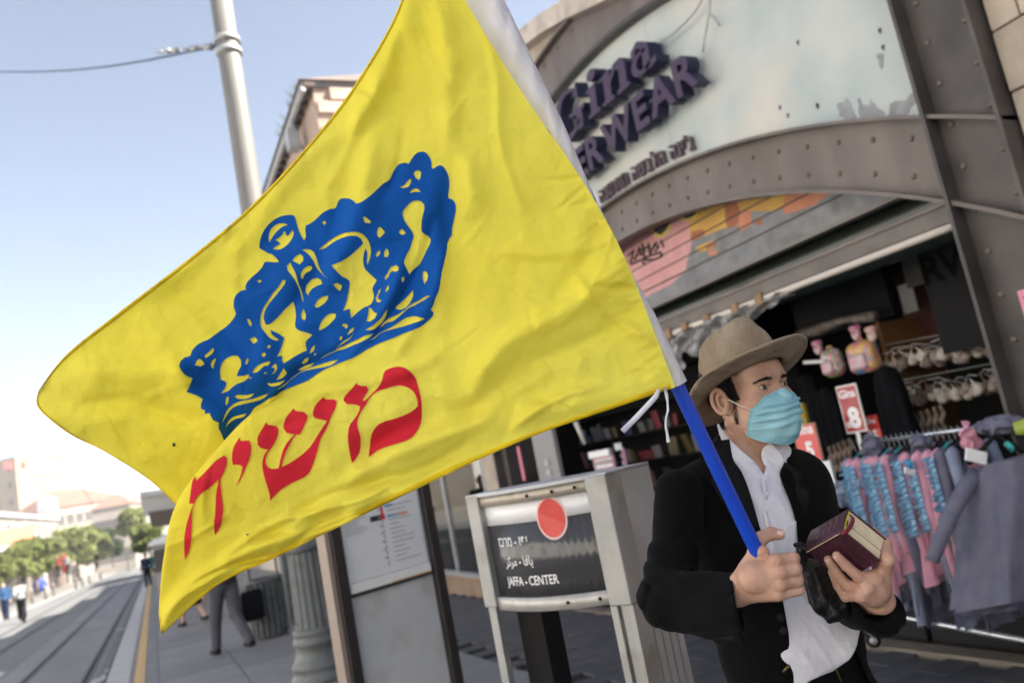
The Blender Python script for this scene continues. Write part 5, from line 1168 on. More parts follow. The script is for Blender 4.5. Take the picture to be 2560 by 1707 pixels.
sheet('lower_layer', [(2450, 1400, 0), (2400, 1540, 1)], [(2660, 1330, 0), (2690, 1510, 1)], 3.97, 3.77, gm2['dark'])
a = [P(2445, 1180, 3.90), P(2415, 1215, 3.88), P(2375, 1290, 3.85), P(2342, 1370, 3.85), P(2330, 1402, 3.85)]
MB().tube(a, [.030, .040, .036, .032, .030], 12).build('sleeve', gm2['grey'], t)
MB().tube([P(2440, 1168, 3.88), P(2490, 1180, 3.83), P(2540, 1150, 3.78)], [.012, .014, .012], 8).build('collar', gm2['dark'], t)
MB().tube([P(2420, 1160, 3.95), P(2490, 1085, 3.9), P(2560, 1130, 3.8)], .012, 8).build('hanger', m_black, t)
# pink-lined hood shapes and caps over the rail
for k, (u, v, d, w, h, c, lb) in enumerate(((2180, 1115, 4.7, .075, .085, 'grey', 'grey scarf like garment thrown over the far end of the rack'), (2300, 1108, 4.4, .07, .06, 'grey', 'grey hood bunched over the middle of the rack'), (2430, 1112, 4.1, .055, .15, 'pink', 'pink garment with a white tag over the rack'), (2500, 1062, 3.95, .15, .05, 'grey', 'grey and pink folded shoulders at the near end of the rack'), (2160, 1205, 4.6, .05, .04, 'light', 'pale grey cap hanging among the blue ruffles'), (2105, 1235, 4.8, .07, .09, 'light', 'pale grey bundle behind the man shoulder'))):
    c0 = P(u, v, d); rg = np.random.default_rng(k)
    vv, ff = nets(lambda p: smin(ellip(p, (0, 0, 0), (w, w * .8, h)), ellip(p, (w * .4, .0, -h * .4), (w * .5, w * .6, h * .6)), .02), (-.25, -.25, -.25), (.25, .25, .25), .010)
    vv += np.stack([.016 * np.sin(vv[:, 2] * 90 + k + 2 * np.sin(vv[:, 1] * 40)), .016 * np.sin(vv[:, 0] * 75 + vv[:, 2] * 40 + k), .012 * np.sin(vv[:, 1] * 95 + vv[:, 0] * 50)], 1); vv *= .82
    o = npmesh('draped_garment', vv, ff, gm2[c]); o.location = c0; tag(o, lb, 'garment')
for (u, v, d, rz, lb) in ((2275, 1178, 4.3, .5, 'white swing tag hanging on the grey shirts'), (2440, 1140, 3.85, .3, 'white price label on the pink garment over the rack')):
    o = MB().box((0, 0, 0), (.010, .07, .035) if u < 2300 else (.010, .11, .06)).build('swing_tag', m_white); o.location = P(u, v, d); o.rotation_euler = (.4, 0, rz + 1); tag(o, lb, 'tag')
for (u, v, d, c, lb) in ((2268, 1162, 4.3, (.02, .25, .5), 'round blue clip on the grey shirts'), (2520, 1118, 3.75, (.02, .30, .28), 'teal clip on the near hanger')):
    o = MB().lathe([(.027, 0), (.027, .015)], (0, 0, 0), 12).build('clip', mat('clip', c, .4)); o.location = P(u, v, d); o.rotation_euler = (1.2, 0, 1); tag(o, lb, 'clip')
o = MB().tube([P(2535, 1072, 3.75), P(2600, 1060, 3.7)], [.03, .055], 10).build('green_cap_end', mat('yellow_green', (.28, .34, .05), .4)); tag(o, 'yellow green rail cap at the right edge of the rack', 'rail cap')
# ================================================================== the flag: pole, sleeve, cloth, print
flag = thing('flag', 'large yellow flag with blue crown and red Hebrew letters on a blue pole', 'flag')
m_cloth = cloth('flag_yellow', (.94, .80, .07), (.96, .86, .12), .34, .75, 30, 1.8)
m_hem = cloth('flag_hem_yellow', (.86, .62, .02), None, .2, .3, 60)
m_blue = cloth('flag_print_blue', (.003, .085, .38), (.005, .10, .43), .12, .25, 25, 5)
m_red = cloth('flag_print_red', (.62, .018, .035), (.66, .025, .045), .12, .25, 25, 5)
m_slv = cloth('sleeve_white', (.86, .85, .90), (.78, .76, .76), .25, .5, 25, 12)
m_pole = mat('pole_blue_plastic', (.004, .055, .50), .32, (.003, .045, .44), 12, 4, spec=.5)
# control net: columns run hoist -> fly, rows top edge -> bottom edge: (u, v, depth)
T = 1.40
net = [
 [(1040, -250, T), (1110, -95, T), (1200, 65, T), (1320, 255, T), (1430, 412, T), (1500, 525, T), (1560, 640, T), (1632, 820, T), (1688, 968, T)],
 [(1007, -10, 1.39), (1050, 120, 1.375), (1110, 250, 1.365), (1180, 380, 1.36), (1250, 510, 1.365), (1320, 640, 1.36), (1390, 770, 1.355), (1460, 900, 1.36), (1530, 1022, 1.375)],
 [(885, 215, 1.37), (930, 330, 1.36), (975, 450, 1.35), (1020, 570, 1.345), (1070, 690, 1.34), (1130, 800, 1.335), (1200, 900, 1.33), (1285, 990, 1.33), (1370, 1076, 1.35)],
 [(757, 378, 1.35), (775, 510, 1.34), (790, 630, 1.335), (800, 740, 1.33), (810, 840, 1.33), (815, 905, 1.33), (860, 985, 1.31), (1010, 1075, 1.30), (1200, 1147, 1.33)],
 [(620, 522, 1.34), (655, 640, 1.33), (690, 750, 1.325), (705, 860, 1.32), (690, 970, 1.335), (665, 1030, 1.365), (655, 1030, 1.29), (800, 1160, 1.28), (1005, 1240, 1.31)],
 [(470, 648, 1.335), (525, 760, 1.325), (575, 870, 1.32), (610, 980, 1.325), (640, 1090, 1.375), (650, 1130, 1.39), (520, 1150, 1.28), (640, 1250, 1.27), (850, 1315, 1.30)],
 [(298, 780, 1.33), (370, 890, 1.32), (440, 990, 1.32), (510, 1080, 1.33), (570, 1160, 1.39), (585, 1190, 1.40), (437, 1268, 1.275), (540, 1345, 1.265), (700, 1388, 1.285)],
 [(165, 887, 1.33), (215, 975, 1.32), (290, 1060, 1.325), (370, 1130, 1.34), (470, 1215, 1.40), (500, 1260, 1.41), (408, 1400, 1.275), (455, 1440, 1.265), (545, 1462, 1.275)],
 [(97, 975, 1.33), (96, 1020, 1.33), (175, 1085, 1.335), (270, 1133, 1.345), (400, 1222, 1.375), (470, 1330, 1.385), (402, 1500, 1.285), (400, 1555, 1.272), (404, 1585, 1.272)]]
net = np.array(net, float)
def cr(A, t):               # Catmull-Rom through the first axis
    n = len(A); t = np.clip(t, 0, n - 1 - 1e-9); i = np.floor(t).astype(int); f = (t - i)
    g = lambda k: A[np.clip(k, 0, n - 1)]
    f = f.reshape(f.shape + (1,) * (A.ndim - 1)); p0, p1, p2, p3 = g(i - 1), g(i), g(i + 1), g(i + 2)
    return .5 * ((2 * p1) + (-p0 + p2) * f + (2 * p0 - 5 * p1 + 4 * p2 - p3) * f * f + (-p0 + 3 * p1 - 3 * p2 + p3) * f ** 3)
NS, NT = 320, 360
S_ = np.linspace(0, 8, NS + 1); T_ = np.linspace(0, 8, NT + 1)
A = cr(net, S_)                                    # (NS+1, 9, 3)
B = np.transpose(cr(np.transpose(A, (1, 0, 2)), T_), (1, 0, 2))     # (NS+1, NT+1, 3)
uu, vv_, dd = B[..., 0], B[..., 1], B[..., 2].copy()
SS, TT = np.meshgrid(S_, T_, indexing='ij')
def gauss(x, s): return np.exp(-(x / s) ** 2)
def ridge(x0, y0, x1, y1, wid, amp, dd):
    """a soft crease from pixel 0 to pixel 1"""
    L = math.hypot(x1 - x0, y1 - y0); tx, ty = (x1 - x0) / L, (y1 - y0) / L
    a = (uu - x0) * tx + (vv_ - y0) * ty; b = -(uu - x0) * ty + (vv_ - y0) * tx; b = b + 14 * np.sin(a / 70)
    return dd - 1.7 * amp * gauss(b, wid) * np.clip(a / 60 + .5, 0, 1) * np.clip((L - a) / 60 + .5, 0, 1)
front = (TT > 5.6) & (SS > 3.6)
for r in ((1020, -60, 840, 700, 40, .012), (1090, 0, 1180, 520, 34, .010), (1010, 100, 700, 900, 26, -.008), (960, 200, 560, 640, 30, .007), (1140, 200, 1130, 820, 30, -.008),
          (1560, 660, 1180, 940, 36, .016), (1600, 760, 1150, 1040, 26, -.010), (1530, 600, 1240, 640, 18, .006), (1660, 930, 1300, 1060, 30, .008), (1500, 560, 1380, 760, 22, -.008),
          (1010, 640, 880, 900, 14, .006), (1080, 560, 950, 860, 12, -.006), (1110, 620, 1010, 880, 16, .007), (940, 800, 700, 960, 16, -.005), (1100, 880, 760, 1010, 20, .006),
          (1250, 1000, 700, 1310, 26, .010), (1150, 1120, 640, 1330, 14, -.008), (1400, 950, 900, 1120, 30, -.008), (1000, 1190, 560, 1380, 10, .006),
          (150, 860, 600, 560, 30, .008), (120, 960, 520, 900, 40, .010), (210, 1010, 500, 1040, 24, -.008), (420, 560 + 160, 640, 900, 26, -.007), (560, 1060, 430, 900, 30, .012), (405, 1545, 560, 1420, 16, .012), (540, 1430, 900, 1270, 16, .010), (860, 1290, 1300, 1130, 22, .008), (470, 1470, 700, 1380, 9, -.010), (700, 1385, 980, 1235, 9, -.007), (1290, 1060, 1500, 960, 12, .006), (1630, 850, 1440, 700, 14, .008), (1600, 720, 1480, 700, 10, -.008), (1200, 60, 1300, 520, 14, .006), (900, 260, 820, 480, 20, .006), (1010, 320, 960, 480, 12, -.004)):
    dd = ridge(*r[:4], r[4], r[5], dd)
_rg = np.random.default_rng(11)
for _k in range(95):       # short sharp creases that fan out from the hoist and the lower corner
    x0 = _rg.uniform(150, 1600); y0 = _rg.uniform(150, 1500); f_ = _rg.random()
    tx_, ty_ = ((1690, 968) if f_ < .45 else ((1100, -100) if f_ < .75 else (404, 1560))); an_ = math.atan2(ty_ - y0, tx_ - x0) + _rg.normal() * .28; L_ = _rg.uniform(50, 190)
    if f_ > .9: an_ = _rg.uniform(0, 3.14)
    dd = ridge(x0, y0, x0 + math.cos(an_) * L_, y0 + math.sin(an_) * L_, _rg.uniform(5, 12), _rg.choice([-1, 1]) * _rg.uniform(.0007, .0022), dd)
for _k in range(22):       # gathers at the sleeve seam
    v_ = 440 + _k * 24 + _rg.uniform(-8, 8); u_ = float(np.interp(v_, [430, 530, 653, 805, 936], [1442, 1508, 1570, 1627, 1668])); L_ = _rg.uniform(40, 130)
    dd = ridge(u_ + 8, v_, u_ - L_ * .9, v_ + L_ * _rg.uniform(-.1, .8), _rg.uniform(5, 9), _rg.choice([-1, 1]) * _rg.uniform(.001, .003), dd)
ww = np.zeros_like(dd)
for k in range(26):         # small irregular wrinkles, random directions
    a = RNG.uniform(0, 3.14159); fr_ = RNG.uniform(.014, .075); ph = RNG.uniform(0, 6.28); b = a + RNG.uniform(-1, 1)
    wob = 1.6 * np.sin((uu * math.cos(b) + vv_ * math.sin(b)) * fr_ * .43 + ph * 2)
    ww += np.sin((uu * math.cos(a) + vv_ * math.sin(a)) * fr_ + ph + wob) * (.0085 / (1 + fr_ * 300)) ** 1.0
dd = dd + ww * .95 * np.clip(SS / .5, 0, 1)
flut = np.sin(TT * 3.1) * .010 * np.clip((SS - 6) / 2, 0, 1); dd = dd + flut
pts = CAM + (np.stack([(uu - CX) / FPX, -(vv_ - CY) / FPX, -np.ones_like(uu)], -1) @ RW.T) * dd[..., None]
verts = pts.reshape(-1, 3)
I = np.arange((NS + 1) * (NT + 1)).reshape(NS + 1, NT + 1)
faces = np.stack([I[:-1, :-1], I[:-1, 1:], I[1:, 1:], I[1:, :-1]], -1)
npmesh('cloth', verts, faces.reshape(-1, 4), m_cloth, flag)
def hemstrip(a, b, name, m, o=.0012):
    """folded hem along an edge of the cloth, a hair proud of it"""
    a = np.array(a); b = np.array(b); toc = CAM - a; toc /= np.linalg.norm(toc, axis=1)[:, None]
    v = np.concatenate([a + toc * o, b + toc * o, b - toc * o, a - toc * o]); n = len(a); f = []
    for i in range(n - 1):
        for k in range(4): f.append((k * n + i, k * n + i + 1, ((k + 1) % 4) * n + i + 1, ((k + 1) % 4) * n + i))
    return npmesh(name, v, f, m, flag)
hemstrip(pts[10:, 0], pts[10:, 5], 'top_hem', m_hem); hemstrip(pts[4:, -1], pts[4:, -7], 'bottom_hem', m_hem)
hemstrip(pts[-1, :200], pts[-4, :200], 'fly_hem', m_hem); hemstrip(pts[-1, 262:], pts[-4, 262:], 'fly_hem', m_hem)
# printing: outlines laid on the cloth surface
def tri_surface(keep):
    f = faces[keep].reshape(-1, 4); return BVHTree.FromPolygons([tuple(v) for v in verts], [tuple(map(int, q)) for q in f])
back_keep = np.ones((NS, NT), bool); sm, tm = (SS[:-1, :-1] + SS[1:, 1:]) / 2, (TT[:-1, :-1] + TT[1:, 1:]) / 2
bvh_back = tri_surface((tm < 5.0) | (sm < 3.75)); bvh_all = tri_surface(back_keep)
def crv(pts_, n=5):
    """round the traced outline a little"""
    A_ = np.array(pts_, float); N = len(A_); out = []
    for i in range(N):
        p0, p1, p2, p3 = A_[i - 1], A_[i], A_[(i + 1) % N], A_[(i + 2) % N]
        L = np.linalg.norm(p2 - p1); m = max(1, min(n, int(L / 7)))
        e1, e2 = _n(p1 - p0 + 1e-9), _n(p2 - p1 + 1e-9); e3 = _n(p3 - p2 + 1e-9)
        s1 = .5 if e1 @ e2 > .45 else 0; s2 = .5 if e2 @ e3 > .45 else 0
        l = min(L, 60); t1 = (_n(p2 - p0 + 1e-9) * L if s1 else (p2 - p1)); t2 = (_n(p3 - p1 + 1e-9) * L if s2 else (p2 - p1))
        for k in range(m):
            t = k / m; out.append((2 * t ** 3 - 3 * t * t + 1) * p1 + (t ** 3 - 2 * t * t + t) * t1 + (-2 * t ** 3 + 3 * t * t) * p2 + (t ** 3 - t * t) * t2)
    return [tuple(p) for p in out]
TI = {1: (430, 700, .2551), 2: (630, 520, .19133), 3: (850, 360, .19133), 4: (800, 600, .22321), 5: (450, 1000, .2551), 6: (700, 900, .2551)}
def seg(*parts):
    out = []
    for tile, pts_ in parts: out += trace(TI[tile], pts_)
    return out
def decal(name, outer, holes, bvh, m, parent, off_=.0020, step=6, thick=.0):
    pg = [crv(outer)] + [crv(h) for h in holes]
    P2 = []; E2 = []
    for c in pg:
        o = len(P2); P2 += [Vector(p) for p in c]; E2 += [(o + i, o + (i + 1) % len(c)) for i in range(len(c))]
    xs = [p[0] for p in pg[0]]; ys_ = [p[1] for p in pg[0]]
    gx, gy = np.meshgrid(np.arange(min(xs), max(xs), step), np.arange(min(ys_), max(ys_), step)); gx = gx + (np.arange(gx.shape[0]) % 2)[:, None] * step * .5
    ins = poly_sd(gx, gy, pg[0]) < -2
    for h in pg[1:]:
        s = poly_sd(gx, gy, h); ins &= s > 2
    P2 += [Vector((float(a), float(b))) for a, b in zip(gx[ins], gy[ins])]
    vo, eo, fo, *_r = delaunay_2d_cdt(P2, E2, [], 0, 1e-4)
    V2 = np.array([tuple(v) for v in vo]); cen = np.array([V2[list(f)].mean(0) for f in fo])
    k = poly_sd(cen[:, 0], cen[:, 1], pg[0]) < 0
    for h in pg[1:]: k &= poly_sd(cen[:, 0], cen[:, 1], h) > 0
    out = []; ok = np.ones(len(V2), bool); cam_v = Vector(CAM)
    for i, (u, v) in enumerate(V2):
        r = Vector(ray(u, v)).normalized(); loc, nrm, idx, dist = bvh.ray_cast(cam_v, r)
        if loc is None: ok[i] = False; out.append((0, 0, 0)); continue
        if nrm.dot(r) > 0: nrm = -nrm
        out.append(tuple(loc + nrm * off_))
    F_ = [tuple(f) for f, kk in zip(fo, k) if kk and all(ok[j] for j in f)]
    q = MB(); q.add(out, F_, 0, True); q.build(name, m, parent, flip=False)
crown = seg((1, [(70, 845), (85, 800), (125, 765), (183, 748), (200, 700), (250, 640), (310, 605), (362, 582), (410, 545), (480, 495), (540, 455), (595, 395), (632, 330), (612, 270), (612, 200), (632, 145), (670, 112), (728, 98), (725, 60), (745, 15)]),
 (2, [(-31, 941), (0, 905), (90, 830), (135, 780), (165, 715), (195, 703), (300, 712), (362, 708), (335, 670), (265, 607), (225, 597), (160, 560), (98, 525), (103, 430), (140, 320), (215, 215), (310, 140), (410, 102), (480, 95), (553, 108), (580, 190), (610, 290), (635, 350), (683, 432), (705, 380), (697, 290), (705, 235), (760, 210), (830, 160), (900, 90), (960, 45), (1020, 17), (1075, 12)]),
 (3, [(-57, 836), (0, 730), (90, 716), (140, 722), (185, 750), (217, 787), (270, 770), (350, 715), (450, 625), (560, 520), (638, 470), (670, 400), (720, 315), (780, 265), (845, 250), (900, 263), (950, 180), (1010, 120), (1075, 102), (1118, 115), (1187, 205), (1200, 322), (1225, 330), (1255, 305), (1290, 284), (1328, 285), (1385, 350), (1420, 440), (1428, 560), (1412, 700), (1435, 720), (1480, 732), (1510, 775), (1521, 850), (1500, 960), (1463, 1130), (1463, 1185), (1420, 1250), (1395, 1310)]),
 (4, [(1422, 40), (1410, 130), (1385, 240), (1355, 370), (1335, 500), (1318, 580), (1285, 650), (1265, 720), (1236, 778), (1272, 812), (1262, 850), (1190, 920), (1080, 990), (870, 1080), (600, 1190), (380, 1310), (200, 1390), (60, 1450)]),
 (1, [(1430, 920), (1330, 990), (1160, 1060), (1000, 1130), (880, 1200), (800, 1250), (770, 1300), (700, 1400), (600, 1520), (540, 1620), (505, 1555), (480, 1490), (455, 1440), (458, 1388), (405, 1362), (372, 1300), (345, 1300), (332, 1312), (325, 1270), (290, 1255), (285, 1215), (300, 1170), (255, 1140), (148, 1088), (192, 965), (110, 920)]))
H1 = [[(1085, 0), (1118, 5), (1105, 40), (1030, 140), (950, 240), (910, 320), (905, 390), (925, 440), (960, 430), (1030, 370), (1110, 280), (1185, 210), (1210, 280), (1222, 360), (1215, 460), (1260, 498), (1320, 515), (1375, 538), (1310, 605), (1325, 685), (1260, 715), (1190, 755), (1100, 815), (1083, 790), (1083, 738), (1030, 748), (1070, 670), (1105, 570), (1050, 530), (965, 487), (975, 530), (1050, 590), (1020, 595), (960, 570), (910, 510), (875, 450), (870, 370), (890, 290), (940, 210), (1000, 120), (1060, 50)],
 [(732, 380), (760, 380), (785, 430), (778, 455), (760, 445), (745, 405)], [(763, 575), (810, 557), (835, 575), (847, 597), (805, 627), (780, 600)], [(930, 655), (950, 635), (970, 650), (950, 670)], [(880, 725), (905, 705), (925, 725), (905, 752), (885, 745)],
 [(315, 745), (390, 680), (402, 667), (415, 685), (395, 720), (330, 765)], [(222, 833), (245, 785), (270, 772), (300, 795), (315, 822), (275, 843)], [(432, 762), (425, 790), (408, 835), (408, 868), (385, 850), (378, 820), (395, 785)],
 [(480, 975), (473, 890), (490, 820), (540, 765), (600, 745), (645, 748), (675, 790), (680, 840), (655, 890), (640, 938), (700, 935), (752, 922), (762, 940), (730, 975), (700, 992), (650, 1010), (600, 1045), (560, 1080), (480, 1110), (520, 1060), (540, 1010), (525, 990)],
 [(715, 820), (730, 780), (745, 768), (753, 785), (735, 825), (718, 830)], [(790, 912), (810, 870), (880, 815), (955, 793), (962, 805), (940, 835), (905, 840), (840, 900)], [(755, 958), (775, 945), (785, 950), (770, 963)], [(893, 910), (915, 898), (932, 905), (910, 918)],
 [(972, 857), (1010, 815), (1028, 835), (1030, 870), (1010, 900), (972, 922), (1005, 880), (1008, 860)], [(1023, 970), (1095, 857), (1112, 880), (1123, 905), (1080, 955), (1040, 973)], [(930, 1003), (975, 1010), (1040, 1000), (1105, 975), (1050, 1025), (980, 1040), (945, 1030)],
 [(617, 1135), (650, 1118), (720, 1122), (805, 1105), (775, 1140), (710, 1160), (640, 1155)], [(545, 1137), (560, 1140), (550, 1200), (530, 1230), (522, 1210), (533, 1150)], [(485, 1390), (520, 1300), (580, 1230), (660, 1185), (780, 1160), (870, 1130), (948, 1103), (910, 1145), (840, 1175), (720, 1205), (620, 1235), (560, 1280), (520, 1340)],
 [(1018, 1070), (1130, 990), (1290, 885), (1380, 855), (1568, 797), (1643, 780), (1555, 842), (1380, 880), (1280, 905), (1180, 970), (1090, 1030)], [(1235, 870), (1300, 830), (1395, 803), (1370, 840), (1310, 870), (1260, 877)], [(1267, 805), (1300, 765), (1340, 752), (1330, 790), (1290, 812)],
 [(1350, 712), (1370, 660), (1402, 632), (1390, 690), (1360, 712)], [(1390, 725), (1402, 710), (1415, 715), (1400, 737)], [(1270, 340), (1295, 283), (1317, 350), (1310, 385), (1295, 400), (1275, 380)], [(520, 1440), (545, 1380), (580, 1345), (650, 1320), (735, 1300), (700, 1335), (610, 1360), (550, 1400)]]
H2 = [[(230, 455), (218, 380), (235, 300), (290, 235), (360, 203), (430, 203), (473, 225), (400, 250), (310, 330), (260, 400)], [(280, 535), (320, 500), (372, 478), (350, 445), (308, 422), (370, 380), (400, 350), (425, 300), (440, 320), (460, 372), (490, 355), (515, 305), (543, 293), (550, 340), (520, 420), (450, 500), (370, 548), (300, 548)],
 [(530, 692), (575, 630), (637, 600), (672, 640), (675, 690), (628, 742), (575, 712)], [(660, 920), (640, 915), (635, 860), (670, 800), (725, 757), (770, 757), (785, 785), (760, 815), (700, 845), (675, 880)], [(743, 1152), (705, 1110), (700, 1040), (735, 970), (790, 925), (860, 912), (910, 935), (928, 990), (850, 1020), (790, 1060), (755, 1110)],
 [(820, 1280), (850, 1220), (920, 1160), (998, 1145), (985, 1200), (930, 1260), (870, 1300), (830, 1302)], [(870, 1594), (880, 1540), (910, 1480), (980, 1400), (1050, 1375), (1105, 1385), (1090, 1440), (1030, 1500), (960, 1560), (900, 1592)],
 [(460, 760), (503, 708), (530, 770), (570, 850), (610, 1000), (650, 1100), (675, 1190), (682, 1238), (660, 1210), (625, 1090), (580, 980), (520, 880), (470, 820)], [(658, 548), (700, 540), (760, 545), (810, 580), (835, 640), (870, 740), (930, 850), (1000, 930), (930, 870), (840, 770), (800, 690), (760, 630), (700, 575)],
 [(920, 200), (940, 168), (975, 190), (948, 228)], [(1443, 120), (1480, 118), (1520, 155), (1553, 180), (1535, 205), (1470, 198)], [(68, 955), (90, 938), (130, 945), (120, 970), (90, 980)], [(1062, 990), (1110, 972), (1175, 1005), (1165, 1060), (1145, 1075), (1100, 1040)]]
H3 = [[(960, 390), (985, 355), (1025, 348), (1062, 370), (1055, 430), (1035, 480), (990, 450)], [(778, 570), (830, 550), (880, 495), (920, 458), (930, 500), (900, 555), (830, 585)], [(908, 652), (930, 605), (985, 582), (1030, 592), (1062, 632), (985, 630)],
 [(482, 1160), (495, 1105), (520, 1085), (550, 1110), (587, 1158), (550, 1200), (515, 1230), (490, 1200)], [(768, 1160), (790, 1125), (810, 1115), (835, 1135), (858, 1170), (835, 1190), (800, 1188)], [(470, 1450), (490, 1410), (520, 1393), (527, 1430), (500, 1470), (480, 1475)], [(577, 1478), (578, 1410), (605, 1368), (635, 1400), (638, 1440), (620, 1480)]]
H4 = [[(800, 300), (860, 285), (888, 310), (880, 345), (850, 362), (815, 350), (795, 360), (770, 420), (733, 455), (728, 415), (760, 375)], [(902, 430), (930, 408), (935, 445), (915, 478)], [(1160, 355), (1195, 352), (1217, 400), (1205, 450), (1175, 498), (1155, 440)], [(735, 570), (760, 520), (780, 513), (780, 550), (750, 590)],
 [(690, 545), (670, 600), (650, 640), (665, 668), (698, 687), (670, 707), (635, 695), (625, 650), (650, 600), (662, 562)], [(838, 750), (900, 715), (970, 650), (1045, 565), (1050, 620), (1010, 700), (960, 760), (900, 788), (860, 780)], [(552, 757), (575, 765), (610, 810), (648, 825), (620, 875), (570, 912), (525, 910), (540, 840)],
 [(512, 1010), (570, 970), (650, 900), (745, 770), (735, 830), (690, 910), (610, 985), (550, 1010)], [(662, 975), (720, 905), (850, 850), (930, 800), (1030, 715), (1100, 685), (1200, 630), (1242, 627), (1180, 670), (1080, 725), (990, 765), (930, 820), (830, 905), (740, 935)],
 [(555, 1120), (650, 1060), (800, 980), (900, 905), (980, 865), (1080, 858), (1167, 878), (1080, 925), (960, 965), (800, 1003), (690, 1050), (600, 1105)], [(247, 955), (265, 930), (300, 938), (317, 968), (290, 997), (278, 975)], [(303, 1065), (340, 1000), (390, 973), (370, 1020)], [(217, 1115), (225, 1080), (250, 1078), (245, 1105), (228, 1125)],
 [(172, 1208), (260, 1130), (330, 1090), (375, 1040), (350, 1092), (300, 1128), (220, 1176)], [(5, 1325), (80, 1270), (160, 1237), (205, 1202), (300, 1170), (420, 1120), (520, 1065), (590, 1045), (540, 1095), (440, 1155), (290, 1220), (180, 1240), (90, 1280)]]
holes = [seg((1, h)) for h in H1] + [seg((2, h)) for h in H2] + [seg((3, h)) for h in H3] + [seg((4, h)) for h in H4]
holes.append(seg((3, [(817, 900), (870, 820), (950, 755), (1030, 745), (1100, 795), (1098, 880), (1075, 960), (1063, 1070), (1072, 1160), (1150, 1205), (1197, 1260), (1160, 1360), (1100, 1460)]), (4, [(1130, 250), (1040, 330), (995, 380), (960, 320), (935, 255), (960, 180), (1010, 90)]), (3, [(960, 1200), (940, 1140), (880, 1060), (835, 980)])))
holes.append(seg((2, [(875, 548), (940, 490), (1050, 410), (1180, 340), (1300, 315), (1380, 315), (1440, 340), (1520, 430), (1555, 560), (1540, 670), (1510, 745), (1500, 700), (1508, 600), (1485, 525), (1460, 600), (1452, 700), (1480, 800)]), (4, [(550, 370), (640, 455), (590, 545), (607, 630), (575, 720), (500, 755), (430, 805), (350, 875), (335, 770), (262, 795), (300, 690), (325, 560), (328, 455), (250, 410), (190, 350), (137, 285), (250, 230), (350, 160), (483, 38)]), (2, [(1420, 400), (1370, 368), (1300, 362), (1200, 390), (1080, 450), (960, 530)])))
decal('printed_crown', crown, holes, bvh_back, m_blue, flag, step=5.5)
mem = seg((6, [(760, 220), (755, 240), (790, 250), (850, 252), (865, 290), (840, 340), (808, 395), (830, 400), (880, 350), (940, 290), (1000, 200), (1030, 115), (1100, 80), (1180, 70), (1260, 100), (1320, 160), (1350, 250), (1380, 380), (1385, 480), (1378, 620), (1340, 710), (1270, 780), (1180, 815), (1060, 850), (960, 890), (872, 958), (878, 850), (892, 740), (930, 660), (1000, 608), (1150, 560), (1280, 505), (1345, 450), (1348, 420), (1330, 350), (1290, 295), (1210, 255), (1140, 250), (1050, 275), (950, 310), (880, 370), (840, 440), (800, 500), (760, 590), (760, 650), (785, 740), (785, 850), (760, 940), (712, 1010), (700, 990), (672, 850), (668, 720), (690, 630), (750, 550), (780, 490), (785, 455), (740, 435), (660, 433), (625, 400), (640, 345), (720, 260)]))
shin = seg((6, [(430, 357), (440, 378), (530, 385), (557, 400), (550, 460), (500, 560), (465, 650), (400, 770), (360, 920), (300, 1080), (240, 1140), (100, 1210)]), (5, [(980, 882), (930, 930), (885, 985), (875, 900), (840, 790), (808, 640), (825, 540), (865, 483), (800, 470), (762, 430), (760, 380), (790, 310), (848, 217), (860, 240), (940, 250), (968, 290), (950, 370), (900, 460), (860, 520), (838, 580), (850, 640), (900, 672), (970, 662), (1000, 540), (1050, 420), (1125, 333), (1050, 322), (1018, 280), (1030, 190), (1118, 82), (1130, 105), (1220, 120), (1250, 150), (1235, 220), (1178, 335), (1140, 335), (1070, 440), (1020, 560), (998, 650), (1080, 610), (1200, 530), (1290, 440), (1370, 310), (1440, 205), (1350, 185), (1303, 150), (1315, 70)]), (6, [(330, 470), (380, 400)]))
yod = seg((5, [(592, 365), (600, 400), (680, 397), (700, 450), (690, 550), (640, 680), (590, 790), (552, 840), (600, 730), (618, 650), (590, 632), (520, 632), (512, 580), (525, 480), (560, 410)]))
het = seg((5, [(155, 750), (165, 792), (250, 710), (350, 600), (435, 542), (462, 570), (460, 620), (425, 720), (402, 770), (410, 900), (425, 1050), (400, 1220), (348, 1318), (333, 1250), (345, 1120), (362, 900), (388, 770), (320, 830), (190, 930), (155, 985), (125, 1080), (122, 1200), (100, 1450), (52, 1558), (45, 1400), (68, 1230), (110, 1090), (138, 1010), (98, 1010), (105, 950), (130, 800)]))
for nm, pl in (('printed_letter', mem), ('printed_letter', shin), ('printed_letter', yod), ('printed_letter', het)): decal(nm, pl, [], bvh_all, m_red, flag, step=6)
for (u, v, r, nm) in ((436, 1110, 5, 'burn_hole'), (620, 1337, 2.2, 'dark_fleck')):
    decal(nm, [(u + r * math.cos(a) * (.8 if nm == 'burn_hole' else 1.6), v + r * math.sin(a)) for a in np.linspace(0, 5.6, 8)], [], bvh_all, m_ink, flag, step=4)
# stitched seam lines along the hems
# pole: blue, ribbed plastic; sleeve around it
pole0, pole1 = P(1918, 1432, 1.437), P(1100, -270, 1.43)
ppth = [pole0 + (pole1 - pole0) * k / 20 for k in range(21)]
q = MB(); seg_ = 10; q.tube(ppth, .0133, seg_); q.build('pole', m_pole, flag).data.polygons.foreach_set('use_smooth', [False] * (20 * seg_ + 2))
q = MB()
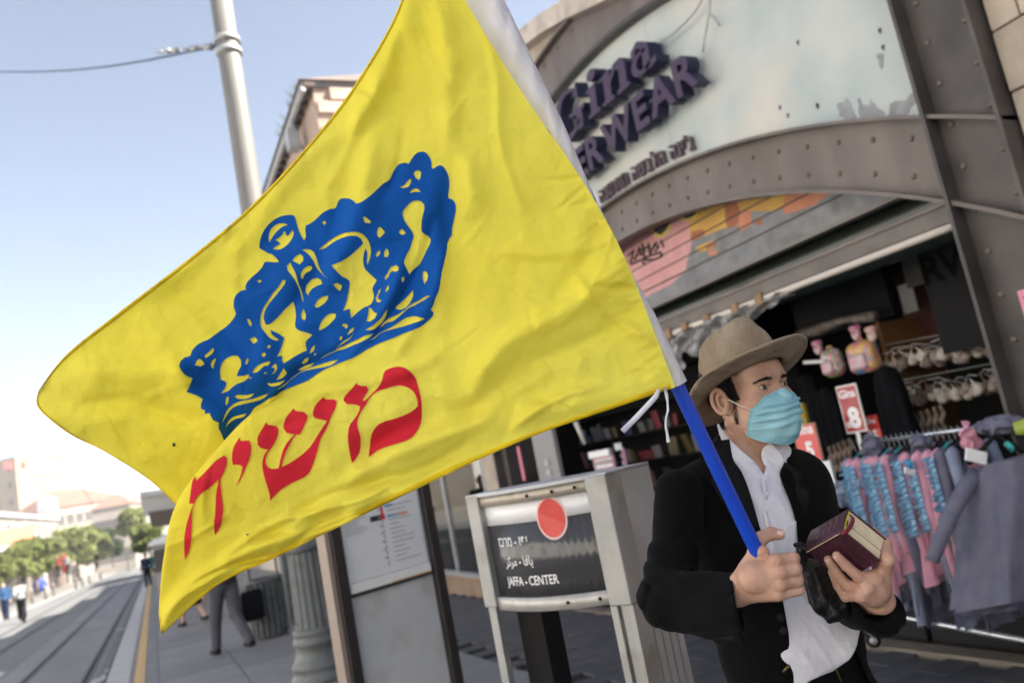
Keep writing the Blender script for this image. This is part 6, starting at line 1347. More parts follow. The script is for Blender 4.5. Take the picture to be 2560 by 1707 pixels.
# white sleeve: a flattened tube of cloth from above the frame to the ribbon
def pl_at(v):                                   # pole centre at photo row v
    lo_, hi_ = 0., 1.
    for _ in range(30):
        mid = (lo_ + hi_) / 2; _, vv2, _d = proj(pole0 + (pole1 - pole0) * mid)
        if vv2 > v: lo_ = mid
        else: hi_ = mid
    return pole0 + (pole1 - pole0) * lo_
vs = []; nv = 150; nr = 24; pd = _n(pole1 - pole0); toc = _n(CAM - pole0); sx = _n(np.cross(pd, toc)); sy = np.cross(sx, pd)
if proj(pole0 + sx * .05)[0] > proj(pole0)[0]: sx = -sx          # sx points towards the cloth (left)
for i in range(nv + 1):
    v = -262 + (962 + 262) * i / nv; c = pl_at(v)
    yu = np.interp(v, [-250, 0, 150, 305, 430, 530, 653, 805, 936, 968], [1040, 1165, 1252, 1362, 1442, 1508, 1570, 1627, 1668, 1682])
    cu, _, _ = proj(c); left = max((cu - yu) * 1.41 / FPX / .90, .006)
    rr_ = np.interp(v, [330, 470, 690, 790], [.0195, .0135, .0135, .0195])
    for k in range(nr):
        a = 2 * math.pi * k / nr; ca, sa = math.cos(a), math.sin(a)
        ex = sx * (ca * rr_ if ca < 0 else ca * (left + .006)); wv = .0016 * math.sin(i * .55 + k) + .001 * math.sin(i * 1.3 + 2 * k)
        vs.append(c + ex + sy * (sa * (rr_ if ca < 0 else .0195 * (1 - .55 * ca)) + wv))
f = [(i * nr + k, i * nr + (k + 1) % nr, (i + 1) * nr + (k + 1) % nr, (i + 1) * nr + k) for i in range(nv) for k in range(nr)]
npmesh('sleeve', vs, f, m_slv, flag)
m_rib = mat('ribbon_white', (.66, .66, .74), .6)
def ribbon(pts_, d, w, name):
    a = [P(u, v, d + .004 * math.sin(i)) for i, (u, v) in enumerate(pts_)]; vs = []; n = len(a)
    for i, p in enumerate(a):
        t_ = _n(a[min(i + 1, n - 1)] - a[max(i - 1, 0)]); s_ = _n(np.cross(t_, CAM - p)); hw = w[i] / 2
        nn = np.cross(t_, s_) * .0006
        vs += [p - s_ * hw - nn, p + s_ * hw - nn, p + s_ * hw + nn, p - s_ * hw + nn]
    f = [(4 * i + k, 4 * i + (k + 1) % 4, 4 * i + 4 + (k + 1) % 4, 4 * i + 4 + k) for i in range(n - 1) for k in range(4)] + [(0, 1, 2, 3), (4 * n - 1, 4 * n - 2, 4 * n - 3, 4 * n - 4)]
    npmesh(name, vs, f, m_rib, flag)
ribbon([(1648, 972), (1640, 990), (1622, 1010), (1590, 1044), (1556, 1078)], 1.375, [.006, .009, .0095, .0095, .0095], 'ribbon')
ribbon([(1661, 968), (1666, 985), (1669, 1005), (1670, 1025), (1665, 1045), (1664, 1062), (1668, 1085), (1671, 1105)], 1.38, [.005, .006, .0035, .004, .003, .004, .0045, .006], 'ribbon')
# ================================================================== the man
m_skin = mat('skin', (.42, .235, .165), .5, (.54, .335, .25), 22, 5, .22, 260, spec=.3, sub=.10)
_t = m_skin.node_tree; _b = _t.nodes['Principled BSDF']; _src = _b.inputs['Base Color'].links[0].from_socket
_n1 = _t.nodes.new('ShaderNodeTexNoise'); _n1.inputs['Scale'].default_value = 95; _n1.inputs['Detail'].default_value = 1
_r = _t.nodes.new('ShaderNodeValToRGB'); _r.color_ramp.elements[0].position = .77; _r.color_ramp.elements[1].position = .83
_mx = _t.nodes.new('ShaderNodeMix'); _mx.data_type = 'RGBA'; _mx.inputs[7].default_value = (.33, .15, .10, 1)
_tc = _t.nodes.new('ShaderNodeTexCoord'); _t.links.new(_tc.outputs['Object'], _n1.inputs['Vector']); _t.links.new(_n1.outputs[0], _r.inputs[0]); _t.links.new(_r.outputs[0], _mx.inputs[0]); _t.links.new(_src, _mx.inputs[6]); _t.links.new(_mx.outputs[2], _b.inputs['Base Color'])
m_jack = mat('jacket_black_wool', (.0024, .0024, .0029), .85, (.0040, .0040, .0047), 20, 5, .3, 200, spec=.08); m_jack.node_tree.nodes['Principled BSDF'].inputs['Sheen Weight'].default_value = .015
m_shirt = mat('shirt_white_cotton', (.70, .69, .75), .8, (.62, .61, .69), 5, 5, .6, 30, spec=.2)
m_trou = mat('trousers_black', (.003, .003, .0036), .8, None, bump=.2, bscale=150, spec=.12)
m_hat = mat('hat_felt_taupe', (.27, .205, .145), .95, (.38, .305, .225), 14, 6, .6, 140, spec=.1, dirt=(.22, .165, .115), dscale=16)
m_mask = cloth('mask_blue', (.33, .64, .76), (.42, .72, .82), .25, .5, 26, 16)
m_mhair = mat('curly_hair', (.006, .004, .003), .6, spec=.25)
m_leather = mat('black_leather', (.0035, .0035, .004), .42, None, bump=.6, bscale=45, spec=.35)
v0 = ray(1885, 1000); v0[2] = 0; vdir = _n(v0); hdir = np.array([vdir[1], -vdir[0], 0.]); UP = np.array([0, 0, 1.])
base = P(2000, 1690, 1.9)
man = thing('person', 'young man in taupe hat, blue face mask and black jacket holding flag and book', 'person', (base[0], base[1], gz(base[1])))
MO = np.array(man.location)
def mesh_w(name, v, f, m, smooth=True): return npmesh(name, np.asarray(v) - MO, f, m, man, smooth)
def mb_w(name, q, m): q.v = [tuple(np.array(p) - MO) for p in q.v]; return q.build(name, m, man)
# ---- head frame
th = math.radians(45); HF = math.cos(th) * hdir - math.sin(th) * vdir; HL = math.sin(th) * hdir + math.cos(th) * vdir
tl = math.radians(3); HFt = _n(HF * math.cos(tl) + UP * math.sin(tl)); HU = _n(np.cross(HL, HFt)) * -1
HU = HU if HU[2] > 0 else -HU
HB = np.array([HL, HFt, HU])                   # rows: x = his left, y = forward, z = up
EAR = P(1813, 1003, 1.855); HO = EAR + HL * .074
def hw(p): return HO + np.asarray(p) @ HB
def head_sdf(p):
    d = ellip(p, (0, -.012, .050), (.077, .098, .088))
    d = smin(d, ellip(p, (0, .035, -.012), (.064, .060, .088)), .03)
    d = smin(d, ellip(p, (0, .060, -.088), (.034, .032, .028)), .030)            # chin
    for s in (-1, 1):
        d = smin(d, capsule(p, (s * .060, .005, -.045), (s * .022, .062, -.092), .017, .018), .028)   # jaw line
        d = smin(d, ellip(p, (s * .042, .066, -.020), (.024, .022, .020)), .022)   # cheekbone
        d = smin(d, ellip(p, (s * .030, .060, -.055), (.028, .026, .034)), .03)
        d = smax(d, -ellip(p, (s * .033, .099, .008), (.021, .018, .0135)), .012)   # socket
        d = smin(d, capsule(p, (s * .014, .090, .027), (s * .046, .078, .027), .0085, .007), .012)   # brow
        d = smax(d, -ellip(p, (s * .068, .055, .040), (.018, .03, .03)), .02)
    d = smin(d, ellip(p, (0, .058, .050), (.055, .032, .040)), .03)               # forehead
    d = smin(d, capsule(p, (0, .092, .012), (0, .114, -.026), .0075, .0105), .012)
    d = smin(d, capsule(p, (-.012, .102, -.032), (.012, .102, -.032), .008, .008), .008)
    for s in (-1, 1):                                                              # lids with an almond opening
        lid = np.linalg.norm(p - np.array([s * .033, .0785, .010], np.float32), axis=-1) - .0138
        q = p - np.array([s * .033, .088, .0095], np.float32); op = np.sqrt((q[..., 0] / .0145) ** 2 + ((q[..., 2] + .0012 - s * 0 + .10 * q[..., 0] * -s) / .0038) ** 2) - 1
        cut = np.maximum(op * .0048, -(q[..., 1] + .004))
        d = smin(d, lid, .006); d = smax(d, -cut, .0015)
    d = smin(d, capsule(p, (0, -.020, -.055), (0, -.040, -.155), .056, .058), .035)    # neck
    d = smin(d, capsule(p, (0, -.04, -.15), (0, -.055, -.22), .058, .066), .03)
    d = smin(d, capsule(p, (.0, .012, -.105), (0, .004, -.160), .018, .016), .02)
    for s in (-1, 1): d = smin(d, capsule(p, (s * .055, -.02, -.055), (s * .012, .015, -.185), .012, .010), .018)
    return d
nv_, nf_ = nets(head_sdf, (-.11, -.135, -.25), (.11, .145, .165), .0021)
HEAD = (hw(nv_), nf_)
def ear_sdf(p, s):
    q = p - np.array([s * .072, -.003, .002], np.float32)
    a = math.radians(-24) * s; y = q[..., 1] * math.cos(.22) + q[..., 2] * math.sin(.22); z = -q[..., 1] * math.sin(.22) + q[..., 2] * math.cos(.22); x = q[..., 0] * s - .010 + y * .42
    k = np.sqrt((y / .0185) ** 2 + (z / .0330) ** 2) * .0185
    rim = np.sqrt((k - .0160) ** 2 + (x - .0065) ** 2) - .0036
    plate = np.maximum(np.abs(x + .0045) - .0022, k - .0165)
    anti = np.sqrt((np.sqrt(((y - .003) / .0115) ** 2 + ((z + .002) / .022) ** 2) * .0115 - .0095) ** 2 + (x - .003) ** 2) - .0030
    anti = np.maximum(anti, y - .006)
    lobe = np.sqrt(((y - .004) / 1) ** 2 + (z + .029) ** 2 + (x * 1.6 - .002) ** 2) - .0088
    tragus = np.sqrt((y - .0145) ** 2 + ((z + .006) * .7) ** 2 + (x - .001) ** 2) - .0055
    root = np.sqrt((y - .009) ** 2 + (z * .38) ** 2 + (x + .008) ** 2) - .0085
    d = smin(smin(rim, plate, .0025), smin(anti, lobe, .004), .0018); return smin(smin(d, tragus, .004), root, .006)
parts_ = [HEAD]
for s in (-1, 1):
    a, b = nets(lambda p: ear_sdf(p, s), (min(s * .05, s * .112), -.045, -.05), (max(s * .05, s * .112), .035, .05), .00125); parts_.append((hw(a), b))
# ---- hands and forearms
C4 = (1550, 1150, .3551)
def K(x, y, d): return P(C4[0] + x * C4[2], C4[1] + y * C4[2], d)
def chainsd(p, pts_, rs, k=.004):
    d = None
    for i in range(len(pts_) - 1):
        e = capsule(p, pts_[i], pts_[i + 1], rs[i], rs[i + 1]); d = e if d is None else smin(d, e, k)
    return d
elR = P(1672, 1506, 1.61)
Wr = K(815, 935, 1.468)
Rm = [K(1105, 706, 1.402), K(1128, 786, 1.397), K(1135, 866, 1.400), K(1115, 940, 1.408)]
Rp = [K(1212, 694, 1.408), K(1228, 768, 1.404), K(1246, 846, 1.407), K(1258, 910, 1.412)]
Rd = [K(1222, 690, 1.436), K(1238, 762, 1.434), K(1250, 838, 1.436), K(1256, 902, 1.438)]
Rt = [K(1150, 700, 1.452), K(1165, 772, 1.450), K(1180, 846, 1.450), K(1190, 905, 1.450)]
def hand_r(p):
    d = capsule(p, elR + (Wr - elR) * .72, Wr, .0265, .0255)
    d = smin(d, ellip(p, K(965, 820, 1.428), (.036, .034, .030)), .02)
    for i in range(4):
        d = smin(d, capsule(p, Wr + (Rm[i] - Wr) * .12, Rm[i] + (Wr - Rm[i]) * .05, .0165, .0135), .012)
    d = smin(d, capsule(p, K(835, 880, 1.462), K(955, 640, 1.440), .019, .0115), .014)          # thumb base
    d = smin(d, capsule(p, K(940, 610, 1.447), K(1010, 640, 1.425), .0075, .010), .010)
    for i, r in enumerate((.0125, .0125, .0120, .0110)):
        e = chainsd(p, [Rm[i], Rp[i], Rd[i], Rt[i]], [r, r * .93, r * .88, r * .8], .003)
        kn = np.linalg.norm(p - np.asarray(Rm[i] + _n(CAM - Rm[i]) * .0035, np.float32), axis=-1) - r * .92
        d = smin(d, smin(e, kn, .004), .0045)
    t = chainsd(p, [K(955, 628, 1.447), K(1000, 545, 1.462), K(1062, 516, 1.462), K(1122, 524, 1.455)], [.0120, .0118, .0112, .0098], .006)
    return smin(d, t, .007)
allp = np.array(Rm + Rp + Rd + Rt + [Wr, K(955, 600, 1.447), K(1160, 520, 1.455), elR + (Wr - elR) * .45])
a, b = nets(hand_r, allp.min(0) - .045, allp.max(0) + .04, .0019); parts_.append((a, b))
# book frame
bO = K(1570, 505, 1.400); sc_ = .3551 * 1.40 / FPX
ex_, ey_, ez_ = RW[:, 0], -RW[:, 1], -RW[:, 2]      # image right, image down, away
def kpx(x, y): return C4[0] + x * C4[2], C4[1] + y * C4[2]
_dd = np.array([1.44, 1.44, 1.46])
for _ in range(30):         # find the depths that make the three traced edges square to each other
    def _res(q): t_, w_, h_ = [P(*kpx(*c), k) - bO for c, k in zip(((1612, 350), (1825, 712), (1320, 645)), q)]; return np.array([t_ @ w_, t_ @ h_, w_ @ h_])
    r0 = _res(_dd); J = np.stack([(_res(_dd + np.eye(3)[i] * 1e-5) - r0) / 1e-5 for i in range(3)], 1); _dd = _dd - np.clip(np.linalg.solve(J, r0), -.02, .02)
bt, bw, bh = [P(*kpx(*c), k) - bO for c, k in zip(((1612, 350), (1825, 712), (1320, 645)), _dd)]
print('book', _dd, [float(np.linalg.norm(x)) for x in (bt, bw, bh)])
NBn = -_n(bt)                                        # outward normal of the lower cover
def onc(x, y, lift):                                 # point under crop pixel lying on the lower cover
    r = ray(C4[0] + x * C4[2], C4[1] + y * C4[2]); k = np.dot(bO - CAM, NBn) / np.dot(r, NBn); return CAM + r * k + NBn * lift
F1 = [onc(1533, 652, .0075), onc(1598, 712, .010), onc(1688, 785, .012), K(1795, 830, 1.425)]
F2 = [onc(1474, 680, .0075), onc(1535, 765, .010), onc(1610, 845, .013), K(1735, 890, 1.420)]
F3 = [onc(1500, 765, .008), onc(1545, 850, .012), onc(1600, 915, .016), K(1690, 945, 1.425)]
F0 = [K(1800, 700, 1.475), K(1830, 740, 1.455), K(1835, 790, 1.440), K(1815, 830, 1.440)]
LW_ = K(1835, 985, 1.475); elL = P(2110, 1490, 1.80)
def hand_l(p):
    d = capsule(p, elL + (LW_ - elL) * .5, LW_, .034, .0255)
    for Fq, r in ((F1, .0102), (F2, .0098), (F3, .0090)):
        d = smin(d, smin(chainsd(p, Fq, [r * .82, r * .92, r, r * 1.15], .003), capsule(p, Fq[3], LW_, .0135, .018), .010), .0045)
    d = smin(d, capsule(p, F0[3], LW_, .013, .018), .012); d = smin(d, chainsd(p, F0, [.008, .009, .010, .012]), .006)
    d = smin(d, ellip(p, K(1775, 915, 1.445), (.026, .026, .024)), .018)
    d = smin(d, chainsd(p, [K(1850, 880, 1.46), bO + bw * .95 + bt * .3 + _n(bw) * .018, bO + bw * .95 + bt * 1.0 + _n(bw) * .014 + bh * .1, bO + bw * .8 + bt * 1.18 + bh * .15], [.014, .012, .011, .009], .006), .01)
    return d
allp = np.array(F1 + F2 + F3 + F0 + [LW_, elL + (LW_ - elL) * .5, bO + bw * .95 + bt * 1.1])
a, b = nets(hand_l, allp.min(0) - .045, allp.max(0) + .045, .0019); parts_.append((a, b))
# trunk and legs of the body under the clothes
NB_ = P(1868, 1150, 1.875); ta = math.radians(60)
TF = math.cos(ta) * hdir - math.sin(ta) * vdir; TLft = math.sin(ta) * hdir + math.cos(ta) * vdir
TB = np.array([TLft, TF, UP])
def tw(p): return NB_ + np.asarray(p, float) @ TB
gzz = gz(NB_[1]); hipz = -.62
def legs(p, g):
    d = None
    for s in (-1, 1):
        hip, kn, an = (s * .09, 0, hipz), (s * .10, .02, hipz - .40), (s * .11, -.01, gzz - NB_[2] + .09)
        e = smin(capsule(p, hip, kn, .088 + g, .062 + g), capsule(p, kn, an, .06 + g, .044 + g), .03)
        d = e if d is None else np.minimum(d, e)
    return smin(d, ellip(p, (0, -.01, hipz + .02), (.165 + g, .115 + g, .13)), .04)
def trunk(p, g):
    d = ellip(p, (0, -.005, -.17), (.165 + g, .105 + g, .22)); d = smin(d, ellip(p, (0, 0, -.42), (.148 + g, .105 + g, .20)), .06)
    d = smin(d, ellip(p, (0, -.005, -.60), (.160 + g, .110 + g, .13)), .05)
    d = smin(d, capsule(p, (-.13, -.01, -.060), (.125, -.01, -.082), .055 + g, .050 + g), .05); return smin(d, capsule(p, (0, -.03, -.04), (0, -.02, .03), .075 + g * .3, .06), .04)
a, b = nets(lambda p: smin(smin(trunk(p, -.015), legs(p, 0), .03), np.minimum(capsule(p, (-.11, .03, gzz - NB_[2] + .06), (-.11, .15, gzz - NB_[2] + .045), .04, .03), capsule(p, (.11, .03, gzz - NB_[2] + .06), (.11, .15, gzz - NB_[2] + .045), .04, .03)), .02), (-.26, -.2, gzz - NB_[2] - .02), (.26, .26, .08), .016)
parts_.append((tw(a), b))
bv_, bf_ = join_nets(parts_)
mesh_w('body', bv_, bf_, m_skin)
bvh_head = BVHTree.FromPolygons([tuple(v) for v in HEAD[0]], [tuple(map(int, q)) for q in HEAD[1]])
# ---- eyes
m_eye = mat('eye_white', (.42, .39, .38), .25, coat=.6); m_iris = mat('iris_brown', (.035, .018, .010), .2, coat=1); m_pup = mat('pupil', (.003, .003, .003), .1, coat=1)
gaze = _n(np.array([.10, 1, .02]))
for s in (-1, 1):
    c = np.array([s * .033, .0785, .010]); q = MB(); prof = []
    B3 = np.array([_n(np.cross(gaze, [0, 0, 1.])), gaze, [0, 0, 1.]]); n1, n2 = 24, 20; vs = []; fs = []; mi = []
    for i in range(n2 + 1):
        a = math.pi * i / n2 / 1.4
        for k in range(n1): w = 6.28318 * k / n1; vs.append(c + .0124 * (np.array([math.sin(a) * math.cos(w), math.cos(a), math.sin(a) * math.sin(w)]) @ B3))
    for i in range(n2):
        for k in range(n1): fs.append((i * n1 + k, i * n1 + (k + 1) % n1, (i + 1) * n1 + (k + 1) % n1, (i + 1) * n1 + k)); mi.append(2 if i < 2 else (1 if i < 5 else 0))
    q.add([hw(p) for p in vs], fs, 0, True); q.m = mi; mb_w('eye', q, [m_eye, m_iris, m_pup])
    # lashes along the lid edge, brow hairs
    q = MB(); ar = [(s * .033 + x, .0918 - abs(x) ** 2 * 34, .0095 + .0050 * math.sqrt(max(0, 1 - (x / .0145) ** 2)) - .10 * x * -s * 0) for x in np.linspace(-.0138, .0138, 12)]
    q.tube([hw(p) for p in ar], [.0004] + [.0011] * 10 + [.0004], 6)
    ar = [(s * .033 + x, .0912 - abs(x) ** 2 * 34, .0085 - .0045 * math.sqrt(max(0, 1 - (x / .0145) ** 2))) for x in np.linspace(-.0130, .0130, 10)]
    q.tube([hw(p) for p in ar], .0005, 5); mb_w('eyelash', q, m_mhair)
    q = MB(); rg = np.random.default_rng(9)
    for k in range(250):
        x = rg.random() ** .85; cx_ = s * (.012 + .040 * x); cz_ = .0230 + .0048 * math.sin(x * 2.4) - .004 * x + rg.normal(0, 1) * .0021 * (1 - .6 * x)
        o = Vector(hw((cx_, .14, cz_))); dr = Vector(-HFt); loc, nm, ix, di = bvh_head.ray_cast(o, dr)
        if loc is None: continue
        a_ = np.array(loc); t_ = HL * s * .006 + HU * (.0028 * (1 - x * 1.4)); q.tube([a_ - np.array(dr) * .0003, a_ + t_ * .6 - np.array(dr) * .0012, a_ + t_ - np.array(dr) * .0006], [.00040, .00036, .0001], 3)
    mb_w('eyebrow', q, m_mhair)
# ---- hair: close cap at the back and temple plus curls, sideburns
def hair_sdf(p):
    d = ellip(p, (0, -.016, .050), (.0815, .100, .092)) - .002
    lim = p[..., 1] - (.028 - (p[..., 2] - .02) * .10)
    d = smax(d, lim, .010); d = smax(d, -(p[..., 2] + .030 + p[..., 1] * .35), .008)
    n = .0028 * np.sin(p[..., 0] * 260 + np.sin(p[..., 2] * 300) * 2) * np.sin(p[..., 1] * 280 + np.sin(p[..., 0] * 210)) * np.sin(p[..., 2] * 250)
    ear = ellip(p, (np.sign(p[..., 0]).mean() * 0 + 0, -.004, -.004), (.2, .020, .034)); d = smax(d, -ear, .006)
    return d + n
a, b = nets(hair_sdf, (-.1, -.135, -.07), (.1, .06, .16), .0024); mesh_w('hair', hw(a), b, m_mhair)
q = MB(); rg = np.random.default_rng(5)
def curl(o, n, rr, tight, dirn, r=.0006):
    a0 = rg.random() * 6.28; t_ = _n(dirn); s1 = _n(np.cross(t_, [.3, .2, 1.])); s2 = np.cross(t_, s1); pts_ = []
    for k in range(n): w = a0 + k * tight; pts_.append(o + t_ * k * rr * .42 + (s1 * math.cos(w) + s2 * math.sin(w)) * rr)
    q.tube([hw(p) for p in pts_], r, 3, caps=False)
for k in range(420):
    s = -1 if k < 330 else 1; y = rg.uniform(.000, .040); z = rg.uniform(.000, .075); x = s * (.076 - max(0, y - .0) * .16 - abs(z - .03) * .05)
    if y > .032 - (z - .06) * .15: continue
    curl(np.array([x, y, z]), 9, .0030, 1.0, np.array([s * .3, .3 * rg.normal(), -1 + rg.normal() * .6]))
for k in range(420):      # sideburn fading down the cheek
    z = .005 - .060 * rg.random() ** .8; y = .0185 + rg.normal() * .0042 * (1 + z * 12) - z * .02; s = -1 if k % 3 else 1
    o = Vector(hw((s * .12, y, z))); loc, nm, ix, di = bvh_head.ray_cast(o, Vector(-s * HL))
    if loc is None: continue
    a_ = np.array(loc); t_ = -HU * .006 + HFt * rg.normal() * .003; nn = HL * s
    q2 = [a_ + nn * .0002, a_ + t_ * .5 + nn * .0016, a_ + t_ + nn * .0008]; q.tube(q2, [.00024, .0002, .0001], 3, caps=False)
for k in range(200):      # short hair on the nape behind the ear
    z = -.035 - .045 * rg.random(); y = -.045 + rg.normal() * .012; o = Vector(hw((-.12, y, z))); loc, nm, ix, di = bvh_head.ray_cast(o, Vector(HL))
    if loc is None: continue
    a_ = np.array(loc); t_ = -HU * .005 + HFt * rg.normal() * .002; q.tube([a_, a_ + t_ * .5 - HL * .001, a_ + t_ - HL * .0004], [.0003, .0003, .0001], 3, caps=False)
mb_w('curly_hair', q, m_mhair)
# ---- mask with pleats, border welds and ear loops
nu, nv2 = 90, 96
def mask_pt(a, b):
    """a -1..1 across, b 0..1 down"""
    yc = np.interp(b, [0, .12, .28, .5, .72, .88, 1], [.100, .110, .122, .124, .118, .106, .084]); zc = np.interp(b, [0, .28, .5, .8, 1], [-.004, -.026, -.052, -.096, -.128])
    k = abs(a); ys_e = np.interp(b, [0, .3, .5, 1], [.066, .060, .050, .026]); ze = np.interp(b, [0, .35, .6, 1], [-.030, -.046, -.062, -.088]); xe = np.interp(b, [0, .35, .55, 1], [.061, .065, .066, .062])
    x = math.copysign(xe * math.sin(min(k, 1) * math.pi / 2) ** 1.0, a); w = 1 - math.cos(k * math.pi / 2) ** 1.15
    y = yc + (ys_e - yc) * w ** 1.15; z = zc + (ze - zc) * k ** 1.6
    if b < .22: x *= 1 - .12 * (1 - b / .22); 
    fold = 0
    for pb, am, dr in ((.22, .0042, .16), (.33, -.0040, .10), (.43, .0050, .03), (.53, -.0045, -.01), (.62, .0052, -.05), (.72, -.0042, -.10), (.82, .0035, -.14)):
        fold += am * math.exp(-((b - pb - dr * (1 - k) + .02 * math.sin(a * 5)) / .030) ** 2) * (.50 + .6 * k)
    fold += .0012 * math.sin(a * 13 + b * 9) + .0008 * math.sin(b * 31 + a * 7)
    r = _n(np.array([x * 1.2, y - .02, .0])); return np.array([x, y, z]) + r * fold
def lift(A_, g):
    A_ = np.array(A_, np.float32)
    for _ in range(4):
        d0 = head_sdf(A_); e = .0015; gr = np.stack([head_sdf(A_ + np.eye(3, dtype=np.float32)[i] * e) - d0 for i in range(3)], -1); gr /= np.linalg.norm(gr, axis=-1)[..., None] + 1e-9
        A_ = A_ + gr * np.maximum(g - d0, 0)[..., None]
    return A_
_mp0 = mask_pt
def mask_pt(a, b): return lift([_mp0(a, b)], .0026)[0].astype(float)
_ml = lift([_mp0(-1 + 2 * i / nu, j / nv2) for i in range(nu + 1) for j in range(nv2 + 1)], .0026)
vs = [hw(q_) for q_ in _ml.astype(float)]
fs = [(i * (nv2 + 1) + j, i * (nv2 + 1) + j + 1, (i + 1) * (nv2 + 1) + j + 1, (i + 1) * (nv2 + 1) + j) for i in range(nu) for j in range(nv2)]
msk = mesh_w('face_mask', vs, fs, m_mask)
def mstrip(pts_, w, name, m, out=.0008):
    q = MB(); A_ = [mask_pt(*p) for p in pts_]; n = len(A_); vs = []
    for i, p in enumerate(A_):
        t_ = _n(A_[min(i + 1, n - 1)] - A_[max(i - 1, 0)]); r = _n(np.array([p[0] * 1.2, p[1] - .02, 0])); s_ = np.cross(t_, r)
        vs += [hw(p + s_ * w / 2 + r * out), hw(p - s_ * w / 2 + r * out)]
    q.add(vs, [(2 * i, 2 * i + 1, 2 * i + 3, 2 * i + 2) for i in range(n - 1)], 0, True); o = mb_w(name, q, m); o.parent = msk; o.matrix_parent_inverse.identity(); o.location = (0, 0, 0); return o
m_weld = cloth('mask_border', (.27, .58, .70), None, .2, .6, 160)
for bb in (.035, .075, .945, .975): mstrip([(-1 + 2 * i / 60, bb) for i in range(61)], .0022 if bb in (.035, .945) else .0012, 'border_weld', m_weld)
for s in (-1, 1): mstrip([(s * .96, .03 + .94 * j / 30) for j in range(31)], .006, 'side_weld', m_weld)
q = MB(); m_loop = mat('ear_loop_white', (.75, .72, .72), .7)
for s in (-1, 1):
    t0 = mask_pt(s * .985, .05); t1 = mask_pt(s * .985, .95)
    q.tube([hw(p) for p in (t0, (s * .0725, .040, -.018), (s * .0790, .016, .002), (s * .082, -.002, .020), (s * .078, -.018, .028))], .0011, 6)
    q.tube([hw(p) for p in (t1, (s * .062, .022, -.068), (s * .074, .006, -.042), (s * .079, -.014, -.030), (s * .078, -.026, -.005))], .0011, 6)
o = mb_w('ear_loop', q, m_loop); o.parent = msk; o.location = (0, 0, 0)
# ---- hat
hq = math.radians(15); HT = np.array([HL, HFt * math.cos(hq) + HU * math.sin(hq), -HFt * math.sin(hq) + HU * math.cos(hq)])
HC = hw((0, .008, .042))
def hatp(p): return HC + np.asarray(p) @ HT
NA = 96
def ring_r(a, rx, ry): return np.array([rx * math.sin(a), ry * math.cos(a)])
prof = []      # (fraction, rx, ry, z)
vs = []; rings = []
def brim_z(a, k):        # k 0 inner .. 1 outer
    c = math.cos(a); s = math.sin(a)
    return k * (.014 * c * (1 if c > 0 else 2.6) + .010 * s * s * 1.0 + .004 * math.sin(3 * a + .5)) - .006 * k * (1 - k) * 4 * (c < 0)
for k in np.linspace(1, 0, 10):
    w = .062 * k; rings.append([(*ring_r(a, .088 + w * .92, .108 + w * (1.08 if math.cos(a) > 0 else 1.0)), brim_z(a, k)) for a in np.linspace(0, 2 * math.pi, NA, endpoint=False)])
for k in np.linspace(.04, 1, 16):
    h = .108 * k ** .9; tp = 1 - .16 * k ** 2.2
    rings.append([(*ring_r(a, .087 * tp * (1 - .16 * k * max(0, math.cos(a)) ** 2), (.107 * tp) * (1 - (.08 * k if math.cos(a) > 0 else .14 * k) * abs(math.cos(a)))), h * (1 + .15 * math.cos(a)) * (1.0)) for a in np.linspace(0, 2 * math.pi, NA, endpoint=False)])
top = rings[-1]
for k in (.94, .86, .7, .5, .3, .12, .02):
    rr = []
    for i, p in enumerate(top):
        x, y = p[0] * k, p[1] * k; zt_ = p[2] + .007 * (1 - ((1 - k) * 1 - 0) ** .5) * 0 + (.006 * math.sin(min(1, (1 - k) * 8) * math.pi / 2))
        dent = .018 * math.exp(-(x / .022) ** 2) * (1 - k) ** .5 + .006 * math.exp(-((x - .035) ** 2 + (y - .05) ** 2) / .0007) + .006 * math.exp(-((x + .035) ** 2 + (y - .05) ** 2) / .0007)
        zt_ = np.mean([q_[2] for q_ in top]) * (1 - k) + zt_ * k + .008 * (1 - k)
        rr.append((x, y, zt_ - dent))
    rings.append(rr)
allr = [hatp(p) for r in rings for p in r]
# felt dents
for i in range(len(rings)):
    for k in range(NA):
        p = allr[i * NA + k]; a = 6.28318 * k / NA
        if 10 <= i < 26: allr[i * NA + k] = p + (p - HC) / np.linalg.norm(p - HC) * (.0022 * math.sin(a * 5 + i * .35) + .0016 * math.sin(a * 9 - i * .5)) * min(1, (i - 9) / 5)
fs = [(i * NA + k, i * NA + (k + 1) % NA, (i + 1) * NA + (k + 1) % NA, (i + 1) * NA + k) for i in range(len(rings) - 1) for k in range(NA)] + [tuple((len(rings) - 1) * NA + k for k in range(NA))]
q = MB(); q.add(allr, fs, 0, True); o = mb_w('hat', q, m_hat); sm = o.modifiers.new('felt', 'SOLIDIFY'); sm.thickness = .0028; sm.offset = -1
hat_o = o
q = MB(); q.tube([hatp(p) for p in rings[0]] + [hatp(rings[0][0])], .0019, 6, caps=False); o = mb_w('brim_edge', q, mat('brim_edge_light', (.34, .27, .20), .9)); o.parent = hat_o; o.location = (0, 0, 0)
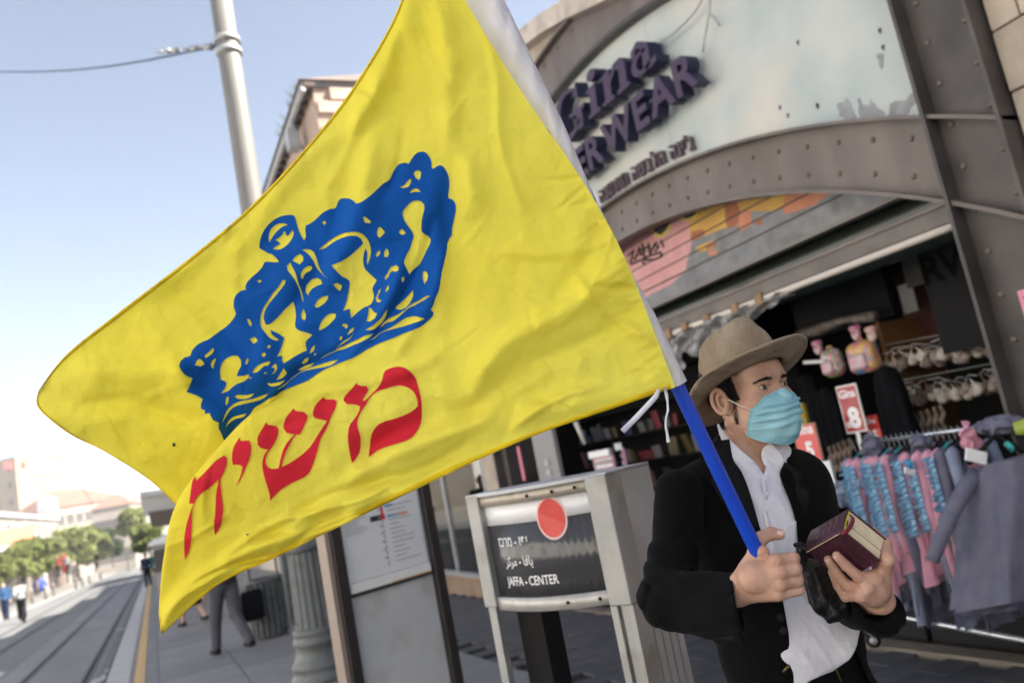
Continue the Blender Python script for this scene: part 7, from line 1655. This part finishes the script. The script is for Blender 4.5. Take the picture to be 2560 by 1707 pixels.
# ---- jacket, shirt, collar, lapels cut by their outlines
def cuv(p): return proj(p)
def pd(u, v, poly): return poly_sd(u, v, poly) / 1120.0
CH = (1640, 740, .3189)
shirt_open = trace(CH, [(930, 1090), (700, 850), (560, 850), (462, 985), (492, 1088), (550, 1198), (610, 1298), (655, 1374)]) + trace(C4, [(900, 190), (962, 400), (1010, 560), (1080, 800), (1150, 1000), (1185, 1200), (1225, 1500), (1240, 1800), (1800, 1700), (1640, 1290), (1600, 1180), (1480, 1120), (1330, 1010), (1290, 800), (1250, 560), (1240, 430), (1190, 270), (1125, 95)]) + trace(CH, [(972, 1402), (1022, 1312), (994, 1243), (952, 1190)])
shL, shR = P(2008, 1262, 1.94), P(1700, 1228, 1.765)
cuffR = P(1848, 1512, 1.472)
hipR = tw((0, 0, -.62))
def fold_noise(p):
    q = p * 1.0; a = np.sin(q[..., 2] * 38 + q[..., 0] * 22 + 2 * np.sin(q[..., 1] * 19)); b = np.sin(q[..., 2] * 61 - q[..., 1] * 33 + 1.5 * np.sin(q[..., 0] * 27 + q[..., 2] * 11))
    return a, b
def jacket_sdf(p):
    pl = (p - np.asarray(NB_, np.float32)) @ TB.T.astype(np.float32)
    d = trunk(pl, .022); d = smin(d, ellip(pl, (0, -.005, -.66), (.185, .135, .22)), .05)
    ar = smin(capsule(p, shR, elR, .052, .051), capsule(p, elR, cuffR + (cuffR - elR) * .15, .054, .062), .028)
    al = smin(capsule(p, shL, elL, .056, .054), capsule(p, elL, LW_ + np.array([0, 0, -.02]) + (elL - LW_) * .12, .058, .046), .03)
    a, b = fold_noise(p); nr_ = np.linalg.norm(p - np.asarray(elR, np.float32), axis=-1); e = np.exp(-(nr_ / .11) ** 2)
    cr1 = np.sin((p @ np.asarray(UP * 1.0, np.float32)) * 95 + (p @ np.asarray(hdir, np.float32)) * 40 + 3 * np.sin((p @ np.asarray(hdir, np.float32)) * 21)) * .0042 * np.exp(-(np.abs((p - np.asarray(elR, np.float32)) @ np.asarray(UP, np.float32) - .03) / .10) ** 2)
    w1 = (p @ np.asarray(UP * .85 + hdir * .5, np.float32)) * 40 + 2.6 * np.sin((p @ np.asarray(hdir * .9 - UP * .3 + vdir * .4, np.float32)) * 24)
    w2 = (p @ np.asarray(UP * .75 - hdir * .65, np.float32)) * 52 + 2.9 * np.sin((p @ np.asarray(hdir + vdir * .5, np.float32)) * 30 + 1)
    sh1 = (1 - np.abs(np.sin(w1))) ** 2.2; sh2 = (1 - np.abs(np.sin(w2))) ** 2.2
    ar = ar + cr1 * .5 + (sh1 * .0085 - .003) * (.25 + 1.1 * e) + (sh2 * .007 - .0025) * (.15 + 1.1 * e) + a * .002; al = al + (sh1 * .006 - .002) + a * .002
    d = smin(d, smin(ar, al, .01), .022)
    d = d + a * .0012 + b * .0009
    u, v, dep = cuv(p); fr_ = pl[..., 1] > -.02
    op = pd(u, v, shirt_open); op = np.where((pl[..., 1] > -.01) & (np.abs(pl[..., 0]) < .24), op, 1.0); armz = np.minimum(np.linalg.norm(p - elR, axis=-1) - .02, 1)
    cutd = smax(op, -(dep - 1.50) * 5, .001) if False else np.maximum(op, (1.60 - dep))
    d = smax(d, -cutd, .004)
    # hollow cuffs
    cr_ = capsule(p, cuffR + (cuffR - elR) * .6, cuffR - (cuffR - elR) * .30, .055, .044); d = smax(d, -cr_, .003)
    ddr = _n(ex_ * 1 - ey_ * .22 - ez_ * .30); nearR = np.linalg.norm(p - cuffR, axis=-1) < .13; d = np.where(nearR, np.maximum(d, (p - cuffR) @ ddr.astype(np.float32)), d)
    dl = (LW_ - elL) / np.linalg.norm(LW_ - elL); nearL = np.linalg.norm(p - LW_, axis=-1) < .16
    d = np.where(nearL, np.maximum(d, ((p - LW_) @ dl.astype(np.float32)) + .012), d); d = np.where(nearL, smax(d, -capsule(p, LW_, LW_ - dl * .12, .040, .036), .003), d)
    hd = (p - np.asarray(HO, np.float32)) @ HB.T.astype(np.float32); neck = capsule(hd, (0, -.02, -.05), (0, -.042, -.19), .070, .076)
    return smax(d, -neck, .006)
lo_ = np.minimum.reduce([elR, shR, shL, elL, cuffR, LW_, hipR + [-.2, -.2, -.22]]) - .09; hi_ = np.maximum.reduce([elR, shR, shL, elL, cuffR, LW_, hipR + [.2, .2, 0], NB_]) + .09
ja, jb = nets(jacket_sdf, lo_, hi_, .0050); jk = mesh_w('jacket', ja, jb, m_jack)
bvh_j = BVHTree.FromPolygons([tuple(v) for v in ja], [tuple(map(int, q_)) for q_ in jb])
def shirt_sdf(p):
    pl = (p - np.asarray(NB_, np.float32)) @ TB.T.astype(np.float32)
    hd = (p - np.asarray(HO, np.float32)) @ HB.T.astype(np.float32); d = smin(trunk(pl, .008), capsule(hd, (0, -.018, -.10), (0, -.045, -.20), .0665, .080), .025); d = smin(d, ellip(pl, (.065, .075, -.37), (.070, .055, .07)), .04); d = smin(d, ellip(pl, (.01, .03, -.42), (.135, .10, .08)), .04)
    a, b = fold_noise(p * 1.3); c = np.sin(pl[..., 0] * 55 + pl[..., 2] * 16 + 2 * np.sin(pl[..., 2] * 13)) * .0022
    d = d + a * .0022 + b * .0018 - .0026 * (1 - np.abs(np.sin(pl[..., 2] * 30 + pl[..., 0] * 38 + 2 * np.sin(pl[..., 0] * 22)))) ** 3 + c * np.clip((-.2 - pl[..., 2]) * 5, .3, 1.6)
    lim = -(pl[..., 2] + .465 - pl[..., 0] * .45 + .010 * np.sin(pl[..., 0] * 40)); d = smax(d, lim, .012)
    top_ = hd[..., 2] + .135 - hd[..., 1] * .2; d = smax(d, np.where(pl[..., 1] < 0, top_, -1.0), .003)
    u, v, dep = cuv(p); win = trace(CH, [(440, 900), (476, 998), (520, 1062), (580, 1132), (650, 1202), (730, 1266), (776, 1302), (805, 1335), (850, 1412), (864, 1348), (838, 1285), (828, 1235), (855, 1182), (905, 1146), (980, 1080), (950, 700), (500, 700)])
    vn = np.where(pl[..., 1] > -.05, pd(u, v, win), 1.0); return smax(d, -vn, .002)
sa, sb = nets(shirt_sdf, tw((0, 0, 0)) - [.26, .26, .74], tw((0, 0, 0)) + [.26, .26, .16], .0050); sh_o = mesh_w('shirt', sa, sb, m_shirt)
bvh_s = BVHTree.FromPolygons([tuple(v) for v in sa], [tuple(map(int, q_)) for q_ in sb])
def patch(name, poly, bvh, off0, off1, m, step=7, parent=None, lift=None, bulge=0):
    """a cloth piece cut to an outline and laid over another surface, with real thickness"""
    P2 = [Vector(p) for p in crv(poly, 3)]; N0 = len(P2); E2 = [(i, (i + 1) % N0) for i in range(N0)]; xs = [p[0] for p in P2]; ys__ = [p[1] for p in P2]
    gx, gy = np.meshgrid(np.arange(min(xs), max(xs), step), np.arange(min(ys__), max(ys__), step)); sdv = poly_sd(gx, gy, [tuple(p) for p in P2]); ins = sdv < -step * .4
    P2 += [Vector((float(a), float(b))) for a, b in zip(gx[ins], gy[ins])]
    vo, eo, fo, *_r = delaunay_2d_cdt(P2, E2, [], 1, 1e-4); V2 = np.array([tuple(v) for v in vo]); fo = [tuple(f) for f in fo]
    if len(fo) == 0: return
    se = -poly_sd(V2[:, 0], V2[:, 1], [tuple(p) for p in P2[:N0]]); tops = []; bots = []; dlast = None; ok = np.ones(len(V2), bool); dep = np.zeros(len(V2)); cam_v = Vector(CAM)
    for i, (u, v) in enumerate(V2):
        r = Vector(ray(u, v)); L_ = r.length; loc, nm, ix, di = bvh.ray_cast(cam_v, r.normalized())
        if loc is None: ok[i] = False
        else: dep[i] = di / L_
    if ok.sum() < 3: return
    md = np.median(dep[ok]); ok &= np.abs(dep - md) < .16
    good = V2[ok]; gd = dep[ok]
    for i in np.where(~ok)[0]: dep[i] = gd[np.argmin(((good - V2[i]) ** 2).sum(1))]
    for _ in range(30):                                 # relax depth so the piece lies fair
        acc = dep.copy(); ct = np.ones(len(dep))
        for f in fo:
            for i in range(3): acc[f[i]] += dep[f[i - 1]]; ct[f[i]] += 1
        dep = acc / ct
    for i, (u, v) in enumerate(V2):
        tops.append(P(u, v, dep[i] - off1 - bulge * min(1, se[i] / 14))); bots.append(P(u, v, dep[i] - off0))
    N = len(V2); F_ = fo + [tuple(j + N for j in f[::-1]) for f in fo]; ec = {}
    for f in fo:
        for i in range(len(f)): e = (f[i], f[(i + 1) % len(f)]); ec[e] = 1
    for e in list(ec):
        if (e[1], e[0]) not in ec: F_.append((e[1], e[0], e[0] + N, e[1] + N))
    q = MB(); q.add(tops + bots, F_, 0, False); q.sm = [True] * (2 * len(fo)) + [False] * (len(F_) - 2 * len(fo)); return mb_w(name, q, m)
# shirt placket, pocket and buttons
patch('placket', trace(C4, [(1000, 120), (1020, 110), (1045, 240), (1030, 330), (1080, 500), (1130, 700), (1090, 700), (1040, 500), (1012, 380), (1008, 240)]), bvh_s, -.004, .0035, m_shirt)
patch('pocket', trace(C4, [(1150, 470), (1240, 425), (1250, 560), (1245, 650), (1180, 660)]), bvh_s, -.004, .0022, m_shirt)
m_btn = mat('pearl_button', (.62, .60, .60), .3, coat=.5); m_bb = mat('black_button', (.005, .005, .006), .5, spec=.2)
def button(x, y, bvh, r, m, name='button'):
    rr = Vector(ray(C4[0] + x * C4[2], C4[1] + y * C4[2])).normalized(); loc, nm, ix, di = bvh.ray_cast(Vector(CAM), rr)
    if loc is None: return
    if nm.dot(rr) > 0: nm = -nm
    nm = (nm - rr * .8).normalized(); a_ = np.array(loc); n_ = np.array(nm); q = MB(); q.tube([a_ + n_ * .001, a_ + n_ * .0042, a_ + n_ * .0045], [r, r, r * .7], 14); q.tube([a_ + n_ * .0044, a_ + n_ * .0050], [r * .35, r * .3], 8); mb_w(name, q, m)
for x, y in ((1036, 235), (1075, 480)): button(x, y, bvh_s, .0052, m_btn, 'shirt_button')
for x, y in ((1132, 1105), (1150, 1200)): button(x, y, bvh_j, .0085, m_bb, 'jacket_button')
for x in (685, 725, 760, 793): button(x, 1262 - (x - 685) * .12, bvh_j, .0062, m_bb, 'cuff_button')
# collar leaves
patch('collar', trace(CH, [(478, 1005), (492, 998), (520, 1050), (580, 1120), (650, 1190), (730, 1260), (778, 1300), (735, 1322), (660, 1368), (610, 1290), (550, 1190), (500, 1090)]), bvh_s, -.003, .0075, m_shirt, 6)
patch('collar', trace(CH, [(826, 1235), (850, 1180), (905, 1148), (950, 1195), (990, 1245), (1015, 1310), (990, 1360), (968, 1397), (930, 1370), (880, 1350), (850, 1330)]), bvh_s, -.002, .0045, m_shirt, 6)
patch('placket_edge', trace(CH, [(848, 1400), (862, 1330), (905, 1372), (885, 1440), (870, 1500), (880, 1600), (862, 1600), (850, 1500)]), bvh_s, -.004, .004, m_shirt, 6)
# lapels
m_lap = mat('lapel_black', (.0062, .0062, .0070), .8, None, bump=.2, bscale=260, spec=.15)
patch('lapel', trace(C4, [(560, -30), (640, -120), (770, -150), (800, 0), (850, 70), (905, 200), (970, 420), (1010, 560), (960, 600), (900, 600), (780, 400), (690, 240), (620, 140), (680, 95), (600, 30)]), bvh_j, -.002, .0100, m_lap, 8)
patch('lapel', trace(C4, [(1125, 100), (1160, 10), (1240, 60), (1290, 110), (1260, 180), (1340, 215), (1330, 330), (1290, 480), (1250, 580), (1235, 430), (1190, 280)]), bvh_j, -.002, .0100, m_lap, 8)
# trousers
def trou(p): return smax(smin(smin(legs(p, .020), ellip(p, (0, 0, hipz + .02), (.172, .128, .13)), .03), ellip(p, (0, 0, -.46), (.155, .110, .13)), .04) + .0015 * np.sin(p[..., 2] * 40 + p[..., 0] * 30), p[..., 2] + .42, .01)
a, b = nets(trou, (-.26, -.22, gzz - NB_[2] + .03), (.26, .24, -.38), .012); mesh_w('trousers', tw(a), b, m_trou)
mz = [tw((x, .128, -.60)) for x in np.linspace(-.02, .16, 5)]
for s in (-1, 1):
    f_ = lambda p: smax(capsule(p, (s * .11, -.03, gzz - NB_[2] + .055), (s * .11, .16, gzz - NB_[2] + .045), .052, .042), -(p[..., 2] - (gzz - NB_[2])), .008)
    a, b = nets(f_, (s * .11 - .1, -.12, gzz - NB_[2] - .01), (s * .11 + .1, .25, gzz - NB_[2] + .15), .01); mesh_w('shoe', tw(a), b, m_leather)
# thumb and finger nails
m_nail = mat('nail', (.66, .42, .36), .25, coat=.3)
for pt, ax_, nr2, L_ in ((K(1133, 511, 1.4455), K(1150, 515, 1.45) - K(1100, 515, 1.45), -_n(vdir) + UP * .35, .0075), (F1[0] + NBn * .0075, F1[0] - F1[1], NBn, .006), (F2[0] + NBn * .0072, F2[0] - F2[1], NBn, .006)):
    y_ = _n(ax_); z_ = _n(nr2 - y_ * np.dot(nr2, y_)); x_ = np.cross(y_, z_); Bn = np.array([x_, y_, z_]); vs = []
    for i in range(7):
        for k in range(16): a = math.pi / 2 * i / 6; w = 6.28318 * k / 16; vs.append(pt + np.array([math.sin(a) * math.cos(w) * L_ * .72, math.sin(a) * math.sin(w) * L_, math.cos(a) * .0013 - (math.sin(a) * math.cos(w)) ** 2 * .002]) @ Bn)
    q = MB(); q.add(vs, [(i * 16 + k, i * 16 + (k + 1) % 16, (i + 1) * 16 + (k + 1) % 16, (i + 1) * 16 + k) for i in range(6) for k in range(16)], 0, True); mb_w('nail', q, m_nail)
# ================================================================== the prayer book
bk = thing('book', 'small thick burgundy book with cream pages and ribbon in the man left hand', 'book')
m_cov = mat('burgundy_leather', (.035, .006, .014), .35, (.05, .008, .018), 30, 4, .5, 150, coat=.15); m_pg = mat('cream_pages', (.70, .60, .42), .8, (.60, .50, .34), 60, 4, stretch=(1, 1, 1))
def BP(w, h, t): return bO + bw * w + bh * h + bt * t
def bslab(mb, w0, w1, h0, h1, t0, t1, mi=0): return mb.hexa([BP(w0, h0, t0), BP(w1, h0, t0), BP(w1, h1, t0), BP(w0, h1, t0), BP(w0, h0, t1), BP(w1, h0, t1), BP(w1, h1, t1), BP(w0, h1, t1)], mi)
bslab(MB(), -.02, 1.02, -.03, 1.03, 0, .055).build('lower_cover', m_cov, bk, bevel=.0009)
bslab(MB(), -.02, 1.05, -.03, 1.03, .965, 1.02).build('upper_cover', m_cov, bk, bevel=.0009)
q = MB(); sp = []
for i in range(9):
    a = math.pi * i / 8; sp.append((-.02 - .055 * math.sin(a), .0 + 1.02 * (1 - math.cos(a)) / 2))
vs = []
for (w_, t_) in sp: vs += [BP(w_, -.03, t_), BP(w_, 1.03, t_), BP(w_ + .035, 1.03, t_), BP(w_ + .035, -.03, t_)]
q.add(vs, [(4 * i + k, 4 * i + (k + 1) % 4, 4 * i + 4 + (k + 1) % 4, 4 * i + 4 + k) for i in range(8) for k in range(4)] + [(0, 1, 2, 3), (35, 34, 33, 32)], 0, True); q.build('spine', m_cov, bk)
# pages: two blocks of many leaves, parted in the middle
for (t0, t1, n_) in ((.060, .40, 9), (.47, .96, 12)):
    for i in range(n_):
        a_, b_ = t0 + (t1 - t0) * i / n_, t0 + (t1 - t0) * (i + 1) / n_; j = random.uniform(-.006, .006)
        pts8 = []
        w1 = .985 + j
        g_ = .035 if t0 > .4 else 0
        q = MB(); k_ = .012
        pts8 = [BP(.0, j * .5, a_ + k_ * .3 - g_), BP(w1, j * .5, a_ + k_ * .3), BP(w1, 1.0, a_ + k_ * .3), BP(.0, 1.0, a_ + k_ * .3 - g_), BP(.0, j * .5, b_ - g_ * (1 - (i + 1) / n_)), BP(w1, j * .5, b_), BP(w1, 1.0, b_), BP(.0, 1.0, b_ - g_ * (1 - (i + 1) / n_))]
        q.hexa(pts8).build('page_block', m_pg, bk)
bslab(MB(), -.015, .012, -.02, .02, .06, .95).build('headband', mat('headband_yellow', (.62, .55, .03), .5), bk)
bslab(MB(), .015, .05, -.012, .0, .30, .55).build('headband_gap', m_black, bk)
q = MB(); rp = [BP(.06, -.01, .80), BP(.10, -.05, .78), BP(.11, -.07, .60), BP(.10, -.06, .35), BP(.06, -.05, .12), BP(.03, -.04, -.02), BP(.0, .05, -.05)]
for i in range(len(rp) - 1): pass
vs = []; wv = _n(bw) * .0036; tv = _n(bh) * .0004
for p in rp: vs += [p - wv - tv, p + wv - tv, p + wv + tv, p - wv + tv]
q.add(vs, [(4 * i + k, 4 * i + (k + 1) % 4, 4 * i + 4 + (k + 1) % 4, 4 * i + 4 + k) for i in range(len(rp) - 1) for k in range(4)], 0, True); q.build('ribbon', mat('maroon_ribbon', (.16, .005, .02), .4), bk)
q = MB(); rg = np.random.default_rng(2)     # embossed lines on the spine and the cover edge
for r_ in range(4):
    h_ = .12 + .02 * r_
    for k in range(9):
        t_ = .2 + .07 * k; hh_ = .18 + r_ * .16 + rg.uniform(-.01, .01); q.tube([BP(-.078, hh_, t_), BP(-.079, hh_ + .07 * rg.random() + .02, t_ + .02)], .0005, 4)
q.build('embossed_lettering', mat('worn_gilt', (.20, .12, .12), .4), bk)
bslab(MB(), -.012, .0, .0, 1.02, -.012, .0).build('worn_edge', m_pg, bk)
# ================================================================== black leather bag between the hands
bg_c = K(1420, 860, 1.58)
bagp = trace(C4, [(1225, 590), (1260, 578), (1330, 610), (1340, 680), (1420, 700), (1520, 760), (1600, 900), (1660, 1010), (1640, 1080), (1570, 1130), (1480, 1150), (1400, 1090), (1335, 1010), (1295, 880), (1260, 740)])
def bag_sdf(p):
    u, v, dep = proj(p); a = poly_sd(u, v, bagp) / 1230.0; th_ = .055; d = smax(a, np.abs(dep - 1.575 + .02 * np.sin(v / 60)) - th_, .035)
    return d + .0022 * np.sin(u / 11 + v / 23 + 2 * np.sin(v / 31)) + .0015 * np.sin(u / 7 - v / 13)
bb = np.array([P(u, v, d) for u, v in bagp for d in (1.5, 1.7)]); a, b = nets(bag_sdf, bb.min(0) - .02, bb.max(0) + .02, .0042)
bag = thing('bag', 'black leather bag hanging at the man waist under the burgundy book', 'bag', tuple(bg_c)); npmesh('leather', a - bg_c, b, m_leather, bag)
m_brass = mat('brass', (.16, .12, .05), .45, metal=.8)
q = MB()
for k in range(7): c = K(1595 + 6 * k, 1075 - 13 * k, 1.535) - bg_c; q.tube([c, c + np.array([.006, .0, .002])], .0022, 5)
q.tube([K(1600, 1060, 1.535) - bg_c, K(1625, 1000, 1.53) - bg_c], .0016, 5); q.build('zip', m_brass, bag)
MB().tube([K(1225, 600, 1.56) - bg_c, K(1262, 585, 1.555) - bg_c, K(1330, 612, 1.56) - bg_c, K(1345, 680, 1.56) - bg_c], .004, 8).build('piping', m_leather, bag)
MB().tube([K(1340, 740, 1.545) - bg_c, K(1400, 900, 1.535) - bg_c, K(1450, 1010, 1.54) - bg_c, K(1500, 1120, 1.55) - bg_c], .0030, 6).build('seam', m_leather, bag)
q = MB(); q.tube([K(1150, 1490, 1.66), K(1170, 1465, 1.655), K(1195, 1440, 1.655)], .003, 6); q.tube([K(1500, 1390, 1.70), K(1520, 1470, 1.70), K(1560, 1560, 1.70)], .002, 6); mb_w('zip_fly', q, m_brass)
